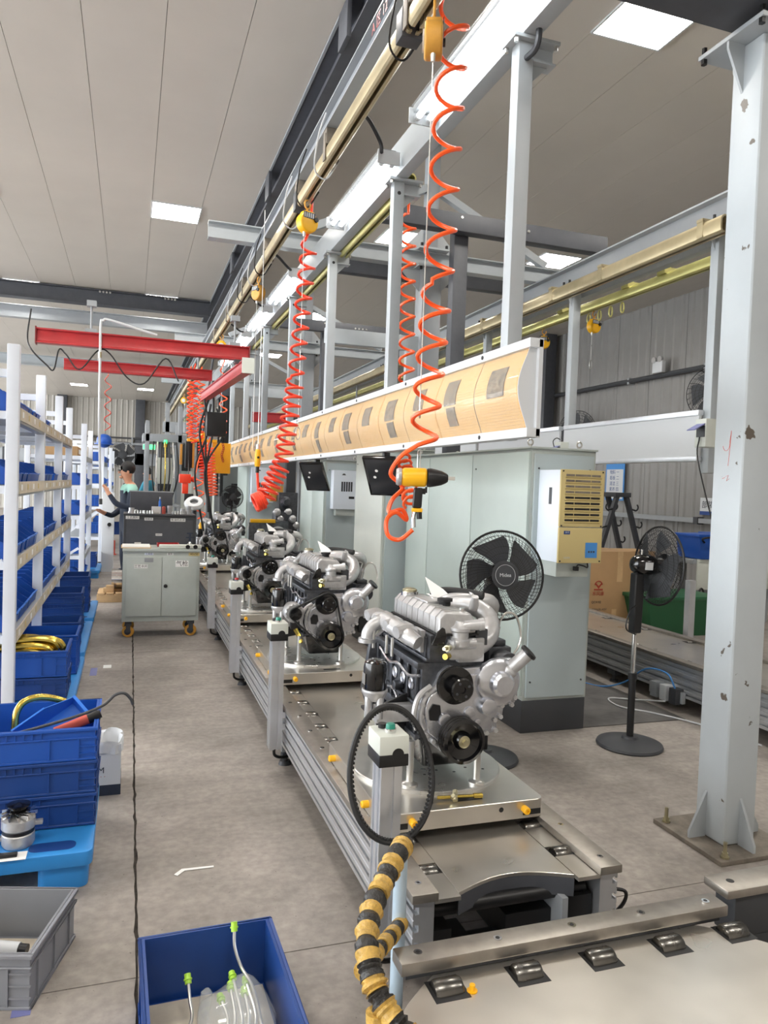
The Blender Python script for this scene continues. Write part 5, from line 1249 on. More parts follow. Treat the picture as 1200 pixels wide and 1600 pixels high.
def crate(label, p, w, d, h, m='blue', rz=0.0, group=None):
    t = thing('plastic_crate', label, 'crate', p, rz, group); crate_parts(t, w, d, h, m); return t
GC = 'blue crates stacked at the front left'
for n in range(3): crate('blue crate in the front left stack of three, ' + ('bottom one on the pallet', 'middle one', 'top one with a hooked bar')[n], (-.40, 3.275, .143 + .128 * n), .585, .39, .127, 'bluedark' if n < 2 else 'blue', 0, GC)
# pallets of bright blue plastic
def plastic_pallet(label, p, w, d, h=.14, m='bluepallet'):
    t = thing('plastic_pallet', label, 'pallet', p)
    B().prism(rrect(w, d, .03), (0, 0, h * .62), (1, 0, 0), (0, 1, 0), (0, 0, h * .38)).build('deck', m, t, bev=.006)
    for x in (-w / 2 + .1, 0, w / 2 - .1):
        for y in (-d / 2 + .09, d / 2 - .09): B().prism(rrect(.17, .14, .03), (x, y, 0), (1, 0, 0), (0, 1, 0), (0, 0, h * .62)).build('foot', m, t, bev=.004)
    for x in (w / 2 - .14, w / 2 - .4, w / 2 - .66):
        for y in (-d / 2 + .07, d / 2 - .07): B().prism(rrect(.16, .07, .03), (x, y, h), (1, 0, 0), (0, 1, 0), (0, 0, .0008)).build('recess', 'bluedark', t)
    return t
plastic_pallet('bright blue plastic pallet under the front left crate stack, alternator standing on it', (-.60, 3.19, 0), 1.0, .66)
t = thing('alternator', 'silver alternator with black pulley standing on the bright blue pallet', 'alternator', (-.36, 2.975, .142))
B().lathe([(.01, 0), (.05, 0), (.056, .01), (.056, .045), (.052, .05), (.052, .062), (.058, .068), (.058, .10), (.03, .108), (.01, .108)], (0, 0, 0), (0, 0, 1), 28).build('housing', 'castalu', t)
B().lathe([(.054, .05), (.0545, .05), (.0545, .062), (.054, .062)], (0, 0, 0), (0, 0, 1), 28, closed=True).build('stator_band', 'black', t)
b = B()
for i in range(12):
    mk = b.mark(); b.box(.02, .058, -.003, .003, .11, .126); b.xf(mk, Matrix.Rotation(i * PI / 6, 4, 'Z') @ Matrix.Rotation(.2, 4, 'X'))
b.build('cooling_fan', 'chrome', t)
B().lathe([(.005, 0), (.038, 0), (.04, .004), (.03, .01), (.03, .014), (.04, .02), (.04, .024), (.012, .026), (.005, .03)], (0, 0, .126), (0, 0, 1), 28).build('pulley', 'blackgloss', t)
B().box(.05, .082, -.012, .012, .07, .085).build('mount_ear', 'castalu', t, bev=.003); B().box(-.082, -.05, -.012, .012, .02, .035).build('mount_ear', 'castalu', t, bev=.003)
t = thing('card_tag', 'white card with a black clip lying beside the alternator', 'card', (-.42, 2.88, .142)); B().box(-.06, .1, -.03, .03, 0, .002).build('sheet', 'paper', t); B().box(-.0, .07, -.012, .012, .002, .014).build('clip', 'black', t, bev=.003)
# contents of the top crate
P0 = V((-.40, 3.275, .404))
t = thing('bent_pipe', 'gold zinc-plated pipe bent like a cane, standing in the top front crate', 'pipe', P0 + V((-.0, .0, 0)))
pth = curve([(-.02, .02, .01), (-.02, .03, .08), (-.015, .04, .13), (.01, .06, .165), (.06, .08, .175), (.12, .1, .16), (.18, .12, .13)], 6)
B().tube(pth, .014, 12).build('tube', 'goldpipe', t); B().cyl((-.02, .02, .0), (-.02, .02, .02), .024, n=18).build('flange', 'castiron', t)
t = thing('scoop_bin', 'small bright blue open bin tipped on its side in the top front crate', 'bin', P0 + V((.14, -.02, .05)))
def hopper(t, w, d, h, m, M=None, lip=None):
    """open-fronted picking bin: front towards +x, depth d, width w (y), height h"""
    k = .003; poly = [(-d / 2, 0), (d / 2 - .01, 0), (d / 2, h * .45), (d / 2 - .02, h * .5), (d / 2 - .12, h), (-d / 2, h)]
    b = B()
    for y in (-w / 2, w / 2 - k): b.prism(poly, (0, y, 0), (1, 0, 0), (0, 0, 1), (0, k, 0))
    b.box(-d / 2, d / 2 - .01, -w / 2, w / 2, 0, k).box(-d / 2, -d / 2 + k, -w / 2, w / 2, 0, h)
    b.prism([(d / 2 - .01, 0), (d / 2, h * .45), (d / 2 - k, h * .45), (d / 2 - .01 - k, 0)], (0, -w / 2, 0), (1, 0, 0), (0, 0, 1), (0, w, 0))
    if M: b.xf(0, M)
    b.build('bin_shell', m, t)
    b = B()
    for y in (-w / 2 - .004, w / 2):
        b.prism([(-d / 2, h - .008), (d / 2 - .12, h - .008), (d / 2 - .12, h), (-d / 2, h)], (0, y, 0), (1, 0, 0), (0, 0, 1), (0, .004, 0))
        b.box(-.0, .006, y, y + .004, .01, h - .008)
    b.box(d / 2 - .006, d / 2 + .006, -w / 2, w / 2, h * .43, h * .47)
    if M: b.xf(0, M)
    b.build('bin_lip', lip or m, t)
hopper(t, .14, .26, .11, 'bluebright', Matrix.Rotation(-.55, 4, 'Y') @ Matrix.Rotation(.35, 4, 'Z') @ Matrix.Rotation(.9, 4, 'X'))
t = thing('hook_bar', 'dark steel bar with a hooked end lying across the top front crate', 'tool', P0 + V((.0, -.15, .1)))
B().tube(curve([(.0, .0, .0), (.12, .01, .025), (.24, .02, .055), (.32, .03, .085), (.36, .035, .12), (.395, .04, .125), (.42, .045, .10), (.43, .05, .075)], 6), .006, 8).build('bar', 'darkgrey', t); B().tube([(-.05, 0, -.012), (.0, 0, 0)], .007, 8).build('shank', 'castiron', t)
t = thing('torch_handle', 'red handled tool with black collar sticking out of the top front crate', 'tool', P0 + V((.2, -.1, .09)))
B().cyl((-.06, 0, -.01), (.06, .02, .03), .02, n=16).build('grip', 'redplastic', t); B().cyl((.06, .02, .03), (.10, .027, .044), .021, n=16).cyl((.1, .027, .044), (.108, .028, .047), .017, n=16).build('collar', 'black', t)
t = thing('bracket_casting', 'grey metal bracket lying in the top front crate', 'part', P0 + V((-.17, -.08, .005))); B().box(-.06, .08, -.06, .05, 0, .012).box(-.05, -.03, -.06, .05, .012, .06).build('plate', 'castalu', t, bev=.003); B().cyl((.03, 0, .012), (.03, 0, .04), .025, n=16).build('boss', 'castiron', t)
# white box used as a waste bin
t = thing('waste_box', 'white carton lined with a plastic bag used as waste bin beside the blue crates', 'box', (-.10, 3.80, 0))
b = B()
for s in (-1, 1): b.box(s * .085 - .002, s * .085 + .002, -.10, .10, 0, .24); b.box(-.085, .085, s * .10 - .002, s * .10 + .002, 0, .24)
b.box(-.085, .085, -.1, .1, 0, .004); b.build('carton', 'white', t)
B().box(-.088, .088, -.1035, -.1015, .0, .05).box(.0865, .0885, -.103, .103, 0, .05).build('printed_band', 'navy', t)
text('print_mark', 'M', .04, 'navy', t, (.0, -.103, .12), (PI / 2, 0, 0), .0005); text('print_mark', '· · ·', .03, 'redpaint', t, (.0, -.103, .09), (PI / 2, 0, 0), .0005)
b = B(); R2 = []
for j, (e, z) in enumerate(((-.004, .14), (-.006, .2), (-.002, .238), (.004, .252), (.008, .238), (.009, .20))):
    ring_ = []
    for i in range(40):
        q = 2 * PI * i / 40; c, s = math.cos(q), math.sin(q); sc_ = 1 / max(abs(c), abs(s)) ; sc_ = min(sc_, 1.28)
        ring_.append(((.083 + e) * c * sc_ + .006 * math.sin(7 * q + j), (.098 + e) * s * sc_ + .006 * math.cos(9 * q + j), z + .006 * math.sin(5 * q + j * .7)))
    R2.append(ring_)
vs = [p for r in R2 for p in r]; fs = [(j * 40 + i, j * 40 + (i + 1) % 40, (j + 1) * 40 + (i + 1) % 40, (j + 1) * 40 + i) for j in range(5) for i in range(40)]
b.add(vs, fs); b.build('bag_liner', 'white', t)
B().sph((0, 0, .16), .075, 12, 8, (1, 1.1, .5)).build('rubbish', 'paper', t)
# grey crate at the lower left
t = crate('dark grey plastic crate with cardboard liner at the lower left corner', (-.41, 2.47, 0), .46, .34, .16, 'greycrate', -.28)
B().box(-.2, .2, -.14, .14, .006, .012).build('liner', 'woodstrip', t)
t = thing('filter_part', 'white cylindrical part with black end lying in the grey crate', 'part', (-.34, 2.50, .016), -.3); B().cyl((-.08, 0, .03), (.05, .0, .02), .02, n=16).build('cylinder', 'white', t); B().cyl((.05, 0, .02), (.075, 0, .018), .017, n=14).build('end', 'black', t)
t = thing('filter_part', 'second white ring-shaped part in the grey crate', 'part', (-.35, 2.43, .0135), .3); B().lathe([(.025, 0), (.04, 0), (.04, .02), (.025, .02)], (0, 0, 0), (0, 0, 1), 20, closed=True).build('ring', 'white', t)
# blue crate with bagged tubes at the bottom
BCX = V((.245, 1.90, 0))
t = crate('blue crate with rounded rim holding bagged brake pipes at the bottom of the view', BCX, .36, .56, .195, 'bluedark', .02)
B().box(-.165, .165, -.26, .255, .006, .012).build('liner_card', 'woodstrip', t)
def pipe_with_cap(label, p, pts, cap=True):
    t = thing('brake_pipe', label, 'pipe', p, 0, 'capped brake pipes')
    B().tube(curve(pts, 6), .0045, 8).build('tube', 'steel', t)
    q = V(pts[-1]); d = (q - V(pts[-2])).normalized()
    B().cyl(q - d * .005, q + d * .02, .009, n=12).cyl(q + d * .004, q + d * .008, .0115, n=12).build('end_cap', 'lime', t); return t
pipe_with_cap('bent steel pipe with lime cap, tallest, poking out of the clear bag', BCX + V((.03, .16, .04)), [(.08, -.3, .0), (.085, -.15, .03), (.075, -.05, .07), (.05, .0, .1), (.035, .03, .14), (.035, .05, .18)])
pipe_with_cap('bent steel pipe with lime cap lying left of the clear bag', BCX + V((-.08, .08, .03)), [(-.08, -.12, .0), (-.02, -.06, .02), (.02, .0, .04), (.018, .04, .07), (.015, .07, .10)])
for i in range(5): pipe_with_cap('steel pipe with lime cap inside the clear plastic bag', BCX + V((.02 + .018 * i, .08, .035)), [(-.02 + .01 * i, -.22, .0), (-.01, -.14, .03 + .006 * (i % 3)), (.01, -.05, .05), (.0 + .01 * (i % 2), .02 + .012 * ((i * 2) % 5), .06 + .012 * (i % 3))])
t = thing('plastic_bag', 'clear crumpled plastic bag over the pipes in the bottom blue crate', 'bag', BCX + V((.055, .03, .02)))
b = B(); b.sph((0, 0, .05), .12, 22, 12, (.85, 1.35, .62))
for v_ in b.v: f_ = 1 + .09 * math.sin(37 * v_.x + 3) * math.cos(29 * v_.y) + .06 * math.sin(61 * v_.z + 20 * v_.x); v_.x *= f_; v_.y *= f_; v_.z = max(.0, v_.z * (1 + .1 * math.sin(41 * v_.x)))
b.build('film', 'clear', t)
t = thing('plastic_tube', 'clear plastic sleeve standing beside the bag in the bottom crate', 'sleeve', BCX + V((-.03, .12, .014)), .3); B().lathe([(.012, 0), (.016, .03), (.016, .09), (.006, .10)], (0, 0, 0), (.2, .1, 1), 14).build('sleeve', 'clear', t)
# floor litter
one('paper_scrap', B().prism([(0, 0), (.03, .035), (.15, .03), (.15, .018), (.04, .02), (.012, -.012)], (0.19, 2.88, .002), (1, 0, 0), (0, 1, 0), (0, 0, .0015)), 'paper', 'torn white paper strip lying on the concrete floor', 'paper', (.25, 2.9, 0))
one('floor_tape', B().box(-.28, -.23, 2.22, 2.38, .0, .0012), 'purple', 'worn blue tape mark on the floor at the lower left', 'tape', (-.25, 2.3, 0))
one('floor_sticker', B().box(-.17, -.11, 6.2, 6.3, .0, .0012), 'paper', 'small white sticker on the floor near the blue pallets', 'sticker', (-.14, 6.24, 0))
one('floor_sticker', B().box(-.26, -.21, 5.98, 6.22, .0, .0012), 'purple', 'worn grey-blue sticker on the floor near the blue pallets', 'sticker', (-.24, 6.1, 0))
# ------------------------------------------------------------------ striped barrier by the turntable
bt = thing('safety_barrier', 'pale blue tube barrier wrapped in yellow and black tape at the turntable corner', 'barrier', (.62, 1.62, 0))
O = V((.62, 1.62, 0))
B(O).cyl((.70, 1.82, 0), (.70, 1.82, .545), .018, n=16).build('post', 'bluepipe', bt); B(O).cyl((.50, 1.40, 0), (.50, 1.40, .42), .018, n=16).build('post', 'bluepipe', bt)
for c in ((.70, 1.82), (.50, 1.40)): B(O).cyl((*c, 0), (*c, .01), .05, n=20).build('foot_plate', 'bluepipe', bt)
def taped(pts, r, n, jag):
    P_ = curve(pts, 10); N = len(P_); step = max(2, N // n); k = 0; i = 0
    while i < N - 1:
        j = min(N - 1, i + step + (k % 3 == 1)); seg = P_[i:j + 1]
        rr = [r * (1 + jag * (.5 - rnd.random())) + (.002 if k % 2 == 0 else 0) for _ in seg]
        b = B(O); b.tube(seg, rr, 14); b.build('tape_band', 'tapeyellow' if k % 2 == 0 else 'tapeblack', bt); i = j; k += 1
taped([(.70, 1.815, .555), (.69, 1.78, .575), (.645, 1.72, .572), (.60, 1.66, .56), (.555, 1.60, .545), (.525, 1.55, .53), (.505, 1.50, .515), (.50, 1.46, .49), (.505, 1.42, .46), (.525, 1.38, .43), (.56, 1.33, .40), (.60, 1.28, .37)], .0235, 22, .38)
taped([(.705, 1.815, .345), (.64, 1.72, .375), (.57, 1.62, .41), (.505, 1.52, .44)], .019, 9, .1)
taped([(.50, 1.40, .30), (.50, 1.40, .36), (.50, 1.405, .43)], .021, 5, .06)
# ------------------------------------------------------------------ racks on the left
def rack(label, xs, ys, zt, levels, label_strip=True, casters=False, seed=1):
    O = V((xs[0], ys[0], 0)); t = thing('storage_rack', label, 'rack', O); z0 = .09 if casters else 0.0
    x0, x1 = xs
    for y in ys:
        for x in (x0, x1):
            B(O).box(x - .033, x + .033, y - .033, y + .033, z0, zt).build('post', 'whiteframe', t, bev=.005)
            if casters: B(O).cyl((x - .02, y, .045), (x + .02, y, .045), .045, n=16).box(x - .03, x + .03, y - .03, y + .03, .075, .09).build('caster', 'darkgrey', t)
        for z in levels + [zt - .14]: B(O).box(x0 + .033, x1 - .033, y - .02, y + .02, z - .05, z - .005).build('cross_bar', 'whiteframe', t)
        zz = levels[-1] + .05
        B(O).beam((x0 + .04, y, zz + .0), (x1 - .04, y, zz + .38), rect(.03, .03), up=(0, 1, 0)).build('brace', 'whiteframe', t)
    for z in levels:
        for a, c in zip(ys, ys[1:]):
            B(O).box(x1 - .02, x1 + .03, a + .034, c - .034, z - .065, z - .005).build('front_beam', 'greylight', t, bev=.002)
            B(O).box(x0 - .02, x0 + .02, a + .034, c - .034, z - .05, z - .005).build('rear_beam', 'whiteframe', t)
            B(O).box(x0 + .02, x1 - .03, a + .034, c - .034, z - .012, z).build('shelf', 'greylight', t)
            if label_strip:
                ls = B(O).box(x1 + .031, x1 + .038, a + .034, c - .034, z - .05, z + .022).build('label_strip', 'woodstrip', t)
                for q in range(max(1, int((c - a) / .3))):
                    ya = a + .1 + .28 * q; B(O).box(x1 + .038, x1 + .0395, ya, ya + .06, z - .03, z + .005).build('label_card', ('paper', 'acyellow')[q % 2], ls)
    return t
r1 = rack('white steel picking rack with beige label strips, nearest on the left', (-1.25, -.65), [4.8, 6.19, 7.7, 8.95], 2.24, [1.86, 1.43, .99, .56])
rack('white mobile rack on casters in the middle of the left side', (-1.2, -.56), [10.1, 11.65], 2.15, [1.75, 1.38, 1.0, .5, .16], False, True)
rack('white mobile rack on casters, third along the left side', (-1.0, -.45), [13.2, 15.2], 2.15, [1.75, 1.38, 1.0, .5], False, True)
rack('white mobile rack on casters, far end of the left side', (-1.0, -.4), [16.6, 18.6], 2.1, [1.7, 1.3, .9, .45], False, True)
# bins on the racks
W_ = ['first', 'second', 'third', 'fourth', 'fifth', 'sixth', 'seventh', 'eighth', 'ninth', 'tenth', 'eleventh', 'twelfth', 'thirteenth', 'fourteenth', 'fifteenth', 'sixteenth', 'seventeenth', 'eighteenth']
LV = {0: 'top', 1: 'upper middle', 2: 'lower middle', 3: 'bottom'}
_bs = None
for li, z in enumerate((1.86, 1.43, .99, .56)):
    k = 0
    for bay, (a, c) in enumerate(((4.8, 6.19), (6.19, 7.7), (7.7, 8.95))):
        nb = 6 if bay < 2 else 5
        for q in range(nb):
            if li == 0 and (bay == 2 or (bay == 1 and q > 2)): continue
            if li == 1 and bay == 1 and q == 4: continue
            y = a + .155 + (c - a - .31) * q / (nb - 1)
            lab = 'blue picking bin on the %s shelf of the nearest rack, %s along it' % (LV[li], W_[k]); k += 1
            p = (-.83, y, z + .002); rz = rnd.uniform(-.05, .05)
            if _bs is None:
                _bs = t = thing('picking_bin', lab, 'bin', p, rz, 'blue picking bins on the nearest rack'); hopper(t, .205, .36, .155, 'blue', lip='bluebright')
            else: dup(_bs, p, rz, lab)
for ri, (xc, ys, zs, nm) in enumerate(((-.88, (10.4, 10.85, 11.3), (1.38, 1.0, .5, .16), 'middle'), (-.72, (13.5, 14.1, 14.7), (1.75, 1.38, 1.0, .5), 'third'), (-.7, (16.9, 17.5, 18.1), (1.7, 1.3, .9, .45), 'far'))):
    for li, z in enumerate(zs):
        for q, y in enumerate(ys):
            if (ri + li + q) % 5 == 4: continue
            dup(_bs, (xc + .15, y, z + .002), rnd.uniform(-.1, .1), 'blue bin on the %s shelf of the %s mobile rack, %s along it' % (LV[li], nm, W_[q]))
# silver housings and stacks on the middle rack
for n, (y, z) in enumerate(((10.5, 1.0), (10.9, .5), (11.3, 1.0), (10.7, .16))):
    t = thing('housing_casting', 'silver pump casting on the middle mobile rack, ' + ('upper left', 'lower left', 'upper right', 'bottom')[n], 'casting', (-.57, y, z + .005)); B().lathe([(.02, 0), (.06, 0), (.06, .03), (.04, .05), (.04, .11), (.02, .11)], (-.12, 0, .06), (1, 0, 0), 16).build('body', 'castalu', t); B().box(-.13, .0, -.05, .05, 0, .02).build('foot', 'castalu', t)
t = thing('cardboard_box', 'flat brown carton on top of the middle mobile rack', 'box', (-.95, 10.8, 1.752)); B().box(-.2, .3, -.45, .4, 0, .12).build('carton', 'card', t, bev=.005); B().box(.3, .302, -.2, .2, .03, .09).build('label', 'paper', t)
t = thing('white_carton', 'white carton with yellow note on top of the middle mobile rack', 'box', (-.75, 11.45, 1.752)); B().box(-.15, .17, -.12, .12, 0, .16).build('carton', 'paper', t, bev=.004); B().box(-.05, .1, -.123, -.12, .04, .13).build('note', 'acyellow', t)
t = thing('safety_helmet', 'blue safety helmet hung on the post of the third rack', 'helmet', (-.42, 13.05, 2.08), 0); B().sph((0, 0, 0), .12, 18, 10, (1, 1.15, .95)).build('shell', 'blue', t); B().cyl((0, -.02, -.06), (0, -.02, -.045), .15, n=20).build('brim', 'blue', t)
tl = thing('coil_hose', 'thin pink spiral hose hanging over the blue helmet', 'air hose', (-.38, 13.1, 2.2)); B().tube([V((0, 0, 1.0)), V((0, 0, .95))] + helix((0, 0, .9), (0, 0, .05), .05, 4, 12), .009, 6).build('hose', 'redplastic', tl)
# stacks of crates below the nearest rack
for n, (y, k) in enumerate(((7.15, 4), (8.3, 4))):
    for q in range(k): crate('blue crate in the %s tall stack beyond the nearest rack, %s from the floor' % (('nearer', 'farther')[n], W_[q]), (-.64, y, .122 + .091 * q), .52, .40, .09, 'bluedark', .02 * (q % 2), 'tall crate stacks')
plastic_pallet('light blue pallet under the nearer tall crate stack', (-.68, 6.93, 0), .74, 1.36, .12)
plastic_pallet('light blue pallet under the farther tall crate stack', (-.68, 8.32, 0), .74, 1.1, .12)
crate('blue crate heaped with gold bent pipes behind the nearest rack post', (-.60, 5.15, .26), .5, .38, .16, 'blue', 0)
crate('blue crate under the crate of gold pipes', (-.60, 5.15, .125), .5, .38, .13, 'bluedark', 0)
crate('blue crate behind the gold pipes, standing beside the light blue pallet', (-.58, 5.75, .125), .5, .38, .27, 'blue', 0)
crate('narrow blue crate between the gold pipes and the tall stacks', (-.56, 6.47, .125), .4, .3, .22, 'bluedark', 0)
plastic_pallet('light blue pallet under the crates with gold pipes', (-.66, 5.5, 0), .72, 1.24, .12)
for n in range(9):
    p = V((-.67 + .03 * (n % 4), 5.06 + .045 * (n % 5), .37 + .03 * (n // 3)))
    t = thing('bent_pipe', 'gold zinc-plated elbow pipe lying in the crate behind the nearest rack post', 'pipe', p, rnd.uniform(-.15, .15), 'gold elbow pipes in the crate')
    B().tube(curve([(-.12, 0, .02), (.0, 0, .03), (.1, .0, .03), (.17, 0, .01), (.2, 0, -.03)], 6), .022, 10).build('tube', 'goldpipe', t); B().cyl((-.12, 0, .02), (-.13, 0, .02), .03, n=14).build('flange', 'zinc', t)
crate('blue crate on the floor under the middle mobile rack, black handle parts in it', (-.72, 12.3, .12), .5, .4, .2, 'bluedark', 0)
plastic_pallet('light blue pallet in front of the middle mobile rack', (-.75, 12.2, 0), .7, 1.0, .12)
crate('blue crate on a trolley far down the left aisle', (-.15, 17.5, .25), .4, .5, .25, 'bluedark', 0)
# ------------------------------------------------------------------ tool cart
O = V((.30, 7.3, 0))
tcart = thing('tool_cart', 'grey two-door steel tool cart on orange casters in the aisle', 'tool cart', O)
B(O).box(-.05, .645, 7.32, 7.75, .155, .815).build('carcass', 'cartgrey', tcart, bev=.004)
for (a, c) in ((-.02, .297), (.303, .62)): B(O).box(a, c, 7.305, 7.32, .205, .765).build('door', 'cartgrey', tcart, bev=.003)
B(O).lathe([(.004, 0), (.018, 0), (.018, .006), (.010, .012), (.004, .012)], (.335, 7.305, .49), (0, -1, 0), 16).build('lock', 'black', tcart)
B(O).box(-.055, .65, 7.30, 7.76, .815, .84).build('top_plate', 'cartgrey', tcart, bev=.003)
for x in (.01, .58):
    for y in (7.38, 7.69):
        c = B(O).lathe([(.01, -.016), (.05, -.016), (.055, -.01), (.055, .01), (.05, .016), (.01, .016)], (x, y, .055), (.25, 1, 0), 24).build('caster_wheel', 'yellowdull', tcart); B(O).cyl((x - .006, y - .024, .055), (x + .006, y + .024, .055), .03, n=18).build('caster_hub', 'darkgrey', c)
        B(O).box(x - .03, x + .03, y - .03, y + .03, .12, .155).box(x - .02, x + .02, y - .036, y - .03, .05, .13).box(x - .02, x + .02, y + .03, y + .036, .05, .13).build('caster_fork', 'darkgrey', c)
def plate_label(par, O, x, y, z, w, h, s, size, m='paper', tm='black'):
    c = B(O).box(x - w / 2, x + w / 2, y - .002, y, z - h / 2, z + h / 2).build('label_plate', m, par)
    if s: text('label_text', s, size, tm, c, V((x, y - .0025, z)) - V(O), (PI / 2, 0, 0), .0004)
plate_label(tcart, O, .11, 7.305, .675, .12, .035, '工艺卡片', .03); plate_label(tcart, O, .48, 7.305, .70, .12, .06, '气枪', .055)
plate_label(tcart, O, .18, 7.319, .79, .08, .02, '工具柜', .022, 'acwhite', 'bluedark'); plate_label(tcart, O, .37, 7.319, .79, .06, .02, '量具', .02); plate_label(tcart, O, .59, 7.319, .79, .10, .03, '40±50', .028, 'acyellow')
B(O).box(.14, .22, 7.3035, 7.305, .715, .755).build('sticker_residue', 'greypaint', tcart)
t = thing('clipboard', 'stack of white papers on a clipboard on top of the grey cart', 'clipboard', (.08, 7.5, .842)); B().box(-.15, .12, -.16, .16, 0, .006).build('board', 'wood', t); B().box(-.14, .11, -.15, .15, .006, .016).build('paper_stack', 'paper', t); B().box(-.03, .03, .13, .16, .016, .03).build('clip', 'steel', t)
t = thing('red_tray', 'flat red plastic tray on the grey cart', 'tray', (.36, 7.58, .842)); B().box(-.1, .1, -.08, .08, 0, .006).build('base', 'redpaint', t)
b = B()
for s in (-1, 1): b.box(s * .1 - .003, s * .1 + .003, -.08, .08, .006, .03); b.box(-.1, .1, s * .08 - .003, s * .08 + .003, .006, .03)
b.build('wall', 'redpaint', t)
t = thing('socket_board', 'cream padded board with black sockets along the front of the grey cart', 'tool tray', (.47, 7.36, .842)); B().box(-.2, .19, -.04, .05, 0, .035).build('pad', 'cream', t, bev=.012)
for x in (.06, .13): B().lathe([(.006, 0), (.02, 0), (.02, .018), (.012, .018), (.012, .006)], (x, -.04, .018), (0, -1, 0), 18).build('socket', 'black', t)
t = thing('bench_vice', 'small blue clamp tool standing on the grey cart', 'tool', (.57, 7.62, .842)); B().lathe([(.01, 0), (.04, 0), (.035, .012), (.015, .03), (.01, .05)], (0, 0, 0), (0, 0, 1), 18).build('base', 'chrome', t); B().box(-.04, .04, -.012, .012, .08, .09).box(-.01, .01, -.01, .01, .03, .12).box(-.03, .03, -.012, .012, .12, .132).build('clamp', 'navy', t)
# dark tool cabinet behind the cart
O = V((.32, 8.6, 0))
t = thing('tool_cabinet', 'dark grey tool cabinet with labelled front and raised lid behind the cart', 'cabinet', O)
B(O).box(-.06, .70, 8.62, 9.08, .0, 1.085).build('carcass', 'darkgrey', t, bev=.004); B(O).box(-.03, .67, 8.612, 8.62, .5, 1.045).build('front_panel', 'darksteel', t, bev=.003)
B(O).box(-.065, .705, 8.605, 9.09, 1.085, 1.105).build('top', 'darkgrey', t, bev=.003); B(O).box(.0, .47, 9.05, 9.075, 1.105, 1.345).build('raised_lid', 'darksteel', t, bev=.004)
B(O).box(-.01, .48, 9.048, 9.08, 1.34, 1.352).build('lid_rim', 'greypaint', t)
plate_label(t, O, .03, 8.612, 1.065, .14, .035, '工艺资料', .03); plate_label(t, O, .2, 8.612, 1.05, .09, .03, '明细表', .026); plate_label(t, O, .51, 8.612, 1.045, .16, .035, '柴油机总装', .03); plate_label(t, O, .31, 8.612, .88, .07, .025, 'WEIDA', .02)
for n, (x, y, kind) in enumerate(((.02, 8.75, 0), (.1, 8.72, 1), (.28, 8.75, 2), (.32, 8.8, 3), (.36, 8.74, 4), (.43, 8.78, 5), (.5, 8.7, 1), (.57, 8.8, 0), (.2, 8.7, 1), (.63, 8.74, 5))):
    lab = ('small silver casting', 'row of steel fittings', 'white paper card standing up', 'blue bottle', 'red canister', 'silver cup')[kind] + ' on the dark tool cabinet, ' + W_[n] + ' from its left end'
    t = thing(('casting', 'fitting_row', 'paper_card', 'bottle', 'canister', 'cup')[kind], lab, ('part', 'fittings', 'card', 'bottle', 'canister', 'cup')[kind], (x, y, 1.106))
    if kind == 0: B().lathe([(.01, 0), (.04, 0), (.03, .03), (.03, .06), (.01, .06)], (0, 0, 0), (0, 0, 1), 14).build('body', 'castalu', t); B().cyl((.02, 0, .03), (.06, 0, .03), .012, n=10).build('spout', 'castalu', t)
    if kind == 1:
        for i in range(4): B().cyl((-.045 + .03 * i, 0, 0), (-.045 + .03 * i, 0, .035), .012, .009, n=8).build('fitting', 'steel', t)
    if kind == 2: B().box(-.05, .05, -.002, .002, 0, .08).build('card', 'paper', t); B().box(-.03, .03, -.012, .012, 0, .012).build('stand', 'steel', t)
    if kind == 3: B().lathe([(.005, 0), (.014, 0), (.014, .13), (.006, .15), (.006, .17)], (0, 0, 0), (0, 0, 1), 14).build('body', 'bluebright', t); B().cyl((0, 0, .165), (0, 0, .185), .008, n=10).build('cap', 'white', t)
    if kind == 4: B().lathe([(.005, 0), (.02, 0), (.02, .07), (.008, .085)], (0, 0, 0), (0, 0, 1), 14).build('body', 'redplastic', t); B().cyl((0, 0, .08), (0, 0, .1), .008, n=10).build('nozzle', 'black', t)
    if kind == 5: B().lathe([(.026, 0), (.03, .09), (.027, .09), (.023, .005)], (0, 0, 0), (0, 0, 1), 18).build('wall', 'castalu', t); B().cyl((0, 0, 0), (0, 0, .006), .026, n=16).build('bottom', 'castalu', t)
# wooden pallet with a steel drum
O = V((-.18, 9.7, 0))
t = thing('wooden_pallet', 'pale wooden pallet on the floor behind the grey cart', 'pallet', O)
for y in (9.5, 9.7, 9.9): B(O).box(-.35, .05, y - .035, y + .035, 0, .09).build('bearer', 'wood', t, bev=.003)
for x in (-.3, -.2, -.1, 0.0): B(O).box(x - .04, x + .04, 9.46, 9.94, .09, .11).build('deck_board', 'wood', t, bev=.002)
t = thing('wood_block', 'short wooden block on the pallet', 'block', (-.22, 9.58, .111)); B().box(-.06, .06, -.05, .05, 0, .05).build('block', 'wood', t, bev=.003); B().box(-.03, .06, -.045, .045, .05, .08).build('upper_block', 'wood', t, bev=.003)
t = thing('steel_drum', 'shiny steel roller with black flange standing on the wooden pallet', 'drum', (-.19, 9.72, .111)); B().lathe([(.02, 0), (.13, 0), (.13, .27), (.12, .28), (.02, .28)], (0, .0, .14), (1, 0, 0), 28).build('drum', 'chrome', t); B().lathe([(.02, 0), (.17, 0), (.17, .03), (.02, .03)], (.12, 0, .17), (1, 0, 0), 28).build('flange', 'black', t); B().box(-.02, .25, -.09, .09, 0, .03).build('cradle', 'wood', t)

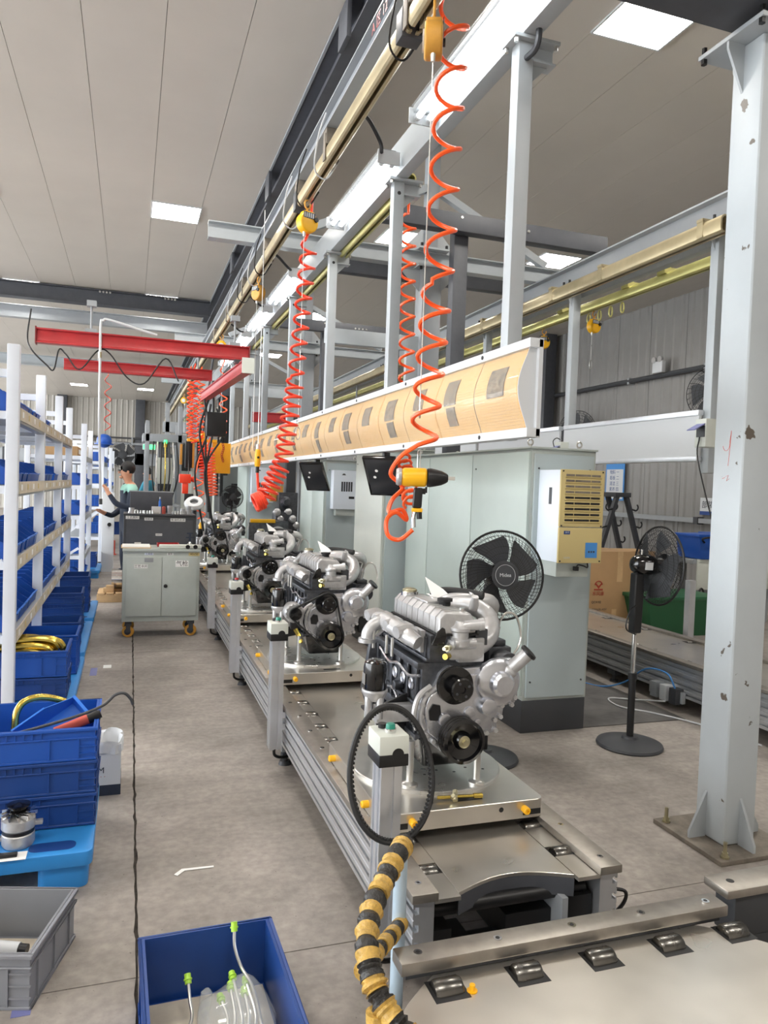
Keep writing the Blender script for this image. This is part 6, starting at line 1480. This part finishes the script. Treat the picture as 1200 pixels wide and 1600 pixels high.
# ------------------------------------------------------------------ people
def person(name, label, p, rz, pose, height, top, accent, glasses=False):
    """body as one continuous skinned mesh, front towards -y in its own frame"""
    t = thing(name, label, 'person', p, rz); s = height / 1.72
    N = {}; E = []
    def nd(k, x, y, z, r, ry=None): N[k] = (x * s, y * s, z * s, r * s, (ry or r) * s)
    nd('pel', 0, 0, .92, .15, .115); nd('wst', 0, 0, 1.08, .14, .105); nd('chs', 0, .0, 1.28, .165, .115); nd('shc', 0, .01, 1.42, .115, .085); nd('nk', 0, -.0, 1.485, .052); nd('nk2', 0, -.02, 1.53, .05)
    nd('hd', 0, -.035, 1.60, .078, .09); nd('hd2', 0, -.03, 1.67, .078, .088)
    E += [('pel', 'wst'), ('wst', 'chs'), ('chs', 'shc'), ('shc', 'nk'), ('nk', 'nk2'), ('nk2', 'hd'), ('hd', 'hd2')]
    for sd, sg_ in (('L', 1), ('R', -1)):
        nd('sh' + sd, .19 * sg_, .01, 1.385, .068); E.append(('shc', 'sh' + sd)); pr = 'sh' + sd
        for i, (x, y, z, r) in enumerate(pose[sd]): k = 'a%s%d' % (sd, i); nd(k, x, y, z, r); E.append((pr, k)); pr = k
        nd('hp' + sd, .09 * sg_, 0, .86, .095); nd('kn' + sd, .1 * sg_, -.02, .48, .062); nd('an' + sd, .1 * sg_, .02, .09, .045); nd('to' + sd, .11 * sg_, -.14, .04, .036)
        E += [('pel', 'hp' + sd), ('hp' + sd, 'kn' + sd), ('kn' + sd, 'an' + sd), ('an' + sd, 'to' + sd)]
        h0 = V(pose[sd][-1][:3]); hd_ = (h0 - V(pose[sd][-2][:3])).normalized(); sidev = hd_.cross(V((0, -.3, 1))).normalized()
        for f_ in range(4):
            b0 = h0 + sidev * (.018 * (f_ - 1.5)); ln = (.062, .072, .068, .052)[f_]; up_ = V((0, 0, -.02))
            for i, q in enumerate((.35, .72, 1.0)): pp = b0 + hd_ * (ln * q + .02) + up_ * q * q; k = 'f%s%d%d' % (sd, f_, i); nd(k, pp.x, pp.y, pp.z, .0085); E.append((pr if i == 0 else 'f%s%d%d' % (sd, f_, i - 1), k))
        tb = h0 - hd_ * .02 + sidev * .03; nd('t%s0' % sd, tb.x, tb.y, tb.z, .010); tb2 = tb + sidev * .02 + hd_ * .035; nd('t%s1' % sd, tb2.x, tb2.y, tb2.z, .008); E += [(pr, 't%s0' % sd), ('t%s0' % sd, 't%s1' % sd)]
    keys = list(N); me = bpy.data.meshes.new('body'); me.from_pydata([N[k][:3] for k in keys], [(keys.index(a), keys.index(b_)) for a, b_ in E], []); me.update()
    o = bpy.data.objects.new('body', me); COL.objects.link(o)
    md = o.modifiers.new('s', 'SKIN'); md.use_smooth_shade = True
    for i, k in enumerate(keys): v_ = me.skin_vertices[0].data[i]; v_.radius = (N[k][3], N[k][4]); v_.use_root = (k == 'pel')
    sb = o.modifiers.new('d', 'SUBSURF'); sb.levels = 2; sb.render_levels = 2
    bpy.context.view_layer.update()
    m2 = bpy.data.meshes.new_from_object(o.evaluated_get(bpy.context.evaluated_depsgraph_get())); bpy.data.objects.remove(o)
    m2.materials.clear()
    for q in ('skin', top, accent, 'navy', 'black'): m2.materials.append(MATS[q])
    hands = [V(pose[sd][-1][:3]) * s for sd in 'LR']
    for f_ in m2.polygons:
        c = f_.center; f_.use_smooth = True; i = 1
        if c.z > 1.465 * s or min((c - h_).length for h_ in hands) < .085 * s: i = 0
        elif c.z > 1.36 * s and c.x * c.x < .2: i = 2
        elif c.z < .09 * s: i = 4
        elif c.z < .93 * s: i = 3
        f_.material_index = i
    m2.name = 'body'; bd = bpy.data.objects.new('body', m2); COL.objects.link(bd); bd.parent = t
    H_ = V((0, -.033, 1.655)) * s
    b = B(); b.sph(H_ + V((0, .018, .022)) * s, .098 * s, 18, 12, (.95, 1.02, 1.0))
    vs_, fs_ = b.v, [f_ for f_ in b.f if not all((b.v[i].y < H_.y - .045 * s and b.v[i].z < H_.z + .055 * s) or b.v[i].z < H_.z - .03 * s for i in f_)]
    b.f = fs_; b.m = [0] * len(fs_); b.build('hair', 'hair', bd)
    b = B(); b.sph(H_ + V((0, -.096, -.035)) * s, .015 * s, 10, 6, (.8, 1.1, 1.3)); b.sph(H_ + V((.08, .0, -.03)) * s, .022 * s, 8, 6, (.4, .8, 1.2)); b.sph(H_ + V((-.08, .0, -.03)) * s, .022 * s, 8, 6, (.4, .8, 1.2)); b.sph(H_ + V((0, -.07, -.1)) * s, .035 * s, 10, 6, (1, .7, .6)); b.build('face_relief', 'skin', bd)
    b = B()
    for x in (-.03, .03): b.sph(H_ + V((x, -.088, -.012)) * s, .0095 * s, 8, 6)
    b.bc(H_ + V((0, -.094, -.073)) * s, (.04 * s, .01 * s, .006 * s)); b.build('eyes_and_mouth', 'hair', bd)
    if glasses:
        b = B()
        for x in (-.034, .034): b.tube([H_ + V((x + .026 * math.cos(a), -.102, -.012 + .02 * math.sin(a))) * s for a in [2 * PI * i / 14 for i in range(14)]], .0022 * s, 5, closed=True); b.cyl(H_ + V((x * 1.75, -.10, -.008)) * s, H_ + V((x * 2.3, .0, -.01)) * s, .002 * s, n=4)
        b.build('glasses', 'darkgrey', bd)
    b = B(); b.tube([V((.062 * math.cos(a), -.005 + .055 * math.sin(a), 1.468 + .008 * math.sin(a))) * s for a in [2 * PI * i / 18 for i in range(18)]], .014 * s, 6, closed=True); b.build('collar', top, bd)
    return t
poseA = {'L': [(.25, -.05, 1.15, .05), (.24, -.22, 1.2, .04), (.21, -.31, 1.34, .03), (.2, -.335, 1.39, .026)], 'R': [(-.24, .0, 1.14, .05), (-.22, -.16, 1.02, .04), (-.16, -.28, 1.06, .03), (-.13, -.33, 1.09, .026)]}
person('person', 'person in navy overalls with mint shoulders and glasses, facing left with one hand raised', (-.02, 10.35, 0), -PI / 2 + .25, poseA, 1.66, 'navy', 'mint', True)
person('person', 'person in a teal shirt bending over work far behind the dark cabinet', (.40, 18.6, 0), -PI / 2 - .5, {'L': [(.24, -.08, 1.15, .05), (.2, -.26, 1.05, .04), (.14, -.36, 1.05, .03), (.1, -.4, 1.05, .026)], 'R': [(-.24, -.08, 1.15, .05), (-.2, -.26, 1.05, .04), (-.14, -.36, 1.05, .03), (-.1, -.4, 1.05, .026)]}, 1.7, 'teal', 'teal')
# ------------------------------------------------------------------ yellow tool frame with hoses
O = V((1.02, 10.6, 1.3))
t = thing('tool_panel_frame', 'yellow hanging tool frame with a perforated panel and black holsters', 'tool frame', O)
pb = mat('pegboard', (246, 178, 30), .45); nt = pb.node_tree; vo = nt.nodes.new('ShaderNodeTexVoronoi'); vo.inputs['Scale'].default_value = 34; vo.inputs['Randomness'].default_value = 0
tcn = nt.nodes.new('ShaderNodeTexCoord'); nt.links.new(tcn.outputs['Object'], vo.inputs['Vector']); rp = nt.nodes.new('ShaderNodeValToRGB'); rp.color_ramp.elements[0].position = .18; rp.color_ramp.elements[1].position = .22
rp.color_ramp.elements[0].color = (.12, .07, .01, 1); rp.color_ramp.elements[1].color = (*lin([246 / 255, 178 / 255, 30 / 255]), 1); nt.links.new(vo.outputs['Distance'], rp.inputs['Fac']); nt.links.new(rp.outputs['Color'], nt.nodes['Principled BSDF'].inputs['Base Color'])
B(O).box(1.06, 1.31, 10.58, 10.60, 1.60, 2.02).build('perforated_panel', 'pegboard', t); B(O).box(1.03, 1.06, 10.575, 10.605, 1.60, 2.03).build('white_edge', 'white', t)
B(O).box(.72, 1.12, 10.56, 10.64, 2.02, 2.06).build('top_bar', 'yellow', t, bev=.004); B(O).cyl((.93, 10.6, 2.06), (.93, 10.6, 2.15), .03, n=12).box(.88, .98, 10.56, 10.64, 2.06, 2.11).build('swivel', 'yellow', t)
for x in (.70, .85): B(O).box(x, x + .10, 10.57, 10.63, 1.66, 2.02).build('holster', 'black', t, bev=.006)
B(O).box(.63, .66, 10.57, 10.63, 1.70, 1.98).box(.79, .82, 10.57, 10.63, 1.66, 2.0).build('side_strip', 'yellowdull', t)
b = B(O)
for k in range(9): b.tube([(1.2 + .012 * math.cos(a) + .012 * math.sin(k * .9), 10.57, 2.0 - .028 * k + .018 * math.sin(a)) for a in [2 * PI * i / 10 for i in range(10)]], .004, 4, closed=True)
b.build('chain', 'redpaint', t)
B(O).tube([(.93, 10.6, 2.14), (.95, 10.6, 2.4), (1.06, 10.6, 3.362)], .016, 8).build('suspension', 'darkgrey', t)
for n, (x, y, z0, z1, r, tn, m) in enumerate(((.74, 10.45, 2.9, 2.08, .04, 14, 'orange'), (.80, 10.5, 2.95, 2.0, .045, 14, 'orangered'), (.88, 10.42, 2.9, 2.05, .045, 12, 'orange'), (1.16, 10.3, 3.0, 2.1, .05, 6, 'orange'), (.92, 10.5, 2.0, 1.5, .06, 12, 'orangered'), (1.0, 10.3, 1.95, 1.3, .055, 16, 'orange'), (.83, 10.0, 1.55, 1.0, .06, 4, 'orange'))):
    h = helix((x, y, z0), (x + (.05 if n > 3 else 0), y, z1), r, tn, 11, r * (1.2 if n in (4, 5) else 1))
    cut_hose('spiral_hose', [V((.93 if n == 6 else x, 10.56 if n == 6 else y, 2.04 if n == 6 else z0 + .12))] + h, .009, 'red-orange spiral hose at the yellow tool frame, ' + ('leftmost upper', 'second upper', 'third upper', 'long upper right', 'lower tangled', 'lower right bunched', 'lowest, ending at a yellow tool')[n], m, n=6)
t = thing('air_tool', 'small yellow air tool hanging low beside the farthest engine', 'air tool', (.88, 10.0, .86)); B().lathe([(.01, -.08), (.026, -.07), (.026, .06), (.014, .08), (.01, .09)], (0, 0, 0), (0, 0, 1), 14).build('body', 'yellow', t); B().cyl((0, 0, .09), (0, 0, .13), .01, n=8).build('coupling', 'steel', t); B().cyl((0, 0, -.08), (0, 0, -.12), .01, n=8).build('nozzle', 'black', t)
b = B()
t = thing('orange_gun', 'tangle of bright orange tool covers hanging left of the yellow panel', 'tool', (.70, 10.3, 1.45)); 
b = B(); b.box(-.09, .06, -.05, .05, .0, .12).box(-.05, .03, -.04, .04, -.14, .0).cyl((.06, 0, .06), (.14, 0, .04), .035, n=12); b.build('cover', 'orangered', t, bev=.012); B().box(-.02, .1, -.03, .03, -.3, -.14).build('grip', 'black', t, bev=.01); B().tube([(.03, .0, .12), (.04, .2, .35), (.05, .28, .57)], .006, 6).build('strap', 'black', t)
t = thing('hose_bundle', 'bundle of black hoses and lift cylinder hanging under the red bridge', 'hoses', (.9, 9.6, 2.0))
for k, (x, dz) in enumerate(((0, .5), (.03, .45), (.06, .55), (-.05, .5), (.1, .4))): B().tube(curve([(x, 0, dz), (x + .05 * (k - 2), .0, .1), (x - .03 * k, .05, -.4), (x + .03, 0, -.9 - .08 * k)], 6), .012, 6).build('hose', 'rubber', t)
B().box(-.02, .22, -.06, .06, .05, .35).build('lift_motor', 'black', t, bev=.01)
# ------------------------------------------------------------------ machines deep in the hall
def machine(label, p, parts):
    t = thing('assembly_machine', label, 'machine', p); O = V(p)
    for nm, m, bxs in parts:
        for q in bxs: B(O).box(*q).build(nm, m, t, bev=.006)
    return t
m1 = machine('pale grey assembly machine with cables and signal lamp behind the dark tool cabinet', (.55, 15.4, 0), (
    ('frame_post', 'greypaint', ((.25, .33, 15.0, 15.1, 0, 2.6), (.85, .93, 15.0, 15.1, 0, 2.9), (.25, .33, 15.8, 15.9, 0, 2.6), (.85, .93, 15.8, 15.9, 0, 2.6))),
    ('control_box', 'cream', ((.45, .75, 14.9, 15.1, 1.4, 1.9), (.30, .44, 14.95, 15.05, .7, 1.2))), ('base_table', 'darkgrey', ((.2, 1.0, 14.9, 15.95, .55, .72), (.25, .95, 14.95, 15.9, 0, .55))), ('cross_head', 'greypaint', ((.2, 1.0, 15.0, 15.9, 2.2, 2.35),)), ('spindle', 'castiron', ((.5, .7, 15.2, 15.5, 1.0, 2.2),))))
O = V((.55, 15.4, 0))
B(O).cyl((.62, 15.0, 1.9), (.62, 15.0, 2.1), .012, n=8).build('lamp_pole', 'white', m1); B(O).cyl((.62, 15.0, 2.1), (.62, 15.0, 2.17), .03, n=14).build('amber_lamp', 'yellow', m1); B(O).cyl((.62, 15.0, 2.17), (.62, 15.0, 2.24), .03, n=14).build('green_lamp', 'exit_sign', m1)
for k in range(7): B(O).tube(curve([(.4 + .07 * k, 14.9, 2.2), (.38 + .08 * k, 14.8, 1.6), (.45 + .05 * k, 14.85, 1.1), (.5 + .04 * k, 14.88, .8)], 5), .014, 5).build('cable', ('black', 'steel', 'black', 'goldpipe')[k % 4], m1)
m2_ = machine('tall dark press frame with bolted plates behind the sign, far side of the conveyor', (1.72, 14.9, 0), (
    ('press_plate', 'black', ((1.60, 1.66, 14.4, 14.7, 1.2, 3.1), (1.60, 1.66, 15.05, 15.3, 1.2, 3.1), (1.66, 1.74, 14.4, 15.3, 1.6, 3.1))), ('press_beam', 'darksteel', ((1.58, 1.74, 14.35, 15.35, 3.1, 3.3),)), ('press_base', 'darkgrey', ((1.6, 1.74, 14.4, 15.35, 0, 1.2),))))
b = B((1.72, 14.9, 0))
for y in (14.47, 14.63, 15.1, 15.25):
    for k in range(14): b.cyl((1.60, y, 1.3 + .125 * k), (1.592, y, 1.3 + .125 * k), .02, n=8)
b.build('plate_bolt', 'woodstrip', m2_)
m3 = machine('dark machine tool with gearboxes and castings beyond the third engine', (2.3, 11.6, 0), (
    ('bed', 'castiron', ((2.05, 2.5, 11.25, 12.0, 0, .7),)), ('gearbox', 'castiron', ((2.1, 2.4, 11.3, 11.6, .7, 1.05), (2.2, 2.5, 11.6, 11.9, .7, 1.35))), ('column', 'darkgrey', ((2.35, 2.5, 11.8, 11.95, 1.35, 2.6),)), ('yellow_guard', 'yellowdull', ((2.1, 2.3, 11.8, 11.9, 1.2, 1.45),))))
B((2.3, 11.6, 0)).lathe([(.02, 0), (.09, 0), (.09, .06), (.05, .08), (.05, .16), (.02, .16)], (2.3, 11.6, 1.2), (0, -1, 0), 18).build('spindle_nose', 'castiron', m3)
for k in range(6): B((2.3, 11.6, 0)).lathe([(.01, 0), (.06, 0), (.05, .05), (.02, .07)], (2.12 + .06 * k, 11.3 + .05 * (k % 2), 1.05 - .1 * (k % 3)), (0, -1, .3), 14).build('casting', 'castalu', m3)
m4 = machine('grey gearbox machine with round flange and yellow shelf beyond the farthest engine', (1.95, 10.8, 0), (
    ('base', 'darkgrey', ((1.7, 2.2, 10.55, 11.0, 0, .55),)), ('gearbox', 'castiron', ((1.85, 2.15, 10.55, 10.85, .55, .95),)), ('yellow_shelf', 'yellow', ((1.6, 1.95, 10.48, 10.55, .93, .98),)), ('mesh_guard', 'castiron', ((1.58, 1.84, 10.5, 10.52, .0, .93),))))
B((1.95, 10.8, 0)).lathe([(.02, 0), (.12, 0), (.12, .03), (.08, .05), (.02, .05)], (2.0, 10.55, .76), (0, -1, 0), 24).build('round_flange', 'castalu', m4)
m5 = machine('cluster of grey test equipment at the end of the conveyor', (1.0, 19, 0), (
    ('post', 'greypaint', ((.75, .85, 18.5, 18.6, 0, 3.3), (1.5, 1.6, 18.5, 18.6, 0, 3.3), (1.5, 1.62, 16.0, 16.12, 0, 3.4))), ('cross_head', 'greypaint', ((.7, 1.65, 18.5, 18.7, 2.6, 2.85),)), ('cabinet_body', 'cream', ((.9, 1.4, 18.6, 19.2, 0, 1.7),)), ('dark_unit', 'black', ((1.0, 1.35, 18.4, 18.6, 1.7, 2.4), (.6, .9, 18.3, 18.6, .8, 1.5)))))
t = thing('ring_flange', 'white round flange with dark hole standing behind the dark tool cabinet', 'part', (.74, 9.35, .95)); B().lathe([(.05, 0), (.115, 0), (.12, .02), (.10, .05), (.05, .05)], (0, 0, .25), (-.1, -.6, .8), 32, closed=True).build('ring', 'white', t); B().cyl((0, 0, -.95), (0, 0, .22), .03, n=12).build('stand', 'darkgrey', t); B().lathe([(.01, 0), (.06, 0), (.05, .03), (.01, .03)], (0, -.0, .245), (-.1, -.6, .8), 24).build('hub', 'darkgrey', t); B().cyl((0, 0, -.95), (0, 0, -.93), .12, n=20).build('base', 'darkgrey', t)
t = thing('white_column', 'white painted column with a black knob beside the third rack', 'column', (-.32, 12.6, 0)); B().box(-.09, .09, -.09, .09, 0, 1.25).build('shaft', 'white', t, bev=.008); B().cyl((.02, -.09, .75), (.02, -.12, .75), .03, n=12).build('knob', 'black', t)
t = thing('exit_sign', 'small green emergency exit sign on the back wall', 'sign', (.75, 34.9, 2.75)); B().box(-.28, .28, 0, .06, 0, .26).build('case', 'white', t, bev=.01); B().box(-.25, .25, -.005, 0, .03, .23).build('lit_face', 'exit_sign', t); text('exit_text', 'EXIT', .16, 'white', t, (0, -.007, .13), (PI / 2, 0, 0), .002); B().box(-.03, .03, .06, .66, .1, .16).build('bracket', 'greypaint', t)
t = thing('floor_trolley', 'pink-red marker post on the floor beside the rack aisle', 'post', (-.30, 15.3, 0)); B().box(-.05, .05, -.05, .05, 0, .28).build('body', 'redplastic', t, bev=.01); B().box(-.07, .07, -.07, .07, 0, .02).build('foot', 'redplastic', t)
t = thing('work_table', 'far work table with a blue crate standing on it, near the person in teal', 'table', (.55, 14.2, 0)); B().box(-.35, .3, -.25, .25, 1.0, 1.04).build('top', 'greypaint', t)
for x in (-.32, .27):
    for y in (-.22, .22): B().box(x - .02, x + .02, y - .02, y + .02, 0, 1.0).build('leg', 'greypaint', t)
crate('blue crate on the far work table beside the person in teal', (.5, 14.2, 1.042), .45, .35, .16, 'bluedark', 0)
# grey tie plate seen behind the sign
t = thing('red_pipe', 'red crane beam glimpsed between the hangers behind the sign', 'crane beam', (3.0, 13.9, 2.6)); B().beam((-.9, 0, .0), (.95, -.4, .0), isec(.14, .18, .02, .02)).build('beam', 'redpaint', t); B().box(.9, .97, -.48, -.32, -.02, .2).build('end_plate', 'reddark', t); B().cyl((.95, -.4, .18), (.97, -.4, .88), .015, n=8).build('hanger', 'greypaint', t)
for n, (xa, xb, y, z) in enumerate(((1.72, 2.66, 7.0, 2.85), (1.72, 2.66, 12.4, 2.9))):
    t = thing('tie_plate', ('pale grey flat steel plate bridging between hangers above the sign', 'pale grey flat steel plate bridging hangers, deeper')[n], 'beam', (xa, y, z)); B().box(0, xb - xa, -.03, .03, 0, .14).build('plate', 'greylight', t, bev=.004); B().box(xb - xa - .12, xb - xa, -.03, .03, -.5, 0).build('drop_plate', 'greylight', t, bev=.004)
